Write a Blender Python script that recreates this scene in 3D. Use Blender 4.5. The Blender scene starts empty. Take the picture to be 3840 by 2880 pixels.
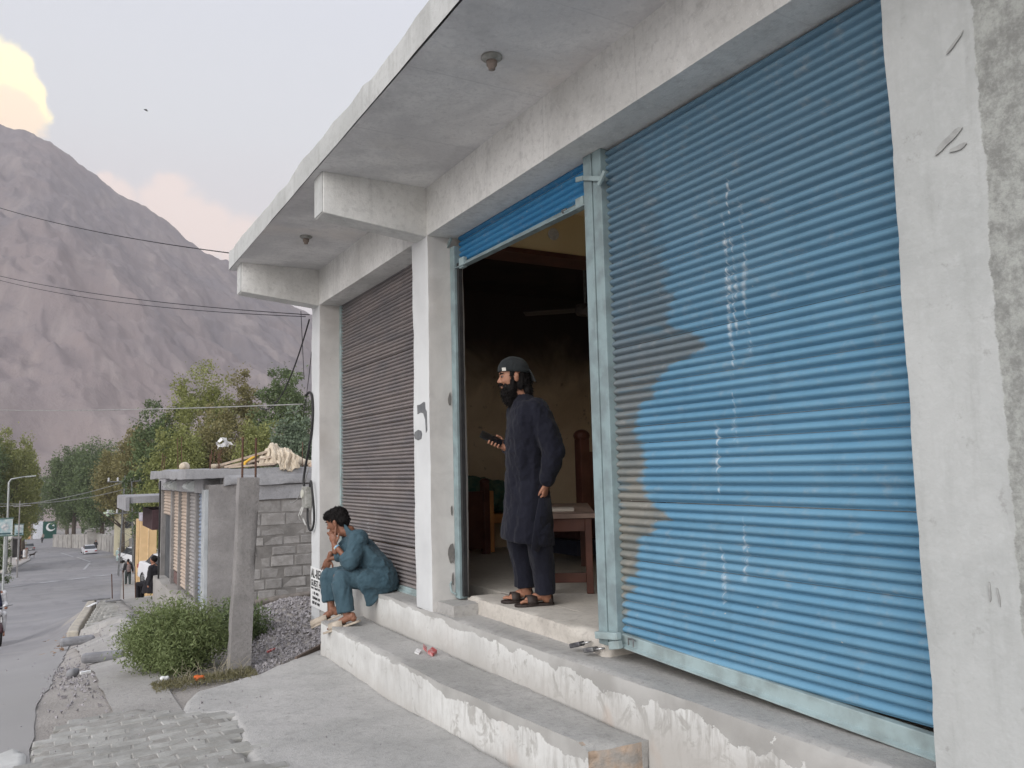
import bpy, bmesh, math, random
import numpy as np
from mathutils import Vector, Matrix, Euler, noise
random.seed(7); rng = np.random.default_rng(7)
R = math.radians
sc = bpy.context.scene
col = sc.collection

# ------------------------------------------------------------------ camera
cam = bpy.data.cameras.new('camera'); camo = bpy.data.objects.new('camera', cam); col.objects.link(camo)
sc.camera = camo
YAW, PIT, ROL = .515666, .102778, -.0241687
fw = Vector((math.sin(YAW)*math.cos(PIT), math.cos(YAW)*math.cos(PIT), math.sin(PIT)))
r0 = Vector((math.cos(YAW), -math.sin(YAW), 0)); u0 = r0.cross(fw)
rt = r0*math.cos(ROL)+u0*math.sin(ROL); up = u0*math.cos(ROL)-r0*math.sin(ROL)
camo.matrix_world = Matrix(((rt.x, up.x, -fw.x, 0), (rt.y, up.y, -fw.y, 0), (rt.z, up.z, -fw.z, 1.6), (0, 0, 0, 1)))
cam.sensor_width = 36; cam.lens = 36*3064.8/3840
cam.clip_start = .05; cam.clip_end = 9000

# ------------------------------------------------------------------ node helper
class G:
    def __init__(s, nt): s.nt = nt; s.N = nt.nodes; s.L = nt.links
    def lk(s, a, sock):
        if hasattr(a, 'is_output'): s.L.new(a, sock)
        elif isinstance(a, (tuple, list)):
            v = list(a)
            if sock.type == 'RGBA' and len(v) == 3: v.append(1)
            sock.default_value = v
        elif a is not None: sock.default_value = a
    def m(s, op, a, b=0.0, c=None, clamp=False):
        n = s.N.new('ShaderNodeMath'); n.operation = op; n.use_clamp = clamp
        s.lk(a, n.inputs[0]); s.lk(b, n.inputs[1])
        if c is not None: s.lk(c, n.inputs[2])
        return n.outputs[0]
    def add(s, a, b): return s.m('ADD', a, b)
    def sub(s, a, b): return s.m('SUBTRACT', a, b)
    def mul(s, a, b): return s.m('MULTIPLY', a, b)
    def step(s, x, e0, e1):
        n = s.N.new('ShaderNodeMapRange'); n.interpolation_type = 'SMOOTHSTEP'
        s.lk(x, n.inputs[0]); s.lk(e0, n.inputs[1]); s.lk(e1, n.inputs[2]); n.inputs[3].default_value = 0; n.inputs[4].default_value = 1
        return n.outputs[0]
    def pos(s): return s.N.new('ShaderNodeNewGeometry').outputs['Position']
    def obj(s): return s.N.new('ShaderNodeTexCoord').outputs['Object']
    def rnd(s): return s.N.new('ShaderNodeObjectInfo').outputs['Random']
    def isl(s): return s.N.new('ShaderNodeNewGeometry').outputs['Random Per Island']
    def sep(s, v):
        n = s.N.new('ShaderNodeSeparateXYZ'); s.L.new(v, n.inputs[0]); return n.outputs
    def comb(s, x, y, z):
        n = s.N.new('ShaderNodeCombineXYZ'); s.lk(x, n.inputs[0]); s.lk(y, n.inputs[1]); s.lk(z, n.inputs[2]); return n.outputs[0]
    def vm(s, op, a, b=(0, 0, 0), sc_=None):
        n = s.N.new('ShaderNodeVectorMath'); n.operation = op; s.lk(a, n.inputs[0]); s.lk(b, n.inputs[1])
        if sc_ is not None: s.lk(sc_, n.inputs['Scale'])
        return n.outputs['Value'] if op in ('DISTANCE', 'LENGTH', 'DOT_PRODUCT') else n.outputs[0]
    def noise(s, vec, scale, detail=4, rough=.55, dist=0, col_=False):
        n = s.N.new('ShaderNodeTexNoise'); s.L.new(vec, n.inputs['Vector']); n.inputs['Scale'].default_value = scale
        n.inputs['Detail'].default_value = detail; n.inputs['Roughness'].default_value = rough; n.inputs['Distortion'].default_value = dist
        return n.outputs['Color' if col_ else 'Fac']
    def vor(s, vec, scale, feat='F1', out='Distance'):
        n = s.N.new('ShaderNodeTexVoronoi'); n.feature = feat; s.L.new(vec, n.inputs['Vector']); n.inputs['Scale'].default_value = scale
        return n.outputs[out]
    def mix(s, f, a, b, t='MIX'):
        n = s.N.new('ShaderNodeMix'); n.data_type = 'RGBA'; n.blend_type = t
        s.lk(f, n.inputs[0]); s.lk(a, n.inputs[6]); s.lk(b, n.inputs[7]); return n.outputs[2]
    def ramp(s, f, stops, interp='LINEAR'):
        n = s.N.new('ShaderNodeValToRGB'); n.color_ramp.interpolation = interp; s.lk(f, n.inputs[0]); e = n.color_ramp.elements
        while len(e) > 1: e.remove(e[-1])
        for i, (p, c) in enumerate(stops):
            el = e[0] if i == 0 else e.new(p)
            el.position = p; c = (c, c, c) if not hasattr(c, '__len__') else c; el.color = (*c, 1)
        return n.outputs[0]
    def bump(s, h, strength=.3, dist=.01):
        n = s.N.new('ShaderNodeBump'); n.inputs['Strength'].default_value = strength; n.inputs['Distance'].default_value = dist
        s.L.new(h, n.inputs['Height']); return n.outputs[0]

def mat0(name):
    m = bpy.data.materials.new(name); m.use_nodes = True
    g = G(m.node_tree); b = g.N['Principled BSDF']
    return m, g, b
def fin(g, b, colr, rough=.85, normal=None, metal=0, spec=.35):
    g.lk(colr, b.inputs['Base Color']); g.lk(rough, b.inputs['Roughness']); b.inputs['Metallic'].default_value = metal
    b.inputs['Specular IOR Level'].default_value = spec
    if normal is not None: g.L.new(normal, b.inputs['Normal'])
def simple(name, c, rough=.7, c2=None, scale=8, bump=.15, bs=60, bd=.004, metal=0, spec=.35, world=True, rnd=0):
    m, g, b = mat0(name)
    p = g.pos() if world else g.obj()
    c2 = c2 or tuple(x*.75 for x in c)
    f = g.step(g.noise(p, scale, 5), .35, .65)
    colr = g.mix(f, c, c2)
    if rnd:
        k = g.add(g.mul(g.rnd(), rnd*2), 1-rnd)
        colr = g.mix(1.0, colr, g.comb(k, k, k), 'MULTIPLY')
    nb = g.bump(g.noise(p, bs, 4), bump, bd) if bump else None
    fin(g, b, colr, rough, nb, metal, spec); return m

# ------------------------------------------------------------------ world: dusk sky
w = bpy.data.worlds.new('World'); sc.world = w; w.use_nodes = True
g = G(w.node_tree); bg = g.N['Background']
sky = g.N.new('ShaderNodeTexSky'); sky.sky_type = 'NISHITA'; sky.sun_disc = False
SUN_EL, SUN_ROT = R(32), R(-118)
sky.sun_elevation = SUN_EL; sky.sun_rotation = SUN_ROT; sky.altitude = 1500; sky.air_density = 1.0; sky.dust_density = 2.0; sky.ozone_density = 1.5
dirv = g.vm('NORMALIZE', g.N.new('ShaderNodeTexCoord').outputs['Generated'])
dz = g.sep(dirv)[2]
pale = g.ramp(dz, [(0.0, (7.8, 7.0, 6.7)), (.2, (7.9, 7.15, 6.9)), (.30, (7.5, 7.15, 7.0)), (.38, (6.75, 6.9, 6.95)), (.48, (5.95, 6.15, 6.45)), (.6, (5.4, 5.6, 6.25)), (1.0, (4.4, 4.8, 5.7))])
base = g.mix(.86, sky.outputs[0], pale)
dn = g.noise(dirv, 9, 6, .6, col_=True)
dd = g.vm('ADD', dirv, g.vm('SCALE', g.vm('SUBTRACT', dn, (.5, .5, .5)), sc_=.05))
dn2 = g.noise(dirv, 45, 4, .6, col_=True)
dd = g.vm('ADD', dd, g.vm('SCALE', g.vm('SUBTRACT', dn2, (.5, .5, .5)), sc_=.016))
def blobs(lst, soft):
    acc = None
    for (d, r) in lst:
        q = g.vm('DISTANCE', dd, tuple(Vector(d).normalized()))
        f = g.step(q, r, r*(1-soft))
        acc = f if acc is None else g.m('MAXIMUM', acc, f)
    return acc
pink = blobs([((.113, .941, .318), .026), ((.103, .944, .300), .034), ((.125, .945, .285), .04), ((.046, .95, .315), .016), ((.06, .95, .298), .03), ((.15, .946, .276), .036), ((.183, .943, .262), .036), ((.22, .94, .24), .04), ((.10, .95, .26), .06)], .55)
base = g.mix(g.mul(pink, .85), base, (9.6, 7.7, 6.7))
yel = blobs([((-.052, .918, .404), .032), ((-.036, .921, .388), .024), ((-.030, .926, .372), .021), ((-.045, .93, .36), .034), ((-.09, .92, .39), .06), ((-.06, .935, .335), .045)], .30)
inn = g.step(g.vm('DISTANCE', dd, tuple(Vector((-.052, .93, .352)).normalized())), .042, .032)
inn = g.m('MAXIMUM', inn, g.step(g.sep(dd)[2], .365, .35))
base = g.mix(g.mul(yel, .97), base, g.mix(inn, (13, 11.3, 6.2), (11.2, 8.7, 5.9)))
g.L.new(base, bg.inputs['Color']); bg.inputs['Strength'].default_value = .11

# veiled low sun over the open side of the street, behind the viewer's left shoulder: weak and very soft
sl = bpy.data.lights.new('sun', 'SUN'); sl.energy = 1.5; sl.angle = R(60); sl.color = (1, .965, .92)
so = bpy.data.objects.new('sun', sl); col.objects.link(so)
sdir = Vector((math.sin(SUN_ROT), math.cos(SUN_ROT), math.tan(SUN_EL)))
so.rotation_euler = sdir.to_track_quat('Z', 'Y').to_euler()

sc.view_settings.view_transform = 'Standard'; sc.view_settings.look = 'None'; sc.view_settings.gamma = 1
sc.view_settings.use_curve_mapping = False; sc.view_settings.exposure = .80
sc.cycles.use_denoising = True; sc.cycles.max_bounces = 10; sc.cycles.diffuse_bounces = 5

# ------------------------------------------------------------------ mesh helpers
def tag(o, label=None, cat=None, group=None, kind=None):
    if label: o['label'] = label
    if cat: o['category'] = cat
    if group: o['group'] = group
    if kind: o['kind'] = kind
    return o
def adopt(o, parent, label=None):
    if parent is not None:
        o.parent = parent
        q = parent; M = Matrix.Identity(4)
        while q is not None:
            M = (q.matrix_parent_inverse if q.parent else Matrix.Identity(4)) @ Matrix.LocRotScale(q.location, q.rotation_euler, q.scale) @ M
            q = q.parent
        o.matrix_parent_inverse = M.inverted()
    if label: o['label'] = label
    return o
def empty(name, loc, label=None, cat=None, group=None, kind=None):
    o = bpy.data.objects.new(name, None); col.objects.link(o); o.location = loc; o.empty_display_size = .2
    return tag(o, label, cat, group, kind)
def mesh_obj(name, me, mat, parent=None, label=None, loc=None):
    o = bpy.data.objects.new(name, me); col.objects.link(o)
    if mat is not None and len(me.materials) == 0: me.materials.append(mat)
    if loc is not None: o.location = loc
    return adopt(o, parent, label)
def V(*a): return Vector(a)
class MB:
    def __init__(s): s.v = []; s.f = []; s.mi = []; s.cur = 0
    def _f(s, f): s.f.append(f); s.mi.append(s.cur)
    def box(s, a, b, rot=None, c=None):
        a = Vector(a); b = Vector(b); n = len(s.v); cc = Vector(c) if c is not None else (a+b)/2
        for z in (a.z, b.z):
            for x, y in ((a.x, a.y), (b.x, a.y), (b.x, b.y), (a.x, b.y)):
                p = Vector((x, y, z))
                if rot is not None: p = cc+rot @ (p-cc)
                s.v.append(p)
        for f in ((0, 3, 2, 1), (4, 5, 6, 7), (0, 1, 5, 4), (1, 2, 6, 5), (2, 3, 7, 6), (3, 0, 4, 7)): s._f(tuple(n+i for i in f))
        return s
    def obox(s, c, ax, ay, az):   # centre and half axes
        c = Vector(c); ax, ay, az = Vector(ax), Vector(ay), Vector(az); n = len(s.v)
        for k in (-1, 1):
            for i, j in ((-1, -1), (1, -1), (1, 1), (-1, 1)): s.v.append(c+ax*i+ay*j+az*k)
        for f in ((0, 3, 2, 1), (4, 5, 6, 7), (0, 1, 5, 4), (1, 2, 6, 5), (2, 3, 7, 6), (3, 0, 4, 7)): s._f(tuple(n+i for i in f))
        return s
    def rings(s, rs, closed=True, cap=True):
        n0 = len(s.v); k = len(rs[0])
        for r in rs: s.v.extend(Vector(p) for p in r)
        for i in range(len(rs)-1):
            for j in range(k if closed else k-1):
                a = n0+i*k+j; b = n0+i*k+(j+1) % k
                s._f((a, b, b+k, a+k))
        if cap:
            s._f(tuple(n0+j for j in range(k))[::-1]); s._f(tuple(n0+(len(rs)-1)*k+j for j in range(k)))
        return s
    def tube(s, pts, rad, n=8, cap=True):
        pts = [Vector(p) for p in pts]
        if not hasattr(rad, '__len__'): rad = [rad]*len(pts)
        rs = []; pu = None
        for i, p in enumerate(pts):
            d = (pts[min(i+1, len(pts)-1)]-pts[max(i-1, 0)]).normalized()
            if pu is None: pu = d.orthogonal().normalized()
            pu = (pu-d*pu.dot(d)).normalized(); q = d.cross(pu)
            rs.append([p+(pu*math.cos(t)+q*math.sin(t))*rad[i] for t in [2*math.pi*j/n for j in range(n)]])
        return s.rings(rs, cap=cap)
    def sph(s, c, r, rot=None, nu=12, nv=8):
        c = Vector(c); r = Vector((r, r, r)) if not hasattr(r, '__len__') else Vector(r); n0 = len(s.v)
        def P(a, b_):
            p = Vector((r.x*math.sin(b_)*math.cos(a), r.y*math.sin(b_)*math.sin(a), r.z*math.cos(b_)))
            if rot is not None: p = rot @ p
            return c+p
        s.v.append(P(0, 0))
        for i in range(1, nv):
            for j in range(nu): s.v.append(P(2*math.pi*j/nu, math.pi*i/nv))
        s.v.append(P(0, math.pi)); e = len(s.v)-1
        for j in range(nu):
            s._f((n0, n0+1+j, n0+1+(j+1) % nu)); q = n0+1+(nv-2)*nu
            s._f((q+(j+1) % nu, q+j, e))
            for i in range(nv-2):
                a = n0+1+i*nu+j; b = n0+1+i*nu+(j+1) % nu
                s._f((a, a+nu, b+nu, b))
        return s
    def chain(s, pts, rad, n=12):     # capsule chain, closed parts for a later union
        s.tube(pts, rad, n)
        rad = rad if hasattr(rad, '__len__') else [rad]*len(pts)
        for p, r in zip(pts, rad): s.sph(p, r, None, n, 8)
        return s
    def lathe(s, prof, c, axis='Z', n=20):
        c = Vector(c); rs = []
        for r, h in prof:
            ring = []
            for j in range(n):
                t = 2*math.pi*j/n
                ring.append(c+(Vector((r*math.cos(t), r*math.sin(t), h)) if axis == 'Z' else Vector((h, r*math.cos(t), r*math.sin(t))) if axis == 'X' else Vector((r*math.cos(t), h, r*math.sin(t)))))
            rs.append(ring)
        return s.rings(rs)
    def prism(s, poly, z0, z1, axis='Z'):
        def P(a, b, c): return Vector((a, b, c)) if axis == 'Z' else Vector((c, a, b)) if axis == 'X' else Vector((a, c, b))
        return s.rings([[P(a, b, z0) for a, b in poly], [P(a, b, z1) for a, b in poly]])
    def mesh(s, name, smooth=False, shift=None):
        me = bpy.data.meshes.new(name); sh = Vector(shift) if shift is not None else Vector((0, 0, 0))
        me.from_pydata([tuple(p-sh) for p in s.v], [], s.f)
        if any(s.mi): me.polygons.foreach_set('material_index', s.mi)
        if smooth: me.polygons.foreach_set('use_smooth', [True]*len(me.polygons))
        bm = bmesh.new(); bm.from_mesh(me); bmesh.ops.recalc_face_normals(bm, faces=bm.faces); bm.to_mesh(me); bm.free()
        me.update(); return me
    def build(s, name, mat, parent=None, label=None, smooth=False, bevel=0, mats=None):
        me = s.mesh(name, smooth)
        if mats:
            for m_ in mats: me.materials.append(m_)
        o = mesh_obj(name, me, mat, parent, label)
        if bevel:
            b = o.modifiers.new('bevel', 'BEVEL'); b.width = bevel; b.segments = 2; b.limit_method = 'ANGLE'
        return o
def np_mesh(name, v, f, smooth=False):
    me = bpy.data.meshes.new(name); v = np.asarray(v, np.float32); f = np.asarray(f, np.int32)
    me.vertices.add(len(v)); me.vertices.foreach_set('co', v.ravel())
    k = f.shape[1]; me.loops.add(f.size); me.loops.foreach_set('vertex_index', f.ravel())
    me.polygons.add(len(f)); me.polygons.foreach_set('loop_start', np.arange(0, f.size, k, dtype=np.int32))
    try: me.polygons.foreach_set('loop_total', np.full(len(f), k, np.int32))
    except Exception: pass
    me.polygons.foreach_set('use_smooth', np.full(len(f), smooth)); me.update(calc_edges=True); me.validate(); return me
def vnoise(x, y, z=None, seed=0):
    z = np.zeros_like(x) if z is None else z
    def h(i, j, k):
        n = (i*374761393+j*668265263+k*1274126177+seed*974634777) & 0x7fffffff
        n = (n ^ (n >> 13))*1274126177 & 0x7fffffff
        return ((n ^ (n >> 16)) & 0xffff)/65535.0
    xi, yi, zi = np.floor(x).astype(np.int64), np.floor(y).astype(np.int64), np.floor(z).astype(np.int64)
    fx, fy, fz = x-xi, y-yi, z-zi
    fx, fy, fz = [t*t*(3-2*t) for t in (fx, fy, fz)]
    o = 0
    for a in (0, 1):
        for b in (0, 1):
            for c in (0, 1):
                o = o+h(xi+a, yi+b, zi+c)*(fx if a else 1-fx)*(fy if b else 1-fy)*(fz if c else 1-fz)
    return o
def fbm(x, y, z=None, oct=4, seed=0):
    a, s_, t = 1, 0, 0
    for i in range(oct):
        f = 2.03**i
        s_ = s_+a*(vnoise(x*f, y*f, None if z is None else z*f, seed+i)-.5); t += a; a *= .5
    return s_/t*2
def rough_box(name, lo, hi, mat, parent=None, label=None, cell=.04, amp=.003, chip=.0, freq=3, seed=0, faces='xXyYzZ', shape=None):
    """a box whose faces are fine grids pushed in and out like cast concrete; edges chipped"""
    lo = np.array(lo, float); hi = np.array(hi, float); vs = []; fs = []; off = 0
    for ax in range(3):
        for side in (0, 1):
            if 'xXyYzZ'[ax*2+side] not in faces: continue
            a, b = [i for i in range(3) if i != ax]
            na = max(1, int(round((hi[a]-lo[a])/cell))); nb = max(1, int(round((hi[b]-lo[b])/cell)))
            A, B = np.meshgrid(np.linspace(lo[a], hi[a], na+1), np.linspace(lo[b], hi[b], nb+1), indexing='ij')
            P = np.zeros((na+1, nb+1, 3)); P[..., a] = A; P[..., b] = B; P[..., ax] = (lo, hi)[side][ax]
            I = np.arange((na+1)*(nb+1)).reshape(na+1, nb+1)+off
            q = np.stack([I[:-1, :-1], I[1:, :-1], I[1:, 1:], I[:-1, 1:]], -1).reshape(-1, 4)
            flip = (side == 0) != (ax == 1)
            fs.append(q[:, ::-1] if flip else q); vs.append(P.reshape(-1, 3)); off += (na+1)*(nb+1)
    P = np.concatenate(vs); F = np.concatenate(fs)
    n = [fbm(P[:, 0]*freq+17*k, P[:, 1]*freq, P[:, 2]*freq, 4, seed+k*7) for k in range(3)]
    ed = np.minimum(P-lo, hi-P); on = ed < 1e-6
    D = np.stack(n, 1)*amp
    if chip:
        c = np.clip(fbm(P[:, 0]*9, P[:, 1]*9, P[:, 2]*9, 3, seed+31)*2-.1, 0, 1)*chip
        cc = np.clip(fbm(P[:, 0]*2, P[:, 1]*2, P[:, 2]*2, 2, seed+77)*3, 0, 1)*chip*1.5
        isedge = (on.sum(1) >= 2)
        ctr = (lo+hi)/2
        for k in range(3): D[:, k] -= np.sign(P[:, k]-ctr[k])*np.where(isedge & on[:, k], c+cc, 0)
    P2 = P+D
    if shape is not None: P2 = shape(P2)
    me = np_mesh(name, P2, F, True)
    return mesh_obj(name, me, mat, parent, label)
def remesh(mb, voxel, smooth=4, name='m'):
    me = mb if isinstance(mb, bpy.types.Mesh) else mb.mesh(name)
    o = bpy.data.objects.new('tmp', me); col.objects.link(o)
    r_ = o.modifiers.new('r', 'REMESH'); r_.mode = 'VOXEL'; r_.voxel_size = voxel; r_.use_smooth_shade = True
    if smooth:
        s_ = o.modifiers.new('s', 'SMOOTH'); s_.factor = .6; s_.iterations = smooth
    dg = bpy.context.evaluated_depsgraph_get(); dg.update()
    out = bpy.data.meshes.new_from_object(o.evaluated_get(dg)); out.name = name
    bpy.data.objects.remove(o); out.materials.clear()
    out.polygons.foreach_set('use_smooth', [True]*len(out.polygons)); return out
def displace(me, fn):
    n = len(me.vertices); co = np.empty(n*3, np.float32); me.vertices.foreach_get('co', co); co = co.reshape(-1, 3)
    no = np.empty(n*3, np.float32); me.vertex_normals.foreach_get('vector', no); no = no.reshape(-1, 3)
    d = fn(co, no); co2 = co+(no*d[:, None] if d.ndim == 1 else d)
    me.vertices.foreach_set('co', co2.astype(np.float32).ravel()); me.update(); return me
def join_meshes(ms, name):
    bm = bmesh.new()
    for m_ in ms: bm.from_mesh(m_)
    me = bpy.data.meshes.new(name); bm.to_mesh(me); bm.free()
    me.polygons.foreach_set('use_smooth', [True]*len(me.polygons)); return me

# ------------------------------------------------------------------ ground profile (a street that runs downhill)
RY = [-30, 0, 3.7, 6.9, 8, 10, 12, 16, 21, 25, 27, 34, 46, 70, 110, 160, 230, 320, 2500]
RZ = [.12, .12, .08, 0, -.08, -.25, -.45, -.9, -1.4, -1.72, -2.1, -3.2, -4.4, -6.2, -8.4, -10.8, -14, -16, -16]
LZ = [.12, .12, .06, -.03, -.15, -.42, -.75, -1.3, -2.05, -2.55, -2.75, -3.4, -4.4, -6.2, -8.4, -10.8, -14, -16, -16]
def gz(X, Y):
    t = np.clip((np.asarray(X, float)+.2)/1.4, 0, 1); t = t*t*(3-2*t)
    return np.interp(Y, RY, LZ)*(1-t)+np.interp(Y, RY, RZ)*t
def sheet(name, xs_fn, ys, nx, mat, dz=0, amp=0, freq=1, kind='structure', label=None, parent=None, thick=0):
    """a ground sheet between two edges given as functions of Y"""
    vs = []; ny = len(ys)
    for y in ys:
        a, b = xs_fn(y)
        vs.append(np.stack([np.linspace(a, b, nx), np.full(nx, y), np.zeros(nx)], 1))
    P = np.concatenate(vs); P[:, 2] = gz(P[:, 0], P[:, 1])+dz
    if amp: P[:, 2] += fbm(P[:, 0]*freq, P[:, 1]*freq, None, 4, 3)*amp
    I = np.arange(ny*nx).reshape(ny, nx)
    F = np.stack([I[:-1, :-1], I[:-1, 1:], I[1:, 1:], I[1:, :-1]], -1).reshape(-1, 4)
    o = mesh_obj(name, np_mesh(name, P, F, True), mat, parent, label)
    if kind and parent is None: o['kind'] = kind
    return o
def poly_sheet(name, poly, top, mat, thick=.12, cell=.06, amp=.004, edge=.03, label=None, kind='structure', parent=None, seed=1, holes=False):
    """a raised slab with rounded irregular rim over the ground; top(x, y) is the height of its surface"""
    from mathutils.geometry import intersect_point_tri_2d
    P = np.array(poly, float); x0, y0 = P.min(0)-.02; x1, y1 = P.max(0)+.02
    xs = np.arange(x0, x1+cell, cell); ys = np.arange(y0, y1+cell, cell)
    X, Y = np.meshgrid(xs, ys, indexing='ij')
    ins = np.zeros(X.shape, bool); dist = np.full(X.shape, 1e9)
    for i in range(len(P)):
        a, b = P[i], P[(i+1) % len(P)]
        c = ((a[1] > Y) != (b[1] > Y)) & (X < (b[0]-a[0])*(Y-a[1])/(b[1]-a[1]+1e-12)+a[0]); ins ^= c
        d = b-a; t = np.clip(((X-a[0])*d[0]+(Y-a[1])*d[1])/(d@d+1e-12), 0, 1)
        dist = np.minimum(dist, np.hypot(X-a[0]-t*d[0], Y-a[1]-t*d[1]))
    sd = np.where(ins, dist, -dist)+fbm(X*5, Y*5, None, 3, seed)*edge*.6
    T = top(X, Y)+fbm(X*2.5, Y*2.5, None, 4, seed+3)*amp
    k = np.clip(sd/edge, 0, 1); k = np.sqrt(1-(1-k)**2)
    Z = T-thick*(1-k)
    I = np.arange(X.size).reshape(X.shape); ok = sd > -cell*1.2
    q = np.stack([I[:-1, :-1], I[1:, :-1], I[1:, 1:], I[:-1, 1:]], -1).reshape(-1, 4)
    okf = ok.ravel()[q].any(1)&(ok.ravel()[q].sum(1) >= 3); q = q[okf]
    V_ = np.stack([X.ravel(), Y.ravel(), Z.ravel()], 1)
    used = np.unique(q); mp = np.zeros(len(V_), int); mp[used] = np.arange(len(used))
    o = mesh_obj(name, np_mesh(name, V_[used], mp[q], True), mat, parent, label)
    if parent is None: o['kind'] = kind
    return o

# ------------------------------------------------------------------ materials
def m_concrete(name, c=(.33, .33, .315), c2=(.23, .23, .22), dark=(.13, .13, .125), sc_=1.0, bump=.25, warm=None, streak=0, lines=0):
    m, g, b = mat0(name); p = g.pos()
    big = g.step(g.noise(p, 1.1*sc_, 6, .6, .6), .36, .66); fine = g.noise(p, 26*sc_, 5, .65)
    cl = g.mix(big, c, c2)
    cl = g.mix(g.mul(g.step(fine, .48, .74), .45), cl, dark)
    cl = g.mix(g.mul(g.step(g.noise(p, 9*sc_, 6, .72, .6), .50, .72), .42), cl, dark)
    cl = g.mix(g.mul(g.step(g.noise(p, 3.1*sc_, 7, .7, .9), .52, .66), .35), cl, c2)
    cl = g.mix(g.mul(g.step(g.noise(p, 75*sc_, 3, .7), .60, .70), .35), cl, tuple(min(1, x*1.35) for x in c))
    cl = g.mix(g.mul(g.step(g.vor(p, 16*sc_), .055, .02), .5), cl, tuple(x*.6 for x in dark))
    if warm: cl = g.mix(g.mul(g.step(g.noise(p, .8*sc_, 4), .5, .7), .5), cl, warm)
    s = g.sep(p)
    if streak: cl = g.mix(g.mul(g.step(g.noise(g.comb(g.mul(s[1], 9), g.mul(s[0], 9), g.mul(s[2], .8)), 1, 5, .65), .5, .72), streak), cl, dark)
    if lines:      # marks of the shuttering boards and old damp rings
        fr = g.m('FRACT', g.add(g.mul(s[1], 1.15), g.mul(g.noise(p, .5, 2), .05)))
        cl = g.mix(g.mul(g.step(g.m('ABSOLUTE', g.sub(fr, .5)), .008, .002), g.mul(g.noise(p, 3, 3), lines)), cl, dark)
        rg = g.m('ABSOLUTE', g.sub(g.noise(p, 1.7, 5, .6, .4), .52)); cl = g.mix(g.mul(g.step(rg, .018, .0), lines*.5), cl, c2)
        cl = g.mix(g.mul(g.step(g.noise(p, 1.3, 5, .65), .52, .68), lines*.6), cl, dark)
    h = g.add(g.mul(fine, .8), g.add(g.mul(g.noise(p, 110*sc_, 3, .6), .6), g.mul(g.noise(p, 6*sc_, 5, .6), 1.6)))
    fin(g, b, cl, .92, g.bump(h, min(1, bump*1.8), .009)); return m
M = {}
M['conc'] = m_concrete('limewashed_cement', (.76, .76, .74), (.62, .62, .60), (.42, .42, .41), streak=.35, lines=.5)
M['soffit'] = m_concrete('soffit_cement', (.78, .775, .77), (.62, .615, .62), (.46, .46, .47), 1.3, .15, warm=(.76, .71, .66), lines=.8)
M['fascia'] = m_concrete('fascia_cement', (.5, .51, .5), (.42, .43, .42), (.3, .3, .29), streak=.5)
M['ground_conc'] = m_concrete('apron_cement', (.45, .44, .425), (.37, .365, .35), (.24, .235, .225), 1.0, .35)
M['walk_conc'] = m_concrete('walkway_cement', (.38, .365, .345), (.31, .297, .28), (.19, .182, .17), 1.2, .35)
M['tread'] = m_concrete('tread_cement', (.42, .41, .395), (.33, .325, .31), (.20, .195, .19), 1.4, .35)
M['post'] = m_concrete('post_cement', (.28, .268, .262), (.215, .205, .20), (.14, .135, .13), 2, .4)
M['block'] = simple('cement_block', (.27, .26, .25), .95, (.21, .20, .19), 9, .8, 34, .014, rnd=.12)
M['mortar'] = simple('mortar', (.2, .19, .18), .95, (.14, .133, .125), 5, .6, 40, .012)
M['slabc'] = m_concrete('roof_slab_cement', (.33, .33, .34), (.26, .26, .27), (.16, .16, .16), 2, .3)

def m_white(name, c=(.62, .635, .64), rag=True):     # white lime paint on cement, worn through near ragged edges
    m, g, b = mat0(name); p = g.pos()
    s = g.sep(p); n1 = g.noise(p, 9, 6, .65, .4); n2 = g.noise(p, 50, 4, .6)
    cl = g.mix(g.step(g.noise(p, 2.2, 5, .6), .35, .7), c, tuple(x*.88 for x in c))
    cl = g.mix(g.mul(g.step(n2, .6, .85), .25), cl, (.5, .5, .48))
    worn = g.step(n1, .72, .76)
    cl = g.mix(worn, cl, (.36, .35, .33))
    fin(g, b, cl, .8, g.bump(g.add(g.mul(n1, .6), g.mul(n2, .4)), .25, .006)); return m
M['white'] = m_white('white_lime_paint')
M['whitegrey'] = m_white('pale_pillar_paint', (.60, .625, .63))

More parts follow.
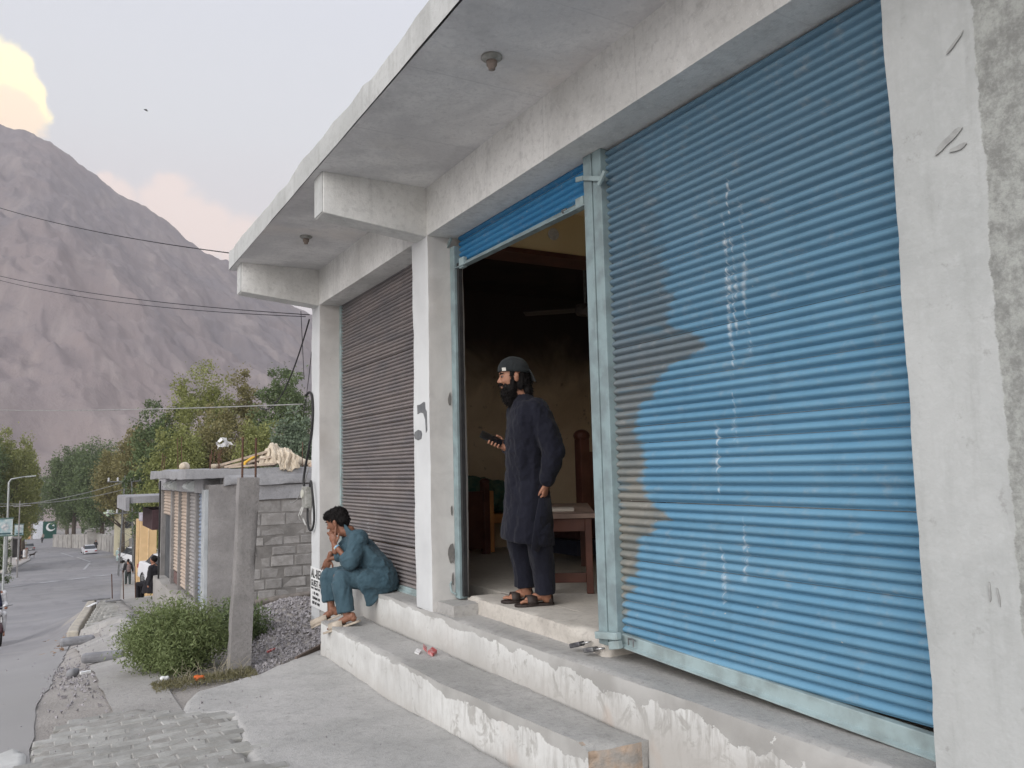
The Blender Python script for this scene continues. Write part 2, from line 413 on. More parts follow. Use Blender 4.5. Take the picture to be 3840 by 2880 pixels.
def m_riser(name, ztop, drop, zbase, seed, grow):    # cement face, white paint brushed on up to a ragged line, grime and drips below
    m, g, b = mat0(name); p = g.pos(); s = g.sep(p)
    off = g.vm('ADD', p, (seed*3.1, seed*7.7, 0))
    yline = g.comb(g.mul(s[1], 1), seed*5.0, 0)
    n1 = g.noise(g.comb(s[1], seed*5.3, g.mul(s[2], 1.3)), 3.0, 6, .6); n2 = g.noise(off, 22, 5, .7)
    wear = g.step(s[1], 6.3, 2.2)                     # the street end of the face is more worn
    edge = g.sub(g.sub(ztop, g.mul(g.add(.35, g.mul(wear, grow)), g.mul(g.m('MAXIMUM', g.sub(n1, .36), 0), drop))), g.mul(g.sub(n2, .35), .02))
    paint = g.step(s[2], edge, g.sub(edge, .004))
    drips = g.noise(g.comb(g.mul(s[1], 24), seed, g.mul(s[2], 5)), 1, 6, .7, .5)
    blot = g.noise(off, 6, 6, .7, .8)
    cem = g.mix(g.step(g.noise(off, 3, 6), .35, .65), (.40, .395, .38), (.31, .305, .29))
    wh = g.mix(g.step(g.noise(off, 2.5, 5), .3, .75), (.64, .645, .63), (.49, .49, .475))
    wh = g.mix(g.mul(g.step(n2, .5, .75), .3), wh, (.42, .41, .39))
    wh = g.mix(g.mul(g.step(drips, .46, .66), g.mul(g.add(.3, wear), .6)), wh, (.33, .32, .30))
    wh = g.mix(g.mul(g.step(g.add(blot, g.mul(wear, .06)), .58, .66), .75), wh, (.34, .33, .31))
    low = g.mul(g.step(g.add(s[2], g.mul(g.sub(blot, .5), .25)), zbase+.17, zbase-.02), .8)
    wh = g.mix(low, wh, (.42, .405, .38))
    rust = g.mul(g.step(g.noise(g.comb(g.mul(s[1], 1.6), seed*9, s[2]), 1.4, 3), .62, .72), g.mul(wear, .5))
    wh = g.mix(rust, wh, (.46, .33, .25))
    cl = g.mix(paint, cem, wh)
    h = g.add(g.mul(paint, .5), g.add(g.mul(n2, .5), g.mul(blot, .5)))
    fin(g, b, cl, .88, g.bump(h, .5, .006)); return m
M['riser_up'] = m_riser('painted_upper_riser', .57, .42, .34, 1, .75)
M['riser_lo'] = m_riser('painted_lower_riser', .335, .34, .02, 2, .8)

def m_pillar_side(name):        # unpainted cement jamb with patches where paint was knocked off
    m, g, b = mat0(name); p = g.pos(); s = g.sep(p)
    n = g.noise(p, 4, 6, .65, .5); f = g.noise(p, 60, 4)
    cl = g.mix(g.step(n, .3, .7), (.60, .59, .57), (.50, .49, .475))
    cl = g.mix(g.mul(g.step(g.noise(p, 1.3, 3), .55, .7), .45), cl, (.46, .43, .40))
    cl = g.mix(g.mul(g.step(g.noise(p, 14, 5, .7), .68, .72), .7), cl, (.19, .18, .17))
    fin(g, b, cl, .9, g.bump(g.add(n, g.mul(f, .6)), .3, .006)); return m
M['jamb'] = m_pillar_side('cement_jamb')
def m_right():     # the near pillar: grey-white wash, rough unplastered wall beyond a ragged line
    m, g, b = mat0('near_pillar_wash'); p = g.pos(); s = g.sep(p)
    n = g.noise(p, 2.4, 6, .65, .4); f = g.noise(p, 70, 4); v = g.noise(g.comb(g.mul(s[1], 14), 0, g.mul(s[2], 1.5)), 1, 5, .6)
    cl = g.mix(g.step(n, .3, .7), (.445, .46, .455), (.37, .385, .38))
    cl = g.mix(g.mul(g.step(v, .5, .75), .45), cl, (.30, .31, .30))
    cl = g.mix(g.mul(g.step(g.noise(p, 9, 6, .75), .60, .68), .5), cl, (.25, .25, .24))
    cl = g.mix(g.mul(g.step(g.noise(p, 30, 4, .6), .45, .7), .25), cl, (.5, .52, .52))
    line = g.sub(1.385, g.mul(g.sub(g.noise(g.comb(0, 3, s[2]), 3.2, 7, .7), .5), .10))
    rough = g.step(s[1], line, g.sub(line, .006))
    rc = g.mix(g.step(g.noise(p, 16, 7, .78), .35, .65), (.38, .395, .375), (.22, .225, .215))
    cl = g.mix(rough, cl, rc)
    h = g.add(g.mul(g.sub(1, rough), .9), g.add(g.mul(n, .4), g.add(g.mul(f, .25), g.mul(g.mul(g.noise(p, 12, 7, .75), rough), 1.6))))
    fin(g, b, cl, .88, g.bump(h, .55, .012)); return m
M['near_pillar'] = m_right()

def m_shutter(name, a, b_, patch=None, dust=(.42, .40, .37), chalk=None, low_rough=.6):
    m, g, b = mat0(name); p = g.pos(); s = g.sep(p)
    n = g.noise(g.comb(g.mul(s[1], .8), 1, g.mul(s[2], 3)), 2.2, 5, .6); n2 = g.noise(p, 30, 5, .65)
    cl = g.mix(g.step(n, .35, .7), a, b_)
    rn = g.rnd(); k = g.add(.93, g.mul(rn, .13)); cl = g.mix(1.0, cl, g.comb(k, k, k), 'MULTIPLY')
    if patch:      # old grey primer next to the post, blue brushed over it up to an irregular edge
        zt = g.m('DIVIDE', g.sub(s[2], .6), 2.8)
        wd = g.ramp(zt, patch)
        d = g.sub(3.66, s[1])
        e = g.add(g.add(wd, g.mul(g.sub(g.noise(p, 6, 5, .7), .5), .13)), g.mul(g.sub(rn, .5), .11))
        pm = g.step(g.add(d, g.mul(g.sub(g.noise(p, 34, 4, .7), .5), .05)), g.add(e, .03), g.sub(e, .03))
        prim = g.mix(g.step(g.noise(p, 3, 4), .4, .6), (.185, .185, .165), (.245, .228, .19))
        prim = g.mix(g.step(s[2], 1.2, 2.3), prim, (.145, .165, .175))
        prim = g.mix(g.step(s[2], 2.0, 2.9), prim, (.105, .165, .21))
        prim = g.mix(g.mul(g.step(g.noise(g.comb(g.mul(s[1], 2), 3, g.mul(s[2], 14)), 1.5, 4), .55, .7), .5), prim, (.09, .20, .28))
        cl = g.mix(g.mul(pm, g.sub(.93, g.mul(g.step(s[2], 2.3, 3.2), .35))), cl, prim)
        cl = g.mix(g.mul(g.step(s[2], 1.9, 3.1), .62), cl, (.125, .19, .245))   # upper slats: greyer and darker blue
    du = g.mul(g.step(g.noise(p, 12, 6, .7), .52, .8), .36)
    cl = g.mix(du, cl, dust)
    cl = g.mix(g.mul(g.step(g.noise(g.comb(g.mul(s[1], 9), 5, g.mul(s[2], 1.2)), 1, 5, .65), .5, .75), .22), cl, tuple(x*.55 for x in a))
    ch = g.mul(g.step(g.vor(p, 9), .05, .03), g.step(g.noise(p, 1.7, 2), .56, .6))
    cl = g.mix(ch, cl, (.48, .46, .42))
    if chalk:
        for (yc, z0, z1, wgt) in chalk:
            wob = g.mul(g.m('SINE', g.mul(s[2], 2*math.pi/.0437)), .008)
            wan = g.mul(g.sub(g.noise(g.comb(yc, 2, s[2]), 3, 3), .5), .12)
            dd_ = g.m('ABSOLUTE', g.sub(s[1], g.add(yc, g.add(wob, wan))))
            ln = g.mul(g.step(dd_, g.add(.005, g.mul(g.step(g.noise(g.comb(yc*3, 9, s[2]), 6, 3), .35, .65), .024)), .002), g.mul(g.step(g.noise(g.comb(yc*7, g.mul(s[1], 30), g.mul(s[2], 7)), 1, 4, .7), .44, .56), g.mul(g.step(s[2], z0-.05, z0+.03), g.step(s[2], z1+.05, z1-.03))))
            cl = g.mix(g.mul(ln, wgt), cl, (.72, .74, .74))
    fin(g, b, cl, low_rough, g.bump(g.add(n2, g.mul(g.noise(p, 4, 3), 2.5)), .22, .004), 0, .18); return m
patch = [(0, .04), (.06, .06), (.11, .11), (.16, .16), (.21, .23), (.235, .31), (.26, .46), (.285, .32), (.32, .26), (.42, .23), (.46, .29), (.5, .43), (.53, .54), (.56, .80), (.60, .57), (.66, .56), (.73, .49), (.81, .48), (.94, .40), (1, .14)]
M['blue'] = m_shutter('blue_shutter_paint', (.118, .262, .385), (.145, .295, .415), patch, chalk=[(2.72, 2.18, 2.72, .5), (2.68, 2.2, 2.9, .42), (2.61, 2.1, 2.78, .3), (2.83, 1.45, 1.75, .55), (2.71, 1.7, 2.15, .4), (2.69, 1.1, 1.35, .35), (2.84, .95, 1.2, .35)])
M['blue2'] = m_shutter('rolled_shutter_paint', (.035, .17, .34), (.045, .20, .38))
M['brown'] = m_shutter('brown_shutter_paint', (.22, .195, .19), (.165, .155, .16), chalk=[(7.6, 1.0, 1.5, .5), (7.4, .9, 1.3, .4)], low_rough=.4)
M['teal'] = simple('teal_frame_paint', (.25, .33, .345), .55, (.19, .24, .25), 9, .2, 40, .004)
M['rail'] = simple('grey_green_rail_paint', (.33, .42, .43), .55, (.24, .29, .29), 7, .2, 40, .004)
M['steel'] = simple('dull_steel', (.35, .35, .35), .4, (.2, .2, .2), 20, .1, 80, .002, metal=.8)
M['rust'] = simple('rusty_rebar', (.13, .065, .04), .8, (.08, .045, .035), 30, .4, 200, .002)
M['black'] = simple('black_rubber', (.02, .02, .022), .6, (.03, .03, .03), 20, .1)
M['greyp'] = simple('grey_plastic', (.33, .33, .31), .6, (.22, .22, .20), 25, .15)
M['asph'] = None
def m_asphalt():
    m, g, b = mat0('asphalt'); p = g.pos()
    n = g.noise(p, .35, 5, .6); f = g.noise(p, 60, 4, .7)
    cl = g.mix(g.step(n, .35, .65), (.27, .262, .265), (.225, .22, .225))
    cl = g.mix(g.mul(g.step(g.noise(p, .9, 6, .65, .5), .5, .7), .5), cl, (.30, .285, .27))
    cl = g.mix(g.mul(g.step(f, .5, .75), .3), cl, (.33, .32, .31))
    cl = g.mix(g.mul(g.step(g.noise(g.comb(g.mul(g.sep(p)[0], 1.2), g.mul(g.sep(p)[1], .12), 0), 1, 5, .6), .5, .68), .4), cl, (.16, .155, .16))
    cl = g.mix(g.mul(g.step(g.vor(p, 3.3), .05, .03), .5), cl, (.12, .12, .12))
    cl = g.mix(g.mul(g.step(g.sep(p)[1], 24, 8), .6), cl, (.34, .33, .315))     # dust carried onto the road by the shops
    fin(g, b, cl, .9, g.bump(f, .3, .006)); return m
M['asph'] = m_asphalt()
def m_dirt():
    m, g, b = mat0('dusty_soil'); p = g.pos()
    n = g.noise(p, 1.5, 6, .65, .4); f = g.noise(p, 40, 5, .7); v = g.vor(p, 45)
    cl = g.mix(g.step(n, .35, .65), (.36, .335, .31), (.28, .26, .24))
    cl = g.mix(g.mul(g.step(v, .25, .1), .5), cl, (.42, .40, .38))
    cl = g.mix(g.mul(g.step(f, .55, .75), .4), cl, (.14, .13, .115))
    fin(g, b, cl, .95, g.bump(g.add(f, g.mul(v, .5)), .6, .012)); return m
M['dirt'] = m_dirt()
M['paver'] = simple('paver_cement', (.37, .365, .345), .92, (.28, .275, .255), 7, .6, 45, .006, rnd=.13)
M['gravel'] = simple('crushed_stone', (.36, .34, .35), .9, (.24, .23, .24), 9, .2, rnd=0)
M['litterw'] = simple('white_litter', (.75, .76, .76), .6, (.6, .6, .6), 30, .1)
M['red'] = simple('red_packet', (.38, .05, .05), .5, (.55, .30, .30), 30, .1)
M['orange'] = simple('orange_wrapper', (.65, .13, .02), .5, (.5, .1, .02), 30, .1)
M['wood'] = simple('old_wood', (.19, .12, .075), .75, (.12, .075, .05), 6, .4, 30, .004)
M['dwood'] = simple('dark_polished_wood', (.12, .045, .03), .45, (.08, .03, .02), 5, .1, 30, .003)
M['lwood'] = simple('orange_wood_edge', (.60, .27, .09), .5, (.5, .22, .08), 5, .1, 30, .003)

def m_wallint():
    m, g, b = mat0('stained_shaded_plaster'); p = g.pos(); s = g.sep(p)
    n = g.noise(p, 1.6, 6, .65, .5)
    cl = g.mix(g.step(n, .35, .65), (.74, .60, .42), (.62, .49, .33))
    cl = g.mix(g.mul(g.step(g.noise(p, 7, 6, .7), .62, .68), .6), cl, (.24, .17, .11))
    up_shade = g.step(g.add(s[2], g.mul(n, .7)), 2.7, 3.6)
    cl = g.mix(up_shade, cl, (.07, .05, .04))            # shade of the unlit upper wall, painted into the plaster colour
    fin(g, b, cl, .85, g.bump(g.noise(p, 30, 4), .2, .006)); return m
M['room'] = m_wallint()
M['cream'] = simple('cream_distemper', (.90, .75, .46), .85, (.84, .68, .40), 2, .1)
M['roomdark'] = simple('shaded_room_plaster', (.05, .035, .028), .9, (.035, .025, .02), 3, .1)  # for the ceiling beyond the beam: darkness of the room put into its colour
M['roomfloor'] = m_concrete('room_floor', (.54, .51, .46), (.45, .42, .38), (.28, .26, .235), 1.2, .2)
M['skin'] = simple('brown_skin', (.33, .165, .105), .55, (.29, .135, .085), 30, .05, 120, .001)
M['skin_boy'] = simple('tanned_skin', (.235, .11, .07), .5, (.20, .09, .055), 30, .05, 120, .001)
def m_cloth(name, c, c2, rough=.9):
    m, g, b = mat0(name); p = g.pos()
    n = g.noise(p, 7, 5, .6, .4); f = g.noise(p, 240, 3, .6)
    w2 = g.noise(g.vm('MULTIPLY', p, (1, 1, .45)), 26, 5, .6, .8)
    fin(g, b, g.mix(g.step(n, .3, .7), c, c2), rough, g.bump(g.add(g.add(n, g.mul(w2, 1.4)), g.mul(f, .3)), .5, .012), 0, .2)
    b.inputs['Sheen Weight'].default_value = .06; return m
M['navy'] = m_cloth('navy_cotton', (.0105, .0115, .020), (.0075, .008, .015))
M['tealcloth'] = m_cloth('teal_blue_cotton', (.060, .105, .132), (.042, .080, .104))
M['hair'] = simple('black_hair', (.008, .007, .007), .7, (.012, .010, .010), 60, .5, 160, .004, spec=.12)
M['cap'] = m_cloth('charcoal_cap', (.024, .028, .030), (.018, .021, .023))
M['sandal'] = simple('cream_sandal', (.46, .40, .33), .7, (.36, .31, .25), 20, .3, 60, .003)
M['dsandal'] = simple('dark_brown_sandal', (.035, .025, .022), .6, (.025, .018, .016), 20, .1)
M['greencloth'] = simple('green_printed_bedspread', (.05, .13, .10), .9, (.12, .18, .12), 18, .3, 30, .008)
M['phone'] = simple('black_phone', (.012, .012, .014), .2, (.015, .015, .016), 10, 0, spec=.5)
M['beigecloth'] = m_cloth('beige_sacking', (.62, .54, .43), (.46, .39, .30))
M['tanshut'] = simple('tan_shutter_paint', (.50, .41, .335), .6, (.42, .345, .285), 4, .1)
M['greyshut'] = simple('grey_shutter_paint', (.36, .34, .32), .55, (.27, .26, .26), 4, .1)
M['bluegreyshut'] = simple('bluegrey_shutter_paint', (.20, .25, .33), .55, (.30, .34, .40), 5, .1)
M['yellow'] = simple('yellow_wall_paint', (.66, .46, .25), .8, (.58, .40, .21), 2, .15)

# ================================================================== GROUND
ys = np.concatenate([np.arange(-30, 0, 3), np.arange(0, 14, .25), np.arange(14, 60, 1), np.arange(60, 330, 5), np.arange(330, 2500, 60)])
xsb = np.concatenate([np.linspace(-2500, -200, 14), np.linspace(-160, -12, 10), np.linspace(-10, 14, 97), np.linspace(18, 160, 10), np.linspace(200, 2500, 14)])
X_, Y_ = np.meshgrid(xsb, ys, indexing='ij')
Z_ = gz(X_, Y_)-np.interp(Y_, [0, 14, 30, 60], [.022, .024, .06, .09])+fbm(X_*2.2, Y_*2.2, None, 5, 3)*np.interp(Y_, [0, 14, 30], [.012, .012, .03])
I = np.arange(X_.size).reshape(X_.shape)
F_ = np.stack([I[:-1, :-1], I[1:, :-1], I[1:, 1:], I[:-1, 1:]], -1).reshape(-1, 4)
o = mesh_obj('ground', np_mesh('ground', np.stack([X_.ravel(), Y_.ravel(), Z_.ravel()], 1), F_, True), M['dirt']); tag(o, kind='structure')
XR_Y = [-30, 7, 8.9, 11, 14, 17, 21, 25, 30, 40, 60, 80, 100, 125, 150, 175, 205, 265]; XR_X = [-.05, -.04, .08, .15, .3, .45, .75, 1.15, 1.9, 2.9, 4.4, 5.9, 7.3, 9.9, 9.2, 7.4, 3.2, 2.5]
XL_Y = [-30, 60, 80, 95, 105, 135, 150, 175, 265]; XL_X = [-11, -8, -5.5, -4.2, -3.8, -2.2, -2.6, -6, -7]
ysr = np.concatenate([np.arange(-10, 14, .3), np.arange(14, 60, 1), np.arange(60, 270, 4)])
sheet('road', lambda y: (float(np.interp(y, XL_Y, XL_X)), float(np.interp(y, XR_Y, XR_X)+(.010*math.sin(y*3.1)+.008*math.sin(y*9.3))*(y < 14))), ysr, 12, M['asph'], dz=-.012)
# right forecourt: old concrete strip beside the road, then the platform before the block building
o = sheet('footpath', lambda y: (.42+.008*math.sin(y*3.1)+.006*math.sin(y*8), .84+.05*max(0, y-7)), np.arange(5.9, 14.2, .12), 8, M['walk_conc'], dz=.004, amp=.012, freq=2)
def topf(dz, fr=.0):
    return lambda X, Y: gz(X, Y)+dz
poly_sheet('forecourt', [(.75, 13.5), (1.25, 12), (2.5, 11.6), (9, 11.6), (9, 15.3), (2.6, 15.45), (2.6, 24.2), (3.6, 24.4), (3.6, 27.3), (1.9, 26.2), (1.3, 24.8), (.95, 20.5), (.85, 16.5)], topf(.035), M['walk_conc'], thick=.2, cell=.12, amp=.02, edge=.06, seed=5)
apron_poly = [(2.12, 2.2), (2.12, 7.12), (2.46, 7.16), (2.46, 7.62), (2.2, 7.55), (1.86, 7.2), (1.5, 6.86), (1.22, 6.72), (1.0, 6.58), (.86, 6.3), (.77, 5.98), (.9, 5.86), (1.06, 5.8), (1.03, 5.3), (1.0, 4.9), (1.0, 4.5), (1.0, 2.2)]
def apron_top(X, Y):
    return gz(X, Y)+.018+.05*np.clip((X-1.3)/.8, 0, 1)*np.clip((Y-5.5)/1.5, 0, 1)
poly_sheet('apron', apron_poly, apron_top, M['ground_conc'], thick=.07, cell=.03, amp=.014, edge=.05, seed=9)
# pavers: every one a piece bedded in the dust
pv = empty('pavement', (.5, 5.5, 0)); pv['kind'] = 'structure'
pm = []
M['paver_dust'] = simple('dust_in_joints', (.32, .31, .29), .95, (.25, .24, .22), 12, .5, 60, .006)
for k in range(4):
    mb = MB(); random.seed(40+k)
    L, W, T = .196, .0945, .05
    def q(x, y, z): return (x+random.uniform(-.004, .004), y+random.uniform(-.003, .003), z+random.uniform(-.002, .002))
    lo = [q(-L/2, -W/2, -T), q(L/2, -W/2, -T), q(L/2, W/2, -T), q(-L/2, W/2, -T)]
    mi = [q(-L/2, -W/2, -.008), q(L/2, -W/2, -.008), q(L/2, W/2, -.008), q(-L/2, W/2, -.008)]
    e = .006; hi = [q(-L/2+e, -W/2+e, 0), q(L/2-e, -W/2+e, 0), q(L/2-e, W/2-e, 0), q(-L/2+e, W/2-e, 0)]
    mb.rings([lo, mi, hi]); me = mb.mesh('paver'); me.materials.append(M['paver']); pm.append(me)
bed = poly_sheet('paver_bed', [(-.12, 3.4), (1.0, 3.4), (1.02, 5.2), (1.06, 5.75), (.78, 5.98), (.6, 6.4), (.12, 6.25), (-.02, 5.9)], lambda X, Y: gz(X, Y)+.0172, M['paver_dust'], thick=.05, cell=.04, amp=.005, edge=.05, seed=12, parent=pv)
rr = random.Random(3); n = 0
for j in range(34):
    y = 3.55+j*.0985
    for i in range(8):
        x = -.14+i*.2+(.1 if j % 2 else 0)+.012*math.sin(j*1.7)
        xr = 1.12 if y < 5.85 else .98-(y-5.85)*.9
        xl = -.1+max(0, y-5.6)*.32
        if x+.05 > xr or x-.06 < xl or (y > 6.1 and rr.random() < (y-6.1)*1.5): continue
        if x > .9 and rr.random() < .12: continue
        o = mesh_obj('paver', pm[rr.randrange(4)], None, pv, None, (x+rr.uniform(-.004, .004), y+rr.uniform(-.003, .003), float(gz(x, y))+.0188+rr.uniform(-.0030, .0015)))
        o.rotation_euler = (rr.uniform(-.015, .015), rr.uniform(-.012, .012), rr.uniform(-.02, .02)); n += 1
# broken pale slab by the corner of the paving
o = poly_sheet('slab_patch', [(-.33, 5.2), (-.06, 5.2), (-.05, 5.75), (-.12, 5.93), (-.28, 5.8)], lambda X, Y: gz(X, Y)+.015, simple('pale_cement_patch', (.55, .55, .53), .9, (.47, .47, .45), 9, .3), thick=.05, cell=.03, amp=.006, edge=.03, seed=3)
# paved traffic island down the street
isl = empty('traffic_island', (.9, 20, -1.5)); isl['kind'] = 'structure'
poly_sheet('island_top', [(.5, 16.2), (1.28, 15.2), (1.62, 18), (1.78, 23.6), (1.25, 24.6), (1.0, 21)], lambda X, Y: gz(X, Y)+.10, M['walk_conc'], thick=.22, cell=.09, amp=.012, edge=.05, seed=15, parent=isl)
kb = simple('worn_kerb_paint', (.50, .46, .38), .9, (.38, .35, .31), 6, .4)
kx = [(.44, 16.3), (.5, 17.6), (.6, 18.9), (.72, 20.2), (.84, 21.5), (.96, 22.8), (1.08, 24.1)]
for a, b in zip(kx[:-1], kx[1:]):
    A = V(a[0], a[1], float(gz(*a))+.04); B = V(b[0], b[1], float(gz(*b))+.04); d = (B-A); sd = V(d.y, -d.x, 0).normalized()*.09
    mb = MB(); mb.obox((A+B)/2, d*.485, sd, V(0, 0, .13)); mb.build('kerb_stone', kb, isl, bevel=.03)
# pavers of the island
ipm = pm[0]
for j in range(26):
    for i in range(6):
        y = 16.6+j*.30; xl = .62+(y-16.6)*.083; xr = 1.2+(y-16)*.055
        x = xl+.12+i*.19+(.09 if j % 2 else 0)
        if x > xr-.08: continue
        o = mesh_obj('paver', ipm, None, isl, None, (x, y, float(gz(x, y))+.118+rr.uniform(-.003, .004))); o.scale = (.93, 2.8, 1); o.rotation_euler = (-.11, 0, .05)
# fallen leaves and grit swept against the kerb
def scatter(name, pts_fn, n, sizes, mat, seed, flat=False, kind='stuff'):
    r_ = np.random.default_rng(seed); vs = []; fs = []
    base = np.array([(1, 0, -.35), (-.5, .87, -.35), (-.5, -.87, -.35), (0, 0, .8)]) if not flat else np.array([(1, 0, 0), (0, .55, .15), (-1, 0, 0), (0, -.55, .1)])
    P = pts_fn(r_, n)
    for i, p in enumerate(P):
        s_ = r_.uniform(*sizes); e = Euler(r_.uniform(-3, 3, 3) if not flat else (r_.uniform(-.5, .5), r_.uniform(-.5, .5), r_.uniform(0, 6))).to_matrix()
        b_ = (base*r_.uniform(.6, 1.3, 3)) @ np.array(e).T*s_+p
        vs.append(b_); k = len(base)*i
        fs += ([(k, k+2, k+1), (k, k+1, k+3), (k+1, k+2, k+3), (k+2, k, k+3)] if not flat else [(k, k+1, k+2), (k, k+2, k+3)])
    me = np_mesh(name, np.concatenate(vs), np.array(fs)); o = mesh_obj(name, me, mat); tag(o, kind=kind); return o
def onground(cx, cy, sx, sy, dz=0):
    def f(r_, n):
        a = r_.normal(0, 1, (n, 2))*[sx, sy]+[cx, cy]
        return np.stack([a[:, 0], a[:, 1], gz(a[:, 0], a[:, 1])+dz], 1)
    return f
scatter('dry_leaves', onground(.2, 17.6, .16, 1.5, .02), 260, (.03, .08), simple('dry_leaf', (.34, .22, .13), .9, (.24, .15, .10), 20, 0), 2, True)
scatter('loose_stones', onground(.25, 8.6, .11, 1.4, -.005), 320, (.006, .022), M['gravel'], 3)
scatter('loose_stones', onground(.6, 6.2, .5, .8, .022), 160, (.003, .008), M['gravel'], 31)
scatter('loose_stones', onground(1.4, 5.6, .5, .8, .022), 140, (.002, .006), M['gravel'], 33)
scatter('loose_stones', onground(.9, 14.5, .5, 3, .03), 260, (.006, .02), M['gravel'], 34)
# gravel heap between the post and the shop corner
gv = simple('heap_stone', (.38, .36, .37), .9, (.22, .21, .22), 60, .2)
def gh(X, Y): return gz(X, Y)+.34*np.exp(-((X-2.55)/.62)**2-((Y-9.6)/1.35)**2)+.05*np.clip((X-1.5)/.5, 0, 1)
poly_sheet('gravel_bed', [(1.62, 6.98), (1.9, 7.3), (2.28, 7.68), (2.44, 7.7), (2.44, 8.8), (3.2, 8.9), (3.4, 11.4), (1.7, 11.4), (1.5, 9), (1.5, 7.3)], lambda X, Y: gh(X, Y)-.02, M['dirt'], thick=.2, cell=.06, amp=.02, edge=.08, seed=21)
def fgr(r_, n):
    x = r_.uniform(1.55, 3.3, n); y = r_.uniform(7.0, 11.3, n); ok = ~((x > 2.42) & (y < 8.78)) & (y > 7.05+(x-1.6)*.75); x, y = x[ok], y[ok]
    return np.stack([x, y, gh(x, y)+r_.uniform(-.01, .012, len(x))], 1)
scatter('gravel_heap', fgr, 9000, (.010, .026), gv, 8)
def fgr2(r_, n):
    a = r_.normal(0, 1, (n, 2))*[.22, .1]+[1.62, 6.96]; return np.stack([a[:, 0], a[:, 1], gz(a[:, 0], a[:, 1])+.0], 1)
scatter('loose_stones', fgr2, 200, (.006, .016), gv, 9)

# ================================================================== THE SHOP BUILDING
S = empty('shop_building', (2.455, 5, .575), 'grey cement shop front with whitewashed pillars, roller shutters and a deep canopy', 'building')
Xp = 2.455
def paint_front(o, mat, axis=0, sign=-1):
    o.data.materials.append(mat); n = np.empty(len(o.data.polygons)*3); o.data.polygons.foreach_get('normal', n); n = n.reshape(-1, 3)
    o.data.polygons.foreach_set('material_index', (n[:, axis]*sign > .6).astype(np.int32)); o.data.update()
PL = ((Xp, .3, -.35), (2.98, 8.44, .575))
o = rough_box('plinth', *PL, M['tread'], S, None, .035, .005, .007, 2.2, 4, 'xyZX'); paint_front(o, M['riser_up'])
def stepshape(P):
    k = np.clip((4.6-P[:, 1])/1.5, 0, 1)*.11; f = np.clip((2.455-P[:, 0])/.37, 0, 1)
    P[:, 0] += k*f
    cr = (P[:, 1] < 3.3) & (P[:, 0] < 2.36) & (P[:, 2] > .1)    # broken corner
    d = np.clip((2.36-P[:, 0])/.16, 0, 1)*np.clip((3.3-P[:, 1])/.15, 0, 1)
    P[:, 1] += np.where(cr, d*.10, 0); P[:, 2] -= np.where(cr & (P[:, 2] > .3), d*.03, 0)
    return P
o = rough_box('step', (2.075, 3.13, -.3), (2.457, 7.1, .335), M['tread'], S, 'broad lower cement step with chipped edge and whitewashed front', .03, .006, .010, 2.4, 6, 'xyYZ', stepshape); paint_front(o, M['riser_lo'])
o.data.materials.append(simple('broken_brick_core', (.38, .29, .22), .95, (.27, .255, .235), 9, .8, 25, .02)); 
nn = np.empty(len(o.data.polygons)*3); o.data.polygons.foreach_get('normal', nn); nn = nn.reshape(-1, 3)
cc = np.empty(len(o.data.polygons)*3); o.data.polygons.foreach_get('center', cc); cc = cc.reshape(-1, 3)
mi = np.empty(len(o.data.polygons), np.int32); o.data.polygons.foreach_get('material_index', mi)
mi[(nn[:, 1] < -.5) & (cc[:, 0] < 2.42)] = 2; o.data.polygons.foreach_set('material_index', mi)
# cement threshold of the open shop, its lip crumbling
def thr(P):
    f = P[:, 0] < 2.75
    P[:, 0] += np.where(f, fbm(P[:, 1]*3, P[:, 2]*4, None, 4, 5)*.035-.05*np.clip((4.3-P[:, 1])/.6, 0, 1), 0); return P
rough_box('threshold', (2.69, 3.70, .5), (3.0, 5.50, .68), M['roomfloor'], S, None, .03, .004, .012, 3, 9, 'xyYZ', thr)
rough_box('sill_block', (2.49, 5.30, .55), (2.70, 5.585, .652), M['tread'], S, None, .03, .004, .008, 3, 19)
mb = MB(); mb.box((2.985, 1.2, .5), (6.3, 8.6, .679)); mb.build('room_floor', M['roomfloor'], S)
def pillar(y0, y1, z0, z1, front, side, seed, lab=None, x1=2.76):
    o = rough_box('pillar', (Xp, y0, z0), (x1, y1, z1), side, S, lab, .035, .0035, .003, 2.5, seed, 'xyYX'); paint_front(o, front); return o
pillar(5.585, 5.89, .57, 3.385, M['white'], M['jamb'], 3, 'whitewashed pillar between the brown shutter and the open shop')
pillar(8.442, 8.74, -.35, 3.385, M['white'], M['jamb'], 5, 'whitewashed corner pillar carrying the painted notice')
pillar(.2, 1.69, .3, 3.8, M['near_pillar'], M['jamb'], 8, 'wide grey-white pillar with a ragged unplastered edge')
rough_box('lintel', (Xp+.002, 1.69, 3.38), (2.76, 8.738, 3.762), M['conc'], S, None, .05, .004, .002, 1.8, 11, 'xXz')
def fas(P):
    t = P[:, 2] > 3.9
    P[:, 2] += np.where(t, np.maximum(fbm(P[:, 1]*1.7, P[:, 1]*0+3, None, 5, 2), -.4)*.045+.01, 0)
    P[:, 2] += .012*np.clip((8-P[:, 1])/6, 0, 1)
    return P
rough_box('canopy_fascia', (1.6, -1.2, 3.762), (1.74, 8.85, 3.93), M['fascia'], S, None, .05, .004, .003, 2.2, 13, 'xXyYZ', fas)
rough_box('canopy_soffit', (1.601, -1.2, 3.757), (2.8, 8.845, 3.86), M['soffit'], S, None, .06, .004, 0, 1.4, 14, 'z')
mb = MB(); mb.box((1.74, -1.2, 3.86), (6.5, 8.84, 3.93)); mb.build('roof', M['fascia'], S)
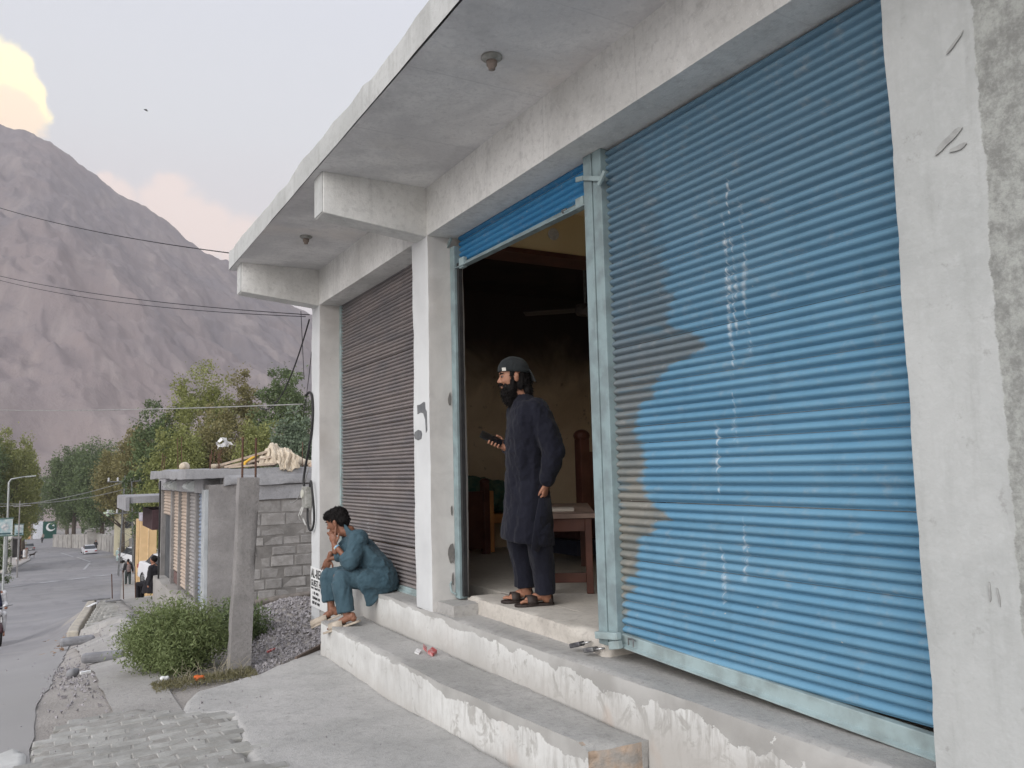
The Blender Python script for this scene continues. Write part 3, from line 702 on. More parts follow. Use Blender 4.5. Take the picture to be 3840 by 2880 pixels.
for y in (5.60, 8.455):
    mb = MB(); w_ = .20
    mb.prism([(1.655, 3.76), (1.655, 3.455), (2.46, 3.372), (2.46, 3.76)], y, y+w_, 'Y'); mb.build('bracket', M['conc'], S, bevel=.006)
    mb = MB(); mb.box((1.648, y+.004, 3.462), (1.6545, y+w_-.004, 3.757)); mb.build('bracket_face', M['fascia'], S)
# room behind the open door
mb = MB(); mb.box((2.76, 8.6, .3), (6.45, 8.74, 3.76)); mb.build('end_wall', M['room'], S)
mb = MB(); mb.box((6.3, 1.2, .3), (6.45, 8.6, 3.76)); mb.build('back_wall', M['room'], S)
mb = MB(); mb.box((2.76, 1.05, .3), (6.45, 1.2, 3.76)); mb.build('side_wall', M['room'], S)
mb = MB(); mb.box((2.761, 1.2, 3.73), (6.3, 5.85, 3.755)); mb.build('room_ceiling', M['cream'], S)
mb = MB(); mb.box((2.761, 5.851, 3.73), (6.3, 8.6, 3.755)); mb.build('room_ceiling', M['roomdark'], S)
mb = MB(); mb.box((2.762, 5.60, 3.375), (6.3, 5.85, 3.729)); mb.build('ceiling_beam', M['cream'], S)
mb = MB(); mb.box((2.762, 5.585, 3.335), (6.3, 5.87, 3.374)); mb.build('beam_edging', M['dwood'], S)
# roller shutters: corrugated slats one by one
def slat_mesh(p, y0, y1, depth, mat):
    pr = [(.004, 0), (.004, .07), (-depth*.30, .17), (-depth*.72, .29), (-depth*.96, .42), (-depth, .54), (-depth*.88, .68), (-depth*.58, .82), (-depth*.18, .94), (.004, 1.0)]
    vs = []; 
    for y in (y0, y1):
        for x, t in pr: vs.append((x, y, t*p))
    k = len(pr); fs = [(i, i+1, k+i+1, k+i) for i in range(k-1)]
    me = bpy.data.meshes.new('slat'); me.from_pydata(vs, [], fs); me.polygons.foreach_set('use_smooth', [True]*len(fs)); me.materials.append(mat); me.update(); return me
def shutter(y0, y1, z0, n, p, depth, mat, railmat, rz0, rz1, lab, rail_h=.06):
    mb = MB()
    mb.rings([[V(2.668, y1, rz1), V(2.708, y1, rz1), V(2.708, y1, rz1+rail_h), V(2.668, y1, rz1+rail_h)], [V(2.668, y0, rz0), V(2.708, y0, rz0), V(2.708, y0, rz0+rail_h*1.2), V(2.668, y0, rz0+rail_h*1.2)]])
    sh = mb.build('roller_shutter', railmat, S, lab, bevel=.004)
    mb = MB(); mb.rings([[V(2.645, y1, rz1-.004), V(2.668, y1, rz1-.004), V(2.668, y1, rz1+.012), V(2.645, y1, rz1+.004)], [V(2.645, y0, rz0-.004), V(2.668, y0, rz0-.004), V(2.668, y0, rz0+.012), V(2.645, y0, rz0+.004)]]); mb.build('rail_foot', railmat, sh)
    me = slat_mesh(p, y0, y1, depth, mat)
    rs_ = random.Random(n)
    for i in range(n):
        o_ = mesh_obj('slat', me, None, sh, None, (2.70+rs_.uniform(-.0015, .0015), 0, z0+i*p+rs_.uniform(-.0008, .0008))); o_.rotation_euler = (rs_.uniform(-.0006, .0006), rs_.uniform(-.03, .03), 0)
    return sh
sb = shutter(1.69, 3.60, .667, 62, .0437, .021, M['blue'], M['rail'], .575, .655, 'blue corrugated roller shutter pulled fully down, grey primer showing beside the post')
mb = MB(); mb.tube([(2.655, 3.50, .70), (2.64, 3.50, .71), (2.64, 3.46, .71), (2.655, 3.46, .70)], .004, 6); mb.tube([(2.64, 3.50, .71), (2.64, 3.50, .675)], .004, 6); mb.tube([(2.64, 3.46, .71), (2.64, 3.46, .672)], .004, 6); mb.build('lock_staple', M['steel'], sb)
shutter(5.89, 8.40, .61, 82, .034, .017, M['brown'], M['rail'], .578, .582, 'grey-brown corrugated roller shutter, closed, behind the seated boy', .035)
so2 = shutter(3.77, 5.52, 3.165, 6, .0437, .015, M['blue2'], M['teal'], 3.105, 3.125, 'blue roller shutter rolled up over the open doorway', .03)
for q_ in (((2.655, 3.80, 3.10), (2.69, 3.88, 3.17)), ((2.655, 5.38, 3.11), (2.69, 5.46, 3.19))): mb = MB(); mb.box(*q_); mb.build('shutter_lug', M['rail'], so2, bevel=.006)
mb = MB(); mb.tube([(2.655, 4.0, 3.115), (2.64, 4.0, 3.13), (2.64, 3.95, 3.13)], .006, 6); mb.build('lock_staple', M['steel'], so2)
def post(name, y0, y1, z0, z1, x0=2.64, x1=2.705, mat='teal', lab=None):
    mb = MB(); mb.box((x0, y0, z0), (x1, y1, z1)); return mb.build(name, M[mat], S, lab, bevel=.004)
pc = post('door_post', 3.688, 3.766, .64, 3.38, lab='pale teal steel post between the doorway and the blue shutter')
mb = MB(); mb.box((2.645, 3.602, .64), (2.705, 3.682, 3.381)); mb.build('guide_channel', M['teal'], pc, bevel=.004)
mb = MB(); mb.obox((2.63, 3.66, 3.22), (.006, 0, 0), (0, .10, .035), (0, .004, -.012)); mb.obox((2.625, 3.565, 3.19), (.006, 0, 0), (0, .03, -.03), (0, .008, .008)); mb.obox((2.625, 3.78, 3.255), (.005, 0, 0), (0, .035, .006), (0, .002, -.014)); mb.build('stop_bracket', M['rail'], pc)
mb = MB(); mb.obox((2.625, 3.66, .70), (.016, 0, 0), (0, .10, -.012), (0, .003, .018)); mb.obox((2.615, 3.58, .665), (.014, 0, 0), (0, .045, -.01), (0, .003, .02)); mb.build('hasp', M['rail'], pc, bevel=.003)
pl = post('door_post', 5.505, 5.582, .66, 3.30, lab='pale teal steel guide against the pillar side of the doorway')
mb = MB(); mb.box((2.66, 5.470, .68), (2.69, 5.503, 3.16)); mb.build('guide_channel', M['black'], pl)
mb = MB(); mb.obox((2.625, 5.56, 3.33), (.006, 0, 0), (0, .04, -.028), (0, .006, .01)); mb.tube([(2.63, 5.60, .80), (2.60, 5.58, .76), (2.60, 5.56, .71), (2.63, 5.55, .69)], .008, 6); mb.build('stop_bracket', M['rail'], pl)
post('guide_channel', 8.402, 8.440, .585, 3.38, 2.67, 2.705, 'rail')
post('guide_channel', 5.891, 5.915, .585, 3.38, 2.66, 2.697, 'rail')
# dark brush patches and knocks on the pillar
def patch_mesh(name, cy, cz, pts, mat, x=Xp-.0045):
    mb = MB(); mb.prism([(cy+a, cz+b) for a, b in pts], x, x+.004, 'X'); return mb.build(name, mat, S)
dk = simple('dark_grey_daub', (.12, .125, .135), .8, (.17, .175, .18), 20, .2)
patch_mesh('paint_daub', 5.735, 2.07, [(.075, .03), (.02, .03), (-.05, .045), (-.075, .04), (-.08, -.01), (-.105, -.03), (-.11, -.17), (-.085, -.19), (-.075, -.09), (-.04, -.04), (.01, -.03), (.07, -.04)], dk)
patch_mesh('paint_daub', 5.80, 1.875, [(.065, .02), (.0, .035), (-.06, .025), (-.075, -.0), (-.06, -.035), (.0, -.045), (.06, -.03), (.08, -.005)], dk)
dm = simple('scraped_cement', (.29, .295, .29), .9, (.36, .37, .36), 20, .4)
def lerp(a, b, t): return a+(b-a)*t
for (cy, cz, sy, sz, an) in [(1.485, 2.60, .055, .012, .55), (1.455, 2.565, .03, .008, .1), (1.44, 2.9, .045, .005, .7), (1.47, 1.2, .003, .028, 0), (1.445, 1.19, .003, .03, .1)]:
    pts = []
    for k in range(14):
        t = 2*math.pi*k/14; r_ = .75+.4*random.random(); a, b = sy*math.cos(t)*r_, sz*math.sin(t)*r_
        pts.append((a*math.cos(an)-b*math.sin(an), -(a*math.sin(an)+b*math.cos(an))))
    patch_mesh('scrape', cy, cz, pts, dm, Xp-.0062)
# holes knocked out beside the door guide
for (z, a, b) in [(2.13, .02, .05), (1.30, .012, .04), (.98, .04, .075), (.80, .012, .05)]:
    mb = MB(); pts = [(2.625+a*math.cos(t)*(.8+.4*random.random())*(1 if math.cos(t) < 0 else .3), z+b*math.sin(t)*(.8+.3*random.random())) for t in [2*math.pi*k/12 for k in range(12)]]
    mb.prism(pts, 5.5785, 5.5815, 'Y'); mb.build('broken_patch', M['mortar'], S)
# painted notice low on the corner pillar
nb = MB(); nb.box((Xp-.0085, 8.15, .215), (Xp-.0045, 8.735, .62)); board = nb.build('painted_notice', simple('notice_white', (.80, .81, .80), .6, (.74, .75, .75), 8, .05), S, 'white notice with black lettering at the foot of the corner pillar')
ink = simple('black_lettering', (.02, .02, .022), .6, (.03, .03, .03), 10, 0)
def text(s_, y, z, size, parent, mat=ink, x=Xp-.0105, sx=1.0):
    cu = bpy.data.curves.new('lettering', 'FONT'); cu.body = s_; cu.size = size; cu.extrude = .001; cu.offset = size*.018; cu.space_character = 1.05
    cu.materials.append(mat); o_ = bpy.data.objects.new('lettering', cu); col.objects.link(o_)
    dg = bpy.context.evaluated_depsgraph_get(); dg.update(); me = bpy.data.meshes.new_from_object(o_.evaluated_get(dg)); bpy.data.objects.remove(o_)
    o_ = bpy.data.objects.new('lettering', me); col.objects.link(o_)
    o_.location = (x, y, z); o_.rotation_euler = Matrix(((0, 0, -1), (-1, 0, 0), (0, 1, 0))).to_euler(); o_.scale = (sx, 1, 1)
    adopt(o_, parent); return o_
text('AL-REH', 8.71, .515, .125, board, sx=.95); text('GUEST HOU', 8.715, .430, .088, board, sx=.95)

for (zz, y_a, y_b, hh) in [(.392, 8.71, 8.40, .030), (.342, 8.66, 8.43, .032), (.292, 8.67, 8.40, .034), (.243, 8.67, 8.40, .036)]:     # small print too fine to read
    mb = MB(); yy = y_a; q_ = random.Random(int(zz*1000))
    while yy > y_b:
        w_ = q_.uniform(.007, .013)
        if q_.random() < .85: mb.box((Xp-.0105, yy-w_, zz+q_.uniform(0, .006)), (Xp-.0087, yy-.003, zz+hh*q_.uniform(.7, 1)))
        yy -= w_+.004
    mb.build('small_print', ink, board)
mb = MB(); mb.obox((Xp-.006, 8.1, .43), (.003, 0, 0), (0, .05, 0), (0, 0, .05)); mb.build('red_mark', M['red'], board)

# ---- lamp holders under the canopy
for (x, y, lab) in [(1.965, 3.60, 'bulbless ceiling lamp holder above the blue shutter'), (1.987, 7.26, 'bulbless ceiling lamp holder above the brown shutter')]:
    L_ = empty('lamp_holder', (x, y, 3.755), lab, 'lamp holder', 'bulbless lamp holders under the canopy')
    mb = MB(); mb.lathe([(.0, .002), (.055, 0), (.057, -.010), (.044, -.020), (.030, -.026)], (x, y, 3.757)); mb.build('rose', M['greyp'], L_, smooth=True)
    mb = MB(); mb.lathe([(.030, -.024), (.028, -.048), (.019, -.060), (.018, -.072), (.0, -.072)], (x, y, 3.757)); mb.build('socket', simple('aged_bakelite', (.27, .22, .19), .6, (.2, .165, .14), 30, .1), L_, smooth=True)

# ---- padlocks lying open by the post
for i, (c, an, lab, m_) in enumerate([((2.60, 3.90, .618), .5, 'dark padlock hanging open at the foot of the teal post, nearer the doorway', 'steel'), ((2.60, 3.77, .612), .75, 'grey padlock with a bright shackle, nearer the blue shutter', 'steel')]):
    P_ = empty('padlock', c, lab, 'padlock', 'open padlocks at the foot of the post')
    mb = MB(); d = V(-.25, math.sin(an), -.15).normalized()*.034; s_ = V(.9, .2, 0).normalized()*.024; u_ = d.cross(s_).normalized()*.013
    mb.obox(V(*c)+d*.4, d, s_, u_); mb.build('padlock_body', simple('padlock_metal', (.06, .06, .065) if i == 0 else (.20, .20, .20), .4, (.10, .10, .11), 40, .1, metal=.5), P_, bevel=.006)
    mb = MB(); a = V(*c)-d*.6; pts = [a-s_*.6, a-s_*.6-d*1.2, a-d*1.7, a+s_*.6-d*1.2, a+s_*.6]
    mb.tube(pts, .0042, 8); mb.build('shackle', simple('bright_shackle', (.7, .7, .7), .25, (.5, .5, .5), 30, 0, metal=.9), P_, smooth=True)
# ---- meter box with a coil of cable on the corner pillar
J = empty('meter_box', (2.44, 8.80, 1.3), 'grey electric meter box with a hanging coil of cable on the corner pillar', 'meter box')
mb = MB(); mb.box((2.38, 8.70, 1.23), (2.452, 8.86, 1.46)); mb.build('box', M['greyp'], J, bevel=.012)
mb = MB(); mb.lathe([(0, 0), (.045, 0), (.05, .03), (.04, .05), (0, .055)], (2.37, 8.82, 1.38), 'X'); mb.build('meter_dial', simple('dial_cream', (.55, .55, .48), .5), J)
mb = MB(); mb.tube([(2.38, 8.79, 1.24), (2.36, 8.80, 1.16), (2.39, 8.83, 1.12), (2.41, 8.80, 1.05)], .008, 6); mb.tube([(2.38, 8.84, 1.24), (2.35, 8.86, 1.15), (2.38, 8.9, 1.1)], .006, 6); mb.build('loose_wire', simple('white_wire', (.6, .6, .58), .5), J)
mb = MB(); pts = [(2.42+.01*math.sin(t*2), 8.64+.11*math.cos(t), 1.26+.26*math.sin(t)) for t in [2*math.pi*k/28+1.7 for k in range(27)]]
mb.tube(pts, .012, 8); mb.build('cable_coil', M['black'], J, smooth=True)
mb = MB(); pts = [(2.41, 8.80, 2.44), (2.43, 8.72, 2.47), (2.44, 8.66, 2.40), (2.44, 8.645, 2.2), (2.44, 8.70, 2.0), (2.43, 8.80, 1.8), (2.42, 8.88, 1.62), (2.41, 8.885, 1.5), (2.42, 8.84, 1.42)]
def smooth_pts(p, k=6):
    p = [Vector(q) for q in p]; out = []
    for i in range(len(p)-1):
        a, b, c, d = p[max(i-1, 0)], p[i], p[i+1], p[min(i+2, len(p)-1)]
        for j in range(k):
            t = j/k; out.append(.5*((2*b)+(c-a)*t+(2*a-5*b+4*c-d)*t*t+(3*b-a-3*c+d)*t**3))
    return out+[p[-1]]
mb.tube(smooth_pts(pts), .013, 8); o = mb.build('supply_cable', M['black'], None, smooth=True); tag(o, 'thick black cable looping down the corner pillar into the meter box', 'cable')

# ---- litter on the step
mb = MB(); mb.obox((2.335, 5.32, .358), V(.030, .03, .004), V(-.012, .016, .010), V(0, -.004, .012)); mb.obox((2.315, 5.40, .372), V(.012, .028, .006), V(-.01, .008, .012), V(0, 0, .008))
P_ = mb.build('crushed_packet', M['red'], None, bevel=.003); tag(P_, 'crushed red packet lying on the lower step', 'packet')
mb = MB(); mb.obox((2.27, 5.42, .350), V(.018, .02, .006), V(-.012, .01, .006), V(0, 0, .005)); mb.build('torn_paper', M['litterw'], P_)

# ================================================================== STREET BEYOND THE SHOP
# concrete post with rebar
P0 = empty('concrete_post', (1.44, 7.4, -.05), 'square cement post with two rebar ends sticking out of its top, beside the bush', 'post')
def postshape(P):
    k = (P[:, 2]+.2)/1.78; P[:, 0] += k*.075; P[:, 1] += .0*k
    w_ = .5+.5*k; return P
rough_box('shaft', (1.355, 7.30, -.25), (1.528, 7.435, 1.575), M['post'], P0, None, .03, .005, .006, 2.5, 44, 'xXyYZ', postshape)
for (x, z0, z1) in [(1.462, 1.2, 1.93), (1.575, 1.2, 1.92)]:
    mb = MB(); mb.tube([(x, 7.37, z0), (x+.005, 7.375, z1)], .009, 6); mb.build('rebar', M['rust'], P0)
# block building with a row of shutters
B = empty('block_building', (2.5, 15.5, -1), 'low grey block building down the street with tan and grey shutters', 'building')
BX, BY0, BY1 = 2.5, 15.5, 22.75
mb = MB(); mb.box((BX+.25, BY0+.03, -1.6), (8.6, BY1, 1.55)); mb.build('inner_wall', M['mortar'], B)
blk = []
for k in range(5):
    b_ = MB(); random.seed(60+k); L, H, D_ = .41, .205, .05; q = lambda x, z, y: V(x+random.uniform(-.008, .008), y+random.uniform(-.004, .003), z+random.uniform(-.007, .007))
    e = .014
    b_.rings([[q(-L/2, -H/2, .04), q(L/2, -H/2, .04), q(L/2, H/2, .04), q(-L/2, H/2, .04)], [q(-L/2, -H/2, -.004), q(L/2, -H/2, -.004), q(L/2, H/2, -.004), q(-L/2, H/2, -.004)], [q(-L/2+e, -H/2+e, -.016), q(L/2-e, -H/2+e, -.016), q(L/2-e, H/2-e, -.016), q(-L/2+e, H/2-e, -.016)]])
    me = b_.mesh('block'); me.materials.append(M['block']); blk.append(me)
rr = random.Random(11)
z = 1.12; row = 0; widths = []
while z > -1.5:
    h = .235 if row < 2 else rr.uniform(.175, .215); x = 3.02-rr.random()*.3
    while x < 5.6:
        wd = .455 if row < 2 else rr.uniform(.30, .46)
        if row >= 2 and rr.random() < .06: x += wd*.6
        me = blk[rr.randrange(5)]
        if x+wd > 3.0:
            o = mesh_obj('block', me, None, B, None, (x+wd/2, BY0+.02-(rr.uniform(0, .012) if row > 1 else 0), z-h/2)); o.scale = ((wd-.018)/.41, 1, (h-.018)/.205)
            if row > 1: o.rotation_euler = (rr.uniform(-.07, .07), rr.uniform(-.035, .035), rr.uniform(-.06, .06)); o.scale.z *= rr.uniform(.86, 1.02); o.location.y += rr.uniform(-.01, .012)
        x += wd
    z -= h; row += 1
rough_box('mortar_face', (2.9, BY0+.012, -1.6), (8.6, BY0+.04, 1.2), M['mortar'], B, None, .08, .010, 0, 3, 71, 'y')
rough_box('ring_beam', (2.98, BY0-.03, 1.14), (8.6, BY0+.3, 1.40), M['slabc'], B, None, .06, .010, .006, 3, 72, 'xXyzZ')
rough_box('corner_pillar', (2.50, BY0-.035, -1.5), (3.02, BY0+.4, 1.44), M['post'], B, None, .06, .008, .006, 2.5, 73, 'xXyY')
mb = MB(); mb.box((2.44, BY0+.0, -1.1), (2.5, BY0+.36, 1.35)); mb.build('blue_grey_jamb', simple('blue_grey_paint', (.33, .35, .36), .8, (.40, .42, .43), 5, .2), B)
def slsh(P):
    t = P[:, 2] > 1.68
    P[:, 2] += np.where(t, .05*np.clip((P[:, 1]-17)/3, -1, .2)+.02*np.sin(P[:, 1]*2.1), 0)
    return P
rough_box('roof_slab', (2.1, BY0-.06, 1.545), (8.8, 21.2, 1.72), M['slabc'], B, 'roof slab with a rough uneven rim', .09, .014, .010, 1.6, 74, 'xXyYzZ', slsh)
rough_box('roof_edge', (2.75, BY0-.10, 1.41), (8.8, BY0+.4, 1.60), M['slabc'], B, None, .05, .018, .012, 2.4, 75, 'xXyYzZ')
mb = MB()
mb.box((2.46, BY0+.36, 1.28), (2.75, BY1, 1.54)); mb.build('shop_fascia', M['slabc'], B)
for (y, yw) in [(16.9, .5), (19.4, .35), (20.2, .35)]:
    mb = MB(); mb.rings([[V(2.42-.12*math.sin(t*math.pi), yy, 1.30+.2*t) for t in (0, .25, .5, .75, 1)]+[V(2.46, yy, 1.5), V(2.46, yy, 1.3)] for yy in (y, y+yw)]); mb.build('shutter_box', simple('pale_tin', (.55, .58, .58), .5, (.45, .48, .47), 9, .2), B)
def shut2(y0, y1, z0, z1, mat, lab, n=14):
    p = (z1-z0)/ n; s_ = MB(); s_.box((2.60, y0, z0), (2.63, y1, z1)); sh = s_.build('roller_shutter', mat, B, lab)
    nn_ = int((z1-z0)/.075); p = (z1-z0)/nn_
    pr = [(2.60, 0), (2.578, .3), (2.570, .55), (2.585, .85), (2.60, 1)]
    me = bpy.data.meshes.new('slat'); me.from_pydata([(x-2.6, y, t*p) for y in (y0, y1) for x, t in pr], [], [(i, i+1, 5+i+1, 5+i) for i in range(4)]); me.materials.append(mat); me.update()
    for i in range(nn_): mesh_obj('slat', me, None, sh, None, (2.598, 0, z0+i*p))
    return sh
shut2(15.9, 17.02, -.82, 1.27, M['bluegreyshut'], 'blue-grey shutter with worn white writing, nearest the block wall')
shut2(17.22, 18.2, -.80, 1.27, M['greyshut'], 'grey shutter second from the block wall')
shut2(18.32, 19.45, -.80, 1.27, M['tanshut'], 'tan shutter between the grey one and the second tan one')
shut2(19.55, 20.62, -.55, 1.27, M['tanshut'], 'tan shutter above the dark hatch')
shut2(20.88, 22.6, .66, 1.27, M['tanshut'], 'tan shutter rolled half up over a dark opening')
mb = MB(); mb.box((2.62, 20.9, -.9), (2.66, 22.6, .66)); mb.build('doorway_shade_sheet', simple('doorway_shade_grey', (.07, .075, .08), .7, (.10, .105, .11), 3, .1), B)  # flat dark sheet painted as the shade inside the open doorway
mb = MB(); mb.box((2.585, 19.55, -.82), (2.62, 20.62, -.57)); mb.build('hatch', simple('rust_brown_paint', (.19, .12, .11), .7), B)
for y0, y1, m_ in [(17.03, 17.21, 'post'), (18.21, 18.31, 'post'), (19.46, 19.54, 'post'), (20.63, 20.87, 'post'), (22.6, 22.75, 'post')]:
    mb = MB(); mb.box((2.52, y0, -1.1), (2.7, y1, 1.30)); mb.build('door_jamb', M[m_], B)
rough_box('platform', (2.36, BY0+.3, -1.9), (2.8, 22.74, -.86), M['walk_conc'], B, None, .1, .012, .012, 2, 77, 'xyYZ')
mb = MB(); mb.tube([(2.40, 21.9, -.86), (2.40, 21.9, 1.5)], .022, 8); mb.build('pipe', M['black'], B)
mb = MB(); mb.box((1.75, 22.95, .95), (2.8, 26, 1.12)); mb.box((1.72, 22.9, .76), (1.8, 26, 1.1)); mb.build('canopy', M['slabc'], B, 'lower canopy of the next shop'); 
mb = MB(); mb.box((2.35, 23.0, .25), (2.8, 25.5, .76)); mb.build('signboard', simple('maroon_board', (.08, .045, .05), .7), B)
mb = MB(); mb.box((3.5, 22.76, -1.9), (8.6, 26, .94)); mb.build('next_shop_wall', M['mortar'], B)
# rebar stubs on the roof
for i, (x, y, h) in enumerate([(2.55, 15.7, .28), (2.62, 15.8, .33), (2.6, 16.0, .38), (2.7, 15.75, .30), (2.8, 15.9, .22), (2.5, 19.5, .75), (2.62, 19.9, .8), (2.3, 20.8, .45), (2.36, 21.0, .4), (4.2, 15.6, .5)]):
    mb = MB(); mb.tube([(x, y, 1.55), (x+.03*math.sin(i), y, 1.7+h)], .008, 5); mb.build('rebar', M['rust'], B)
# things piled on that roof
def lump(name, mat, pts, rad, label, cat, group=None, seed=0, amp=.04, vox=.03, fr=7):
    mb = MB(); mb.chain(pts, rad, 10); me = remesh(mb, vox, 2, name)
    displace(me, lambda co, no: fbm(co[:, 0]*fr, co[:, 1]*fr, co[:, 2]*fr, 4, seed)*amp)
    o = mesh_obj(name, me, mat); tag(o, label, cat, group); return o
def drape(name, x0, x1, path, hfn, mat, lab, cat, seed, fold=.05, nu=70, nv=60, skew=0):
    path = np.array(path, float); L = np.r_[0, np.cumsum(np.hypot(*np.diff(path, axis=0).T))]; L /= L[-1]
    U, W_ = np.meshgrid(np.linspace(0, 1, nu), np.linspace(0, 1, nv), indexing='ij')
    y = np.interp(W_, L, path[:, 0]); z = np.interp(W_, L, path[:, 1]); k = hfn(U)
    x = x0+(x1-x0)*U+skew*W_; z = 1.73+(z-1.73)*k
    f = 1-2*np.abs(fbm(U*4+.6*W_, W_*.9, None, 3, seed)); f2 = 1-2*np.abs(fbm(U*9, W_*3, None, 3, seed+5))
    z = z+(f-.5)*fold+(f2-.5)*fold*.5; y = y-(f-.5)*fold-(f2-.5)*fold*.4; x = x+fbm(U*3, W_*4, None, 3, seed+2)*.06
    z = np.maximum(z, 1.735) if path[-1, 1] > 1.72 else z
    I = np.arange(U.size).reshape(U.shape); F = np.stack([I[:-1, :-1], I[1:, :-1], I[1:, 1:], I[:-1, 1:]], -1).reshape(-1, 4)
    o = mesh_obj(name, np_mesh(name, np.stack([x.ravel(), y.ravel(), z.ravel()], 1), F, True), mat); q = o.modifiers.new('s', 'SOLIDIFY'); q.thickness = .012; tag(o, lab, cat); return o
drape('sacking_heap', 3.28, 3.98, [(16.3, 1.74), (16.0, 1.95), (15.8, 2.14), (15.68, 2.13), (15.58, 1.95), (15.52, 1.76)], lambda u: .25+.85*np.exp(-((u-.62)/.30)**2), M['beigecloth'], 'crumpled beige sacking heaped highest on the block roof', 'sacking', 3, .085, skew=.02)
drape('sacking_fold', 3.66, 4.04, [(15.9, 2.02), (15.66, 2.05), (15.50, 1.95), (15.43, 1.70), (15.42, 1.66)], lambda u: .75+.25*np.sin(u*3.1), M['beigecloth'], 'beige sack hanging over the roof edge right of the heap', 'sacking', 5, .06, skew=.06)
lump('sandbag', M['beigecloth'], [(4.05, 15.85, 1.86), (4.25, 15.85, 1.83), (4.45, 15.85, 1.79)], [.09, .09, .07], 'pale sack lying between the heap and the rolled mat on the roof', 'sack', None, 6, .04)
lump('rolled_mat', simple('peach_plastic_sheet', (.66, .50, .38), .7), [(4.4, 15.75, 1.74), (4.6, 15.75, 1.80), (4.8, 15.75, 1.83), (5.2, 15.75, 1.78)], [.05, .065, .065, .06], 'peach rolled sheet lying at the shop end of the block roof', 'roll', None, 7, .015)
lump('sack', M['beigecloth'], [(2.62, 15.75, 1.76), (2.85, 15.8, 1.76)], [.06, .05], 'flat pale sack at the street end of the roof pile', 'sack', None, 8, .03)
lump('sack', M['beigecloth'], [(2.45, 18.4, 1.80), (2.55, 18.8, 1.80)], [.09, .10], 'round pale sack alone on the far part of the roof', 'sack', None, 9, .03)
pk = simple('weathered_plank', (.52, .43, .34), .9, (.38, .31, .25), 9, .3)
for i, (a, b, lab) in enumerate([((2.65, 15.8, 1.76), (3.55, 15.7, 2.02), 'topmost plank leaning on the roof pile'), ((2.8, 15.65, 1.75), (3.6, 15.6, 1.92), 'plank under the topmost one on the roof pile'), ((2.85, 15.55, 1.745), (3.65, 15.5, 1.79), 'lowest plank at the front of the roof pile')]):
    a, b = Vector(a), Vector(b); d = (b-a)/2; mb = MB(); mb.obox((a+b)/2, d, V(0, .08, 0), d.cross(V(0, 1, 0)).normalized()*.018); tag(mb.build('plank', pk), lab, 'plank', 'planks piled on the block roof')
lump('yellow_strap', simple('yellow_cloth', (.70, .42, .06), .8), [(3.12, 15.55, 1.75), (3.14, 15.55, 1.83), (3.28, 15.55, 1.92), (3.38, 15.58, 1.96)], [.03, .03, .02, .015], 'ochre cloth caught in the planks on the roof', 'cloth', None, 10, .015, .015)
mb = MB(); r2 = random.Random(8)
for i in range(16):
    c_ = V(2.66+.26*r2.random(), 15.7+r2.uniform(-.04, .04), 2.12+.15*r2.random()); a_ = V(r2.uniform(-1, 1), r2.uniform(-.5, .5), r2.uniform(-.4, .4)).normalized()*.075; b_ = V(r2.uniform(-.3, .3), r2.uniform(-.5, .5), r2.uniform(-1, 1)).normalized()*.06
    mb.rings([[c_-a_, c_-b_*.6], [c_+b_*r2.uniform(.3, 1.2), c_+a_]], closed=False, cap=False)
tag(mb.build('white_rag', M['litterw']), 'torn white rag snagged on the rebar above the roof', 'rag')
mb = MB()
for i in range(9):
    a = i*.7; mb.tube([(2.62+.02*i, 15.7, 1.6), (2.70+.03*math.sin(a), 15.7, 1.9), (2.60+.035*i, 15.7, 2.13+.04*math.sin(a*2))], .004, 4)
tag(mb.build('tangled_wire', M['rust']), 'tangle of thin tie wire sticking up from the block building roof', 'wire')
# timber and rubbish at the foot of the block wall
for i, (a, b, r_, lab) in enumerate([((3.2, 14.9, -.62), (4.9, 14.8, -.55), .06, 'uppermost old pole lying along the block wall'), ((3.3, 14.6, -.74), (5.0, 14.5, -.70), .07, 'middle pole of the timber by the block wall'), ((3.4, 14.3, -.83), (4.6, 14.3, -.83), .05, 'lowest thin pole of the timber by the block wall')]):
    mb = MB(); mb.tube([a, ((a[0]+b[0])/2, a[1]+.05, (a[2]+b[2])/2+.02), b], [r_, r_*.9, r_*.8], 8); tag(mb.build('timber_pole', simple('grey_weathered_timber', (.17, .15, .135), .9, (.11, .10, .09), 12, .3), smooth=True), lab, 'pole', 'timber poles by the block wall')
lump('plastic_bag', simple('pale_plastic_bag', (.50, .54, .58), .4), [(4.25, 14.1, -.66), (4.35, 14.1, -.70), (4.30, 14.05, -.78)], [.06, .05, .03], 'pale plastic bag by the timber poles', 'bag', None, 15, .04, .02, 12)
# board edging the apron
mb = MB(); a, b = V(1.87, 7.13, .0), V(2.47, 7.68, .05); d = (b-a)/2; mb.obox((a+b)/2+V(0, 0, .01), d, V(-d.y, d.x, 0).normalized()*.012, V(0, 0, .045)); tag(mb.build('edge_board', simple('brown_board', (.16, .12, .10), .8, (.11, .085, .07), 9, .3), bevel=.004), 'weathered brown board edging the apron at the foot of the shop corner', 'board')
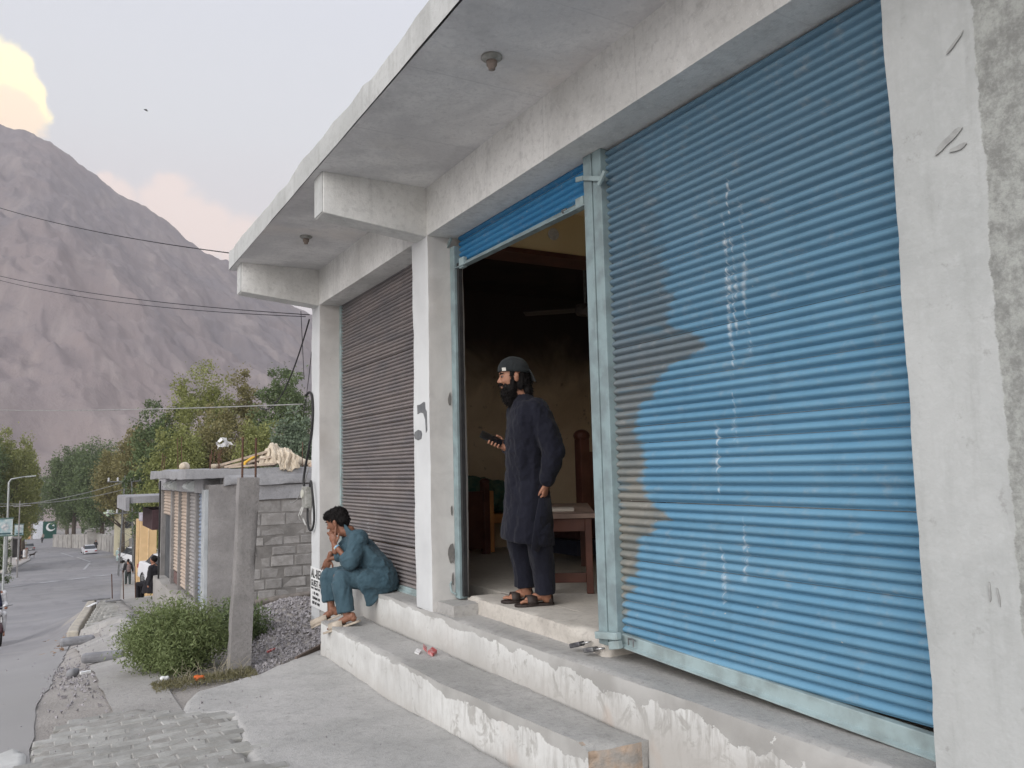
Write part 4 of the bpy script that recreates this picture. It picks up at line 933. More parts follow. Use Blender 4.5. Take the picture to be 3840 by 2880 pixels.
# fallen kerb stones and litter
kst = simple('grey_fallen_kerb', (.26, .26, .27), .9, (.19, .19, .2), 8, .4)
def loose(name, c, d, w_, h, mat, lab, cat, group=None, bev=.02):
    c = V(*c); d = V(*d); s_ = V(-d.y, d.x, 0).normalized()*w_; mb = MB(); mb.obox(c, d, s_, V(0, 0, h)); o = mb.build(name, mat, bevel=bev); return tag(o, lab, cat, group)
def onz_(x, y, dz): return (x, y, float(gz(x, y))+dz)
loose('fallen_kerb', onz_(.55, 9.75, .05), (.20, -.03, .0), .055, .05, kst, 'broken kerb stone lying alone on the footpath, nearer the bush', 'kerb stone', 'broken kerb stones on the footpath', .035)
loose('fallen_kerb', onz_(.46, 14.6, .06), (.24, .02, .0), .08, .06, kst, 'broken kerb stone lying just before the paved island', 'kerb stone', 'broken kerb stones on the footpath', .04)
loose('dark_stick', onz_(1.15, 23.7, .16), (.32, .05, .0), .05, .02, kst, 'dark flat stick lying across the far end of the island', 'stick')
loose('dark_stick', onz_(1.45, 22.4, .16), (.18, .03, .0), .05, .02, kst, 'short grey stick on the right of the far end of the island', 'stick')
loose('litter_piece', onz_(.36, 9.0, .01), (.045, .01, .0), .02, .012, M['litterw'], 'small white box flap lying on the soil strip', 'litter', bev=.003)
loose('litter_piece', onz_(.98, 22.2, .16), (.1, .08, .03), .05, .012, M['litterw'], 'white curved scrap on the traffic island', 'litter', bev=.01)
lump('rubble', kst, [onz_(.24, 9.1, .02), onz_(.28, 9.15, .03)], [.05, .04], 'lump of broken cement lying in the soil strip beside the road', 'rubble', None, 30, .02, .012, 14)
lump('wrapper', M['orange'], [onz_(1.06, 6.98, .03), onz_(1.10, 6.96, .03)], [.028, .02], 'orange wrapper in the dry grass under the bush', 'wrapper', None, 31, .02, .008, 20)
lump('wrapper', M['litterw'], [onz_(.84, 7.25, .03), onz_(.87, 7.25, .03)], [.018, .014], 'small white wrapper at the left foot of the bush', 'wrapper', None, 32, .02, .006, 20)
lump('wrapper', M['red'], [onz_(1.78, 7.75, .06), onz_(1.86, 7.82, .07)], [.012, .010], 'thin red wrapper lying on the gravel behind the post', 'wrapper', None, 33, .01, .006, 20)
for i, (x, y, lab) in enumerate([(1.62, 25.2, 'leftmost of the rebar stakes at the platform end'), (1.92, 25.5, 'middle rebar stake at the platform end'), (2.22, 25.5, 'rebar stake nearest the dark-clothed sitter')]):
    mb = MB(); z_ = float(gz(x, y)); mb.tube([(x, y, z_-.1), (x-.04, y, z_+.75+.1*i)], .014, 5); tag(mb.build('rebar_stake', M['rust']), lab, 'stake', 'rebar stakes at the platform end')

# ---- foliage
def m_leaf(name, a, b_, tr=.25):
    m, g, b = mat0(name); p = g.pos(); n = g.noise(p, .5, 3); r_ = g.isl()
    cl = g.mix(g.add(g.mul(r_, .55), g.mul(g.step(n, .35, .65), .45)), a, b_)
    fin(g, b, cl, .6, None, 0, .3)
    t = g.N.new('ShaderNodeBsdfTranslucent'); g.L.new(cl, t.inputs[0]); mx = g.N.new('ShaderNodeMixShader'); mx.inputs[0].default_value = tr
    g.L.new(b.outputs[0], mx.inputs[1]); g.L.new(t.outputs[0], mx.inputs[2]); g.L.new(mx.outputs[0], g.N['Material Output'].inputs[0]); return m
M['leaf_dark'] = m_leaf('dark_leaf', (.085, .12, .055), (.16, .21, .09))
M['leaf_olive'] = m_leaf('olive_leaf', (.165, .150, .06), (.27, .245, .11))
M['leaf_mid'] = m_leaf('mid_leaf', (.165, .185, .055), (.29, .305, .115))
M['leaf_bush'] = m_leaf('bush_leaf', (.14, .18, .07), (.26, .31, .14), .35)
M['leaf_grey'] = m_leaf('grey_green_leaf', (.11, .15, .095), (.22, .27, .19))
M['bark'] = simple('bark', (.12, .095, .075), .95, (.08, .065, .05), 6, .5)
def leaf_cloud(name, C_, size, mat, parent, seed, asp=.55, droop=.3):
    r_ = np.random.default_rng(seed); n = len(C_)
    a = r_.normal(0, 1, (n, 3)); a[:, 2] -= droop; a /= np.linalg.norm(a, axis=1)[:, None]
    b = np.cross(a, r_.normal(0, 1, (n, 3))); b /= np.linalg.norm(b, axis=1)[:, None]
    s_ = (size*r_.uniform(.6, 1.3, n))[:, None]
    v = np.stack([C_-a*s_*.5, C_+b*s_*asp*.5, C_+a*s_*.5, C_-b*s_*asp*.5], 1).reshape(-1, 3)
    f = np.arange(n*4).reshape(n, 4); o = mesh_obj(name, np_mesh(name, v, f), mat, parent); return o
def crown_points(r_, n, c, rad, clumps, puff, top=1.0, fill=.35):
    """clumps on the outside of an uneven body plus a thinner filling"""
    cs = r_.normal(0, 1, (clumps, 3)); cs /= np.linalg.norm(cs, axis=1)[:, None]
    az = np.arctan2(cs[:, 1], cs[:, 0]); lob = 1+.10*np.sin(az*2+r_.uniform(0, 6))+.12*np.sin(az*3+cs[:, 2]*3+r_.uniform(0, 6))
    cs *= (r_.uniform(.3, 1.0, clumps)**.5*lob)[:, None]
    cc = cs*rad+c; sz = r_.uniform(.5, 1.3, clumps)*puff
    idx = r_.integers(0, clumps, n); d = r_.normal(0, 1, (n, 3)); d /= np.linalg.norm(d, axis=1)[:, None]
    P = cc[idx]+d*(sz[idx]*r_.uniform(.1, 1.0, n)**.5)[:, None]*[1, 1, 1.15]
    k = r_.random(n) < .06; P[k] = c+(P[k]-c)*1.06+r_.normal(0, .18, (k.sum(), 3))*puff*2
    return P
def tree(name, x, y, h, wd, seed, leaf, lab, n=6000, size=.32, tall=.5, group='trees beyond the shops', base=.10, clumps=260, trunk=True):
    z = float(gz(x, y))-.2; r_ = np.random.default_rng(seed)
    T = empty(name, (x, y, z), lab, 'tree', group)
    rr_ = random.Random(seed); mb = MB(); th = h*.55
    tp = [V(x, y, z), V(x+rr_.uniform(-.2, .2), y, z+h*.2), V(x+rr_.uniform(-.4, .4), y, z+th)]
    mb.tube(tp, [h*.022, h*.017, h*.009], 8)
    for k in range(6):
        t = rr_.uniform(.3, .95); p = tp[1].lerp(tp[2], t); a = rr_.uniform(0, 6.28)
        mb.tube([p, p+V(math.cos(a)*wd*.22, math.sin(a)*wd*.22, h*.1), p+V(math.cos(a)*wd*.40, math.sin(a)*wd*.40, h*.2)], [h*.008, h*.005, h*.002], 6)
    mb.build('trunk', M['bark'], T, smooth=True)
    c = np.array([x, y, z+h*(base+(1-base)*.5)]); rad = np.array([wd*.46, wd*.46, h*(1-base)*.46])
    n = int(n*3.0); size *= .66; P = crown_points(r_, n, c, rad, clumps, wd*.13)
    leaf_cloud('crown', P, size, M[leaf], T, seed)
    return T
def P3(x, y, D):   # a place in the world from the survey of the photograph: bearing, height and distance
    s_ = 3840/2212; d = fw+rt*((x*s_-1920)/3064.8)-up*((y*s_-1440)/3064.8); return V(0, 0, 1.6)+d*D
def tree_at(px, ptop, D, wpx, *a, **k):
    t = P3(px, ptop, D); zb = float(gz(t.x, t.y))-.2; h = (t.z-zb)*1.03; return tree(a[0], t.x, t.y, h, wpx*D/1765*1.12, *a[1:], **k)
tree_at(432, 790, 62, 150, 'broadleaf_tree', 1, 'leaf_mid', 'tallest round-topped green tree behind the block building', n=11000, size=.30)
tree_at(352, 868, 62, 115, 'broadleaf_tree', 2, 'leaf_dark', 'dark tree on the left shoulder of the tallest tree', n=8000, size=.30)
tree_at(390, 930, 55, 130, 'broadleaf_tree', 3, 'leaf_mid', 'lighter tree in front of the tallest one, over the far end of the block roof', n=8000, size=.26)
tree_at(525, 805, 66, 95, 'broadleaf_tree', 4, 'leaf_olive', 'brownish olive tree between the tallest tree and the shop corner', n=8000, size=.30)
tree_at(478, 880, 58, 120, 'broadleaf_tree', 5, 'leaf_olive', 'olive tree low behind the roof rebar', n=8000, size=.27)
tree_at(612, 788, 60, 120, 'broadleaf_tree', 6, 'leaf_dark', 'dark green tree touching the shop corner pillar', n=9000, size=.29)
tree_at(560, 900, 52, 110, 'broadleaf_tree', 16, 'leaf_mid', 'green tree directly behind the sacking heap', n=7000, size=.24)
tree_at(645, 880, 36, 110, 'willow_tree', 7, 'leaf_grey', 'grey-green narrow-leaved tree just left of the shop corner', n=7000, size=.22)
tree_at(300, 930, 85, 90, 'broadleaf_tree', 8, 'leaf_olive', 'brown-green tree hanging over the boundary wall', n=7000, size=.36, base=.38)
tree_at(270, 975, 95, 120, 'broadleaf_tree', 9, 'leaf_olive', 'low brownish tree right of the wall pillar', n=7000, size=.38, base=.42)
tree_at(225, 960, 150, 110, 'broadleaf_tree', 10, 'leaf_dark', 'dark tree behind the middle of the boundary wall', n=7000, size=.6, base=.17)
tree_at(165, 965, 165, 110, 'broadleaf_tree', 11, 'leaf_dark', 'dark spreading tree left of the middle of the boundary wall', n=8000, size=.62, base=.17)
tree_at(150, 985, 195, 70, 'broadleaf_tree', 12, 'leaf_dark', 'dark tree behind the crescent gate', n=6000, size=.66, base=.2)
tree_at(300, 1010, 98, 60, 'broadleaf_tree', 17, 'leaf_olive', 'small olive tree above the yellow column', n=4000, size=.3, base=.45)
tree_at(20, 935, 100, 105, 'broadleaf_tree', 13, 'leaf_mid', 'bright green tree at the left edge above the billboards', n=8000, size=.42, base=.15)
tree_at(58, 965, 120, 60, 'broadleaf_tree', 14, 'leaf_mid', 'green tree right of the one above the billboards', n=5000, size=.48, base=.15)
tree_at(-45, 920, 95, 120, 'broadleaf_tree', 15, 'leaf_dark', 'green tree cut off by the left edge of the view', n=5000, size=.42, base=.15)
tree_at(255, 985, 230, 150, 'broadleaf_tree', 18, 'leaf_dark', 'bluish dark tree line tree far behind the wall', n=5000, size=.9, base=.1)
tree_at(60, 1010, 255, 90, 'broadleaf_tree', 19, 'leaf_dark', 'dark tree far behind the white gate', n=4000, size=.9, base=.1)
tree_at(-5, 1140, 62, 50, 'roadside_shrub', 20, 'leaf_dark', 'dark shrub below the large billboard', n=2500, size=.2, base=.0, group=None)
# bushes beside the post
def bush(name, c, rx, ry, h, n, seed, size, leaf, lab, stems=60):
    r_ = np.random.default_rng(seed); T = empty(name, c, lab, 'bush')
    th = r_.uniform(0, 6.28, stems); q = r_.uniform(0, 1, stems)**.5
    hh = h*np.sqrt(np.clip(1-.72*q**2, .1, 1))*r_.uniform(.62, 1.12, stems)
    top = np.stack([c[0]+np.cos(th)*q*rx, c[1]+np.sin(th)*q*ry, c[2]+hh], 1)
    root = np.stack([c[0]+np.cos(th)*q*rx*.35, c[1]+np.sin(th)*q*ry*.35, np.full(stems, c[2]-.03)], 1)
    mb = MB()
    for a, b in zip(root, top): mb.tube([a, (a+b)/2+[0, 0, .03], b], [.006, .004, .002], 4, cap=False)
    mb.build('stems', simple('bush_stem', (.16, .17, .08), .8), T)
    k = r_.integers(0, stems, n); t = r_.uniform(.12, 1.0, n)[:, None]**.7
    P = root[k]*(1-t)+top[k]*t+r_.normal(0, 1, (n, 3))*[rx*.14, ry*.14, h*.09]+[0, 0, 0]
    # side sprays
    leaf_cloud('foliage', P, size, M[leaf], T, seed, asp=.28, droop=-.3); return T
bush('weed_bush', (1.03, 8.0, float(gz(1.0, 8.0))), .45, .66, .57, 32000, 5, .036, 'leaf_bush', 'feathery green weed bush on the left of the cement post', 170)
bush('weed_bush', (1.72, 8.75, float(gz(1.7, 8.7))), .30, .35, .50, 6000, 6, .045, 'leaf_dark', 'small dark weed clump behind the right side of the cement post', 40)
r_ = np.random.default_rng(4); n = 2600; x = r_.uniform(.74, 1.5, n); y = 6.98+r_.normal(0, .10, n)+(x-1.1)*.05
leaf_cloud('grass', np.stack([x, y, gz(x, y)+r_.uniform(0, .045, n)], 1), .045, m_leaf('dry_grass', (.12, .12, .06), (.25, .22, .12)), None, 3, .12, -1)['kind'] = 'stuff'
mb = MB(); rr = random.Random(5)
for i in range(46):
    x, y = rr.uniform(.9, 1.42), rr.uniform(6.9, 7.2); z = float(gz(x, y)); mb.tube([(x, y, z), (x+rr.uniform(-.03, .03), y-.02, z+.07), (x+rr.uniform(-.07, .07), y-.03, z+rr.uniform(.08, .18))], [.002, .0015, .001], 4)
tag(mb.build('dry_twigs', simple('straw_twig', (.42, .38, .28), .9)), kind='stuff')

# ---- boundary wall, gates and far street
wl = empty('boundary_wall', (8, 165, -10.5), 'long pale stone boundary wall with piers under the trees', 'wall')
stw = simple('pale_stone_wall', (.40, .385, .36), .95, (.28, .27, .255), .8, .3, 4, .05)
pts = [P3(118, 1162, 176), P3(160, 1166, 162), P3(211, 1172, 150), P3(240, 1178, 132), P3(270, 1184, 118), P3(300, 1192, 104), P3(330, 1205, 92)]
hts = [2.5, 2.6, 2.7, 2.55, 2.4, 2.3, 2.2]
for i in range(len(pts)-1):
    a, b = pts[i], pts[i+1]; za, zb = float(gz(a.x, a.y)), float(gz(b.x, b.y))
    d = V(b.x-a.x, b.y-a.y, 0); nrm = V(-d.y, d.x, 0).normalized()*.2
    mb = MB(); A = V(a.x, a.y, 0); B_ = V(b.x, b.y, 0)
    mb.rings([[A-nrm+V(0, 0, za-.6), A+nrm+V(0, 0, za-.6), A+nrm+V(0, 0, za+hts[i]), A-nrm+V(0, 0, za+hts[i])], [B_-nrm+V(0, 0, zb-.6), B_+nrm+V(0, 0, zb-.6), B_+nrm+V(0, 0, zb+hts[i+1]), B_-nrm+V(0, 0, zb+hts[i+1])]])
    mb.build('wall_panel', stw, wl)
    k = max(2, int(d.length/4))
    for j in range(k+1):
        p = a.lerp(b, j/k); z_ = float(gz(p.x, p.y)); h_ = hts[i]+(hts[i+1]-hts[i])*j/k
        mb = MB(); mb.obox((p.x, p.y, z_+h_/2), d.normalized()*.28, nrm*1.45, V(0, 0, h_/2+.12)); mb.build('pier', stw, wl)
p = P3(207, 1170, 149); z_ = float(gz(p.x, p.y)); mb = MB(); mb.box((p.x-1.4, p.y-.6, z_-.5), (p.x+1.4, p.y+.6, z_+3.3)); mb.box((p.x-1.7, p.y-.8, z_+3.3), (p.x+1.7, p.y+.8, z_+3.6)); tag(mb.build('gatehouse', stw), 'small pale gate pier block in the middle of the boundary wall', 'gate pier')
def panel(name, x0, y0, x1, y1, D, mat, lab, cat, th=.3, parent=None):
    a, b = P3(x0, y0, D), P3(x1, y1, D); zb = float(gz((a.x+b.x)/2, a.y))-.2
    mb = MB(); mb.box((a.x, a.y, zb), (b.x, a.y+th, a.z)); o = mb.build(name, mat, parent)
    return tag(o, lab, cat) if parent is None else o
panel('white_gate', 72, 1127, 92, 1156, 230, simple('white_gate_paint', (.78, .80, .84), .6), 'tall white sheet metal gate at the bottom of the street', 'gate')
gp = panel('green_wall', 93, 1127, 122, 1156, 229, simple('dark_green_paint', (.012, .085, .065), .7), 'dark green wall painted with a white crescent and star', 'wall')
a = P3(109.5, 1138.5, 228.4); wp = simple('white_emblem_paint', (.8, .82, .82), .6)
rot_ = .55; cr_, sr_ = math.cos(rot_), math.sin(rot_)
def em(x, z): return (a.x+x*cr_-z*sr_, a.z+x*sr_+z*cr_)
mb = MB(); rs = []
for k in range(27):
    t = k/26; th = .733+t*(2*math.pi-1.466); ph = .99+t*(2*math.pi-1.98)
    o1 = em(1.15*math.cos(th), 1.15*math.sin(th)); i1 = em(.35+.92*math.cos(ph), .92*math.sin(ph))
    rs.append([V(o1[0], a.y, o1[1]), V(i1[0], a.y, i1[1]), V(i1[0], a.y+.03, i1[1]), V(o1[0], a.y+.03, o1[1])])
mb.rings(rs); mb.build('crescent', wp, gp)
sp = [(.78+(.40 if k % 2 == 0 else .16)*math.cos(k*math.pi/5), (.40 if k % 2 == 0 else .16)*math.sin(k*math.pi/5)) for k in range(10)]
mb = MB(); c_ = em(.78, 0); n0 = len(mb.v); mb.v.append(V(c_[0], a.y-.01, c_[1])); mb.v += [V(em(*q)[0], a.y-.01, em(*q)[1]) for q in sp]
for k in range(10): mb._f((n0, n0+1+k, n0+1+(k+1) % 10))
mb.build('star', wp, gp)
panel('orange_pillar', 58, 1126, 66, 1157, 231, simple('orange_wall_paint', (.66, .40, .20), .8), 'orange painted gate pillar left of the white gate', 'pillar', .8)
panel('dark_gateway', 48, 1128, 57.5, 1157, 233, simple('dark_gateway_paint', (.10, .085, .08), .8), 'dark wall left of the orange gate pillar', 'wall', .5)
# house with a pale green roof behind the pylon
h0, h1 = P3(262, 1100, 112), P3(300, 1135, 112); H = empty('green_roof_house', (h0.x, h0.y, float(gz(h0.x, h0.y))), 'small cream house with a pale green pitched roof behind the pylon', 'house')
zb = float(gz(h0.x, h0.y)); cr = simple('cream_house_wall', (.62, .57, .40), .8); gr = simple('pale_green_roof', (.46, .56, .40), .6)
mb = MB(); mb.box((h0.x-.3, h0.y, zb-.5), (h1.x+2.5, h0.y+8, h0.z-.6)); mb.build('wall', cr, H)
mb = MB(); mb.rings([[V(h0.x-1.8, h0.y-1, h0.z-.9), V(h0.x-1.8, h0.y+9, h0.z-.9), V(h0.x-1.8, h0.y+9, h0.z-.7), V(h0.x-1.8, h0.y-1, h0.z-.7)], [V(h0.x+2.2, h0.y-.5, h0.z+.9), V(h0.x+2.2, h0.y+8, h0.z+.9), V(h0.x+2.2, h0.y+8, h0.z+1.1), V(h0.x+2.2, h0.y-.5, h0.z+1.1)], [V(h1.x+3.6, h0.y-1, h0.z-.9), V(h1.x+3.6, h0.y+9, h0.z-.9), V(h1.x+3.6, h0.y+9, h0.z-.7), V(h1.x+3.6, h0.y-1, h0.z-.7)]]); mb.build('roof', gr, H)
for dx in (.5, 2.0): mb = MB(); mb.box((h0.x+dx, h0.y-.06, h0.z-2.6), (h0.x+dx+.8, h0.y-.01, h0.z-1.2)); mb.build('window', simple('dark_pane', (.05, .05, .05), .3), H)
# yellow columns of the next shop front
def ycol(x0, y0, x1, y1, D, lab, deep=.9):
    a, b = P3(x0, y0, D), P3(x1, y1, D); T = empty('yellow_column', (a.x, a.y, b.z), lab, 'column', 'yellow columns down the right side')
    zb_ = min(b.z, float(gz(a.x, a.y)))-.6
    mb = MB(); mb.box((a.x, a.y, zb_), (b.x, a.y+deep, a.z)); mb.build('shaft', M['yellow'], T)
    mb = MB(); mb.box((a.x+(b.x-a.x)*.46, a.y-.03, zb_), (a.x+(b.x-a.x)*.50, a.y-.002, a.z-.02)); mb.build('edge_strip', simple('pale_yellow_trim', (.85, .66, .40), .7), T); return T, a, b
T, a, b = ycol(304, 1126, 337, 1250, 40, 'tall yellow painted column with a bundled top, beside the dark doorway', .35)
mb = MB(); mb.box((a.x-.03, a.y-.03, a.z+.005), (a.x+.42, a.y+.7, a.z+.40)); mb.build('grey_wrap', simple('mauve_plastic', (.45, .42, .47), .5), T, bevel=.02)
mb = MB(); mb.box((a.x+.425, a.y-.02, a.z+.006), (b.x, a.y+.7, a.z+.42)); mb.build('yellow_cap', M['yellow'], T, bevel=.02)
mb = MB(); mb.box((a.x+.12, a.y-.02, a.z-.14), (a.x+.20, a.y-.004, a.z-.01)); mb.build('dark_vent', M['black'], T)
mb = MB(); mb.tube([(b.x-.02, a.y, a.z+.03), (b.x+.06, a.y, a.z+.10)], .015, 6); mb.tube([(b.x+.02, a.y, a.z-.10), (b.x+.09, a.y, a.z-.03)], .015, 6); mb.build('white_fitting', M['litterw'], T)
ycol(296, 1121, 303, 1180, 52, 'narrow orange-yellow column behind the tall one', .5)
# pylons, lamp, billboards
def pylon(x, ytop, D, lab, w0, w1):
    t = P3(x, ytop, D); zb_ = float(gz(t.x, t.y)); T = empty('lattice_pole', (t.x, t.y, zb_), lab, 'pylon'); st = simple('galvanised_steel', (.20, .21, .21), .6, (.14, .14, .14), 4, .1)
    h = t.z-zb_; mb = MB(); n_ = 16
    def cn(k, i, j): w__ = w0+(w1-w0)*k/n_; return V(t.x+i*w__/2, t.y+j*w__/2, zb_+h*k/n_)
    for i, j in ((-1, -1), (1, -1), (1, 1), (-1, 1)): mb.tube([cn(0, i, j), cn(n_, i, j)], .045, 4)
    mb.build('leg', st, T); mb = MB()
    for k in range(n_):
        s1 = 1 if k % 2 else -1
        mb.tube([cn(k, -s1, -1), cn(k+1, s1, -1)], .02, 4); mb.tube([cn(k, 1, -s1), cn(k+1, 1, s1)], .02, 4); mb.tube([cn(k, -1, s1), cn(k+1, -1, -s1)], .02, 4)
    mb.build('bracing', st, T)
    for zz in (.94, .62):
        mb = MB(); mb.tube([(t.x-1.6, t.y, zb_+h*zz), (t.x+1.1, t.y, zb_+h*zz)], .05, 5); ca = mb.build('crossarm', st, T)
        for dx in (-1.5, -.8, .9):
            mb = MB(); mb.lathe([(.05, 0), (.09, .08), (.05, .16), (.09, .24), (.03, .32)], (t.x+dx, t.y, zb_+h*zz+.03), n=8); mb.build('insulator', simple('porcelain', (.6, .6, .6), .4), ca)
    return T
pylon(277, 1027, 70, 'steel lattice power pylon beside the walking people', 1.15, .5)
t = P3(43, 1082, 75); T = empty('power_pole', (t.x, t.y, float(gz(t.x, t.y))), 'thin pale power pole behind the small billboard', 'pole'); mb = MB(); mb.tube([(t.x, t.y, float(gz(t.x, t.y))-.2), (t.x, t.y, t.z)], [.07, .05], 6); mb.build('shaft', M['post'], T); mb = MB(); mb.tube([(t.x-.5, t.y, t.z-.5), (t.x+.9, t.y, t.z-.45)], .05, 5); mb.build('crossarm', M['post'], T)
t = P3(20, 1035, 60); b0 = P3(14, 1225, 60); T = empty('street_lamp', (b0.x, t.y, b0.z), 'tall street lamp with a long curved arm on the left', 'street lamp')
mb = MB(); mb.tube([V(b0.x, t.y, b0.z-.3), V(t.x-.02, t.y, t.z-.25), V(t.x+.12, t.y, t.z), V(t.x+1.0, t.y, t.z+.16)], [.09, .06, .05, .04], 8); mb.build('pole', simple('pale_galvanised', (.45, .47, .46), .5), T, smooth=True)
mb = MB(); mb.obox((t.x+1.35, t.y, t.z+.17), V(.36, 0, .03), V(0, .12, 0), V(0, 0, .05)); mb.build('lamp_head', simple('lamp_head_grey', (.4, .42, .4), .5), T, bevel=.03)
def billboard(x0, y0, x1, y1, D, yb, lab, k):
    a, b = P3(x0, y0, D), P3(x1, y1, D); xm = (a.x+b.x)/2; T = empty('billboard', (xm, a.y, b.z), lab, 'billboard', 'street billboards on the left pavement')
    mb = MB(); mb.box((a.x, a.y, b.z), (b.x, a.y+.12, a.z)); mb.build('panel', simple('billboard_print', (.55, .58, .56), .5, (.26, .38, .40), 1.6 if k else 2.2, 0), T)
    mb = MB(); mb.box((a.x-.06, a.y-.03, a.z), (b.x+.06, a.y+.15, a.z+.08)); mb.build('frame', simple('green_sign_frame', (.10, .17, .15), .6), T)
    mb = MB(); mb.box((a.x-.06, a.y-.03, b.z-.08), (b.x+.06, a.y+.15, b.z)); mb.build('frame', simple('green_sign_frame', (.10, .17, .15), .6), T)
    mb = MB(); mb.box((a.x+.1, a.y-.02, b.z+.05), (b.x-.1, a.y-.003, b.z+.17)); mb.build('caption_band', simple('dark_caption', (.06, .12, .13), .5), T)
    mb = MB(); q_ = random.Random(k+4)
    cx, cz = xm, (a.z+b.z)/2+.05; W_ = (b.x-a.x)*.34; H_ = (a.z-b.z)*.26
    mb.prism([(cx+W_*math.cos(t_)*q_.uniform(.5, 1.1), cz+H_*math.sin(t_)*q_.uniform(.5, 1.2)) for t_ in [2*math.pi*j/15 for j in range(15)]], a.y-.02, a.y-.002, 'Y'); mb.build('picture', simple('picture_print', (.30, .34, .36), .5, (.62, .60, .58), 5, 0), T)
    mb = MB(); mb.tube([(xm, a.y+.06, float(gz(xm, a.y))-.3), (xm, a.y+.06, b.z)], .07, 8); mb.build('pole', simple('pale_galvanised', (.45, .47, .46), .5), T)
billboard(-4, 1122, 26, 1156, 58, 1230, 'large printed billboard cut by the left edge', 0)
billboard(32, 1134, 50, 1155, 75, 1212, 'small pale printed billboard right of the large one', 1)
# left pavement, walls, parked things
sheet('far_pavement', lambda y: (-9 if y < 150 else -8, float(np.interp(y, XL_Y, XL_X))+.25), np.arange(60, 150, 3), 4, simple('pale_dusty_pavement', (.44, .41, .38), .9, (.38, .35, .33), .6, .2), dz=.1)
mb = MB()
for y in np.arange(62, 149, 3.0):
    x0, x1 = float(np.interp(y, XL_Y, XL_X))+.25, float(np.interp(y+3, XL_Y, XL_X))+.25; A, B_ = V(x0, y, float(gz(x0, y))+.06), V(x1, y+3, float(gz(x1, y+3))+.06); mb.rings([[A+V(-.1, 0, -.2), A+V(.1, 0, -.2), A+V(.1, 0, .09), A+V(-.1, 0, .09)], [B_+V(-.1, 0, -.2), B_+V(.1, 0, -.2), B_+V(.1, 0, .09), B_+V(-.1, 0, .09)]])
o = mb.build('far_kerb', simple('grey_kerb', (.40, .39, .38), .9)); tag(o, kind='structure')
sheet('right_verge', lambda y: (float(np.interp(y, XR_Y, XR_X))-.05, float(np.interp(y, XR_Y, XR_X))+3.5), np.arange(26, 150, 2), 5, M['walk_conc'], dz=.07)
a, b = P3(-14, 1168, 84), P3(20, 1215, 84); mb = MB(); mb.box((a.x-3, a.y, float(gz(b.x, a.y))-.3), (b.x, a.y+7, a.z)); tag(mb.build('roadside_wall', simple('whitewashed_wall', (.58, .56, .50), .9, (.42, .40, .36), 1.2, .2)), 'low whitewashed wall below the large billboard', 'wall')
a, b = P3(22, 1163, 90), P3(44, 1200, 90); T = empty('roadside_stall', (a.x, a.y, b.z), 'dark open roadside stall behind the small billboard', 'stall')
mb = MB(); mb.box((a.x, a.y, a.z-.12), (b.x, a.y+3, a.z)); mb.build('roof', simple('stall_roof', (.25, .23, .22), .8), T)
mb = MB(); mb.box((a.x+.05, a.y+2.5, b.z-.4), (b.x-.05, a.y+2.6, a.z-.13)); mb.build('back', simple('stall_back', (.08, .075, .075), .8), T)
for x in (a.x+.06, b.x-.06): mb = MB(); mb.tube([(x, a.y+.1, b.z-.5), (x, a.y+.1, a.z-.13)], .05, 6); mb.build('post', M['rust'], T)
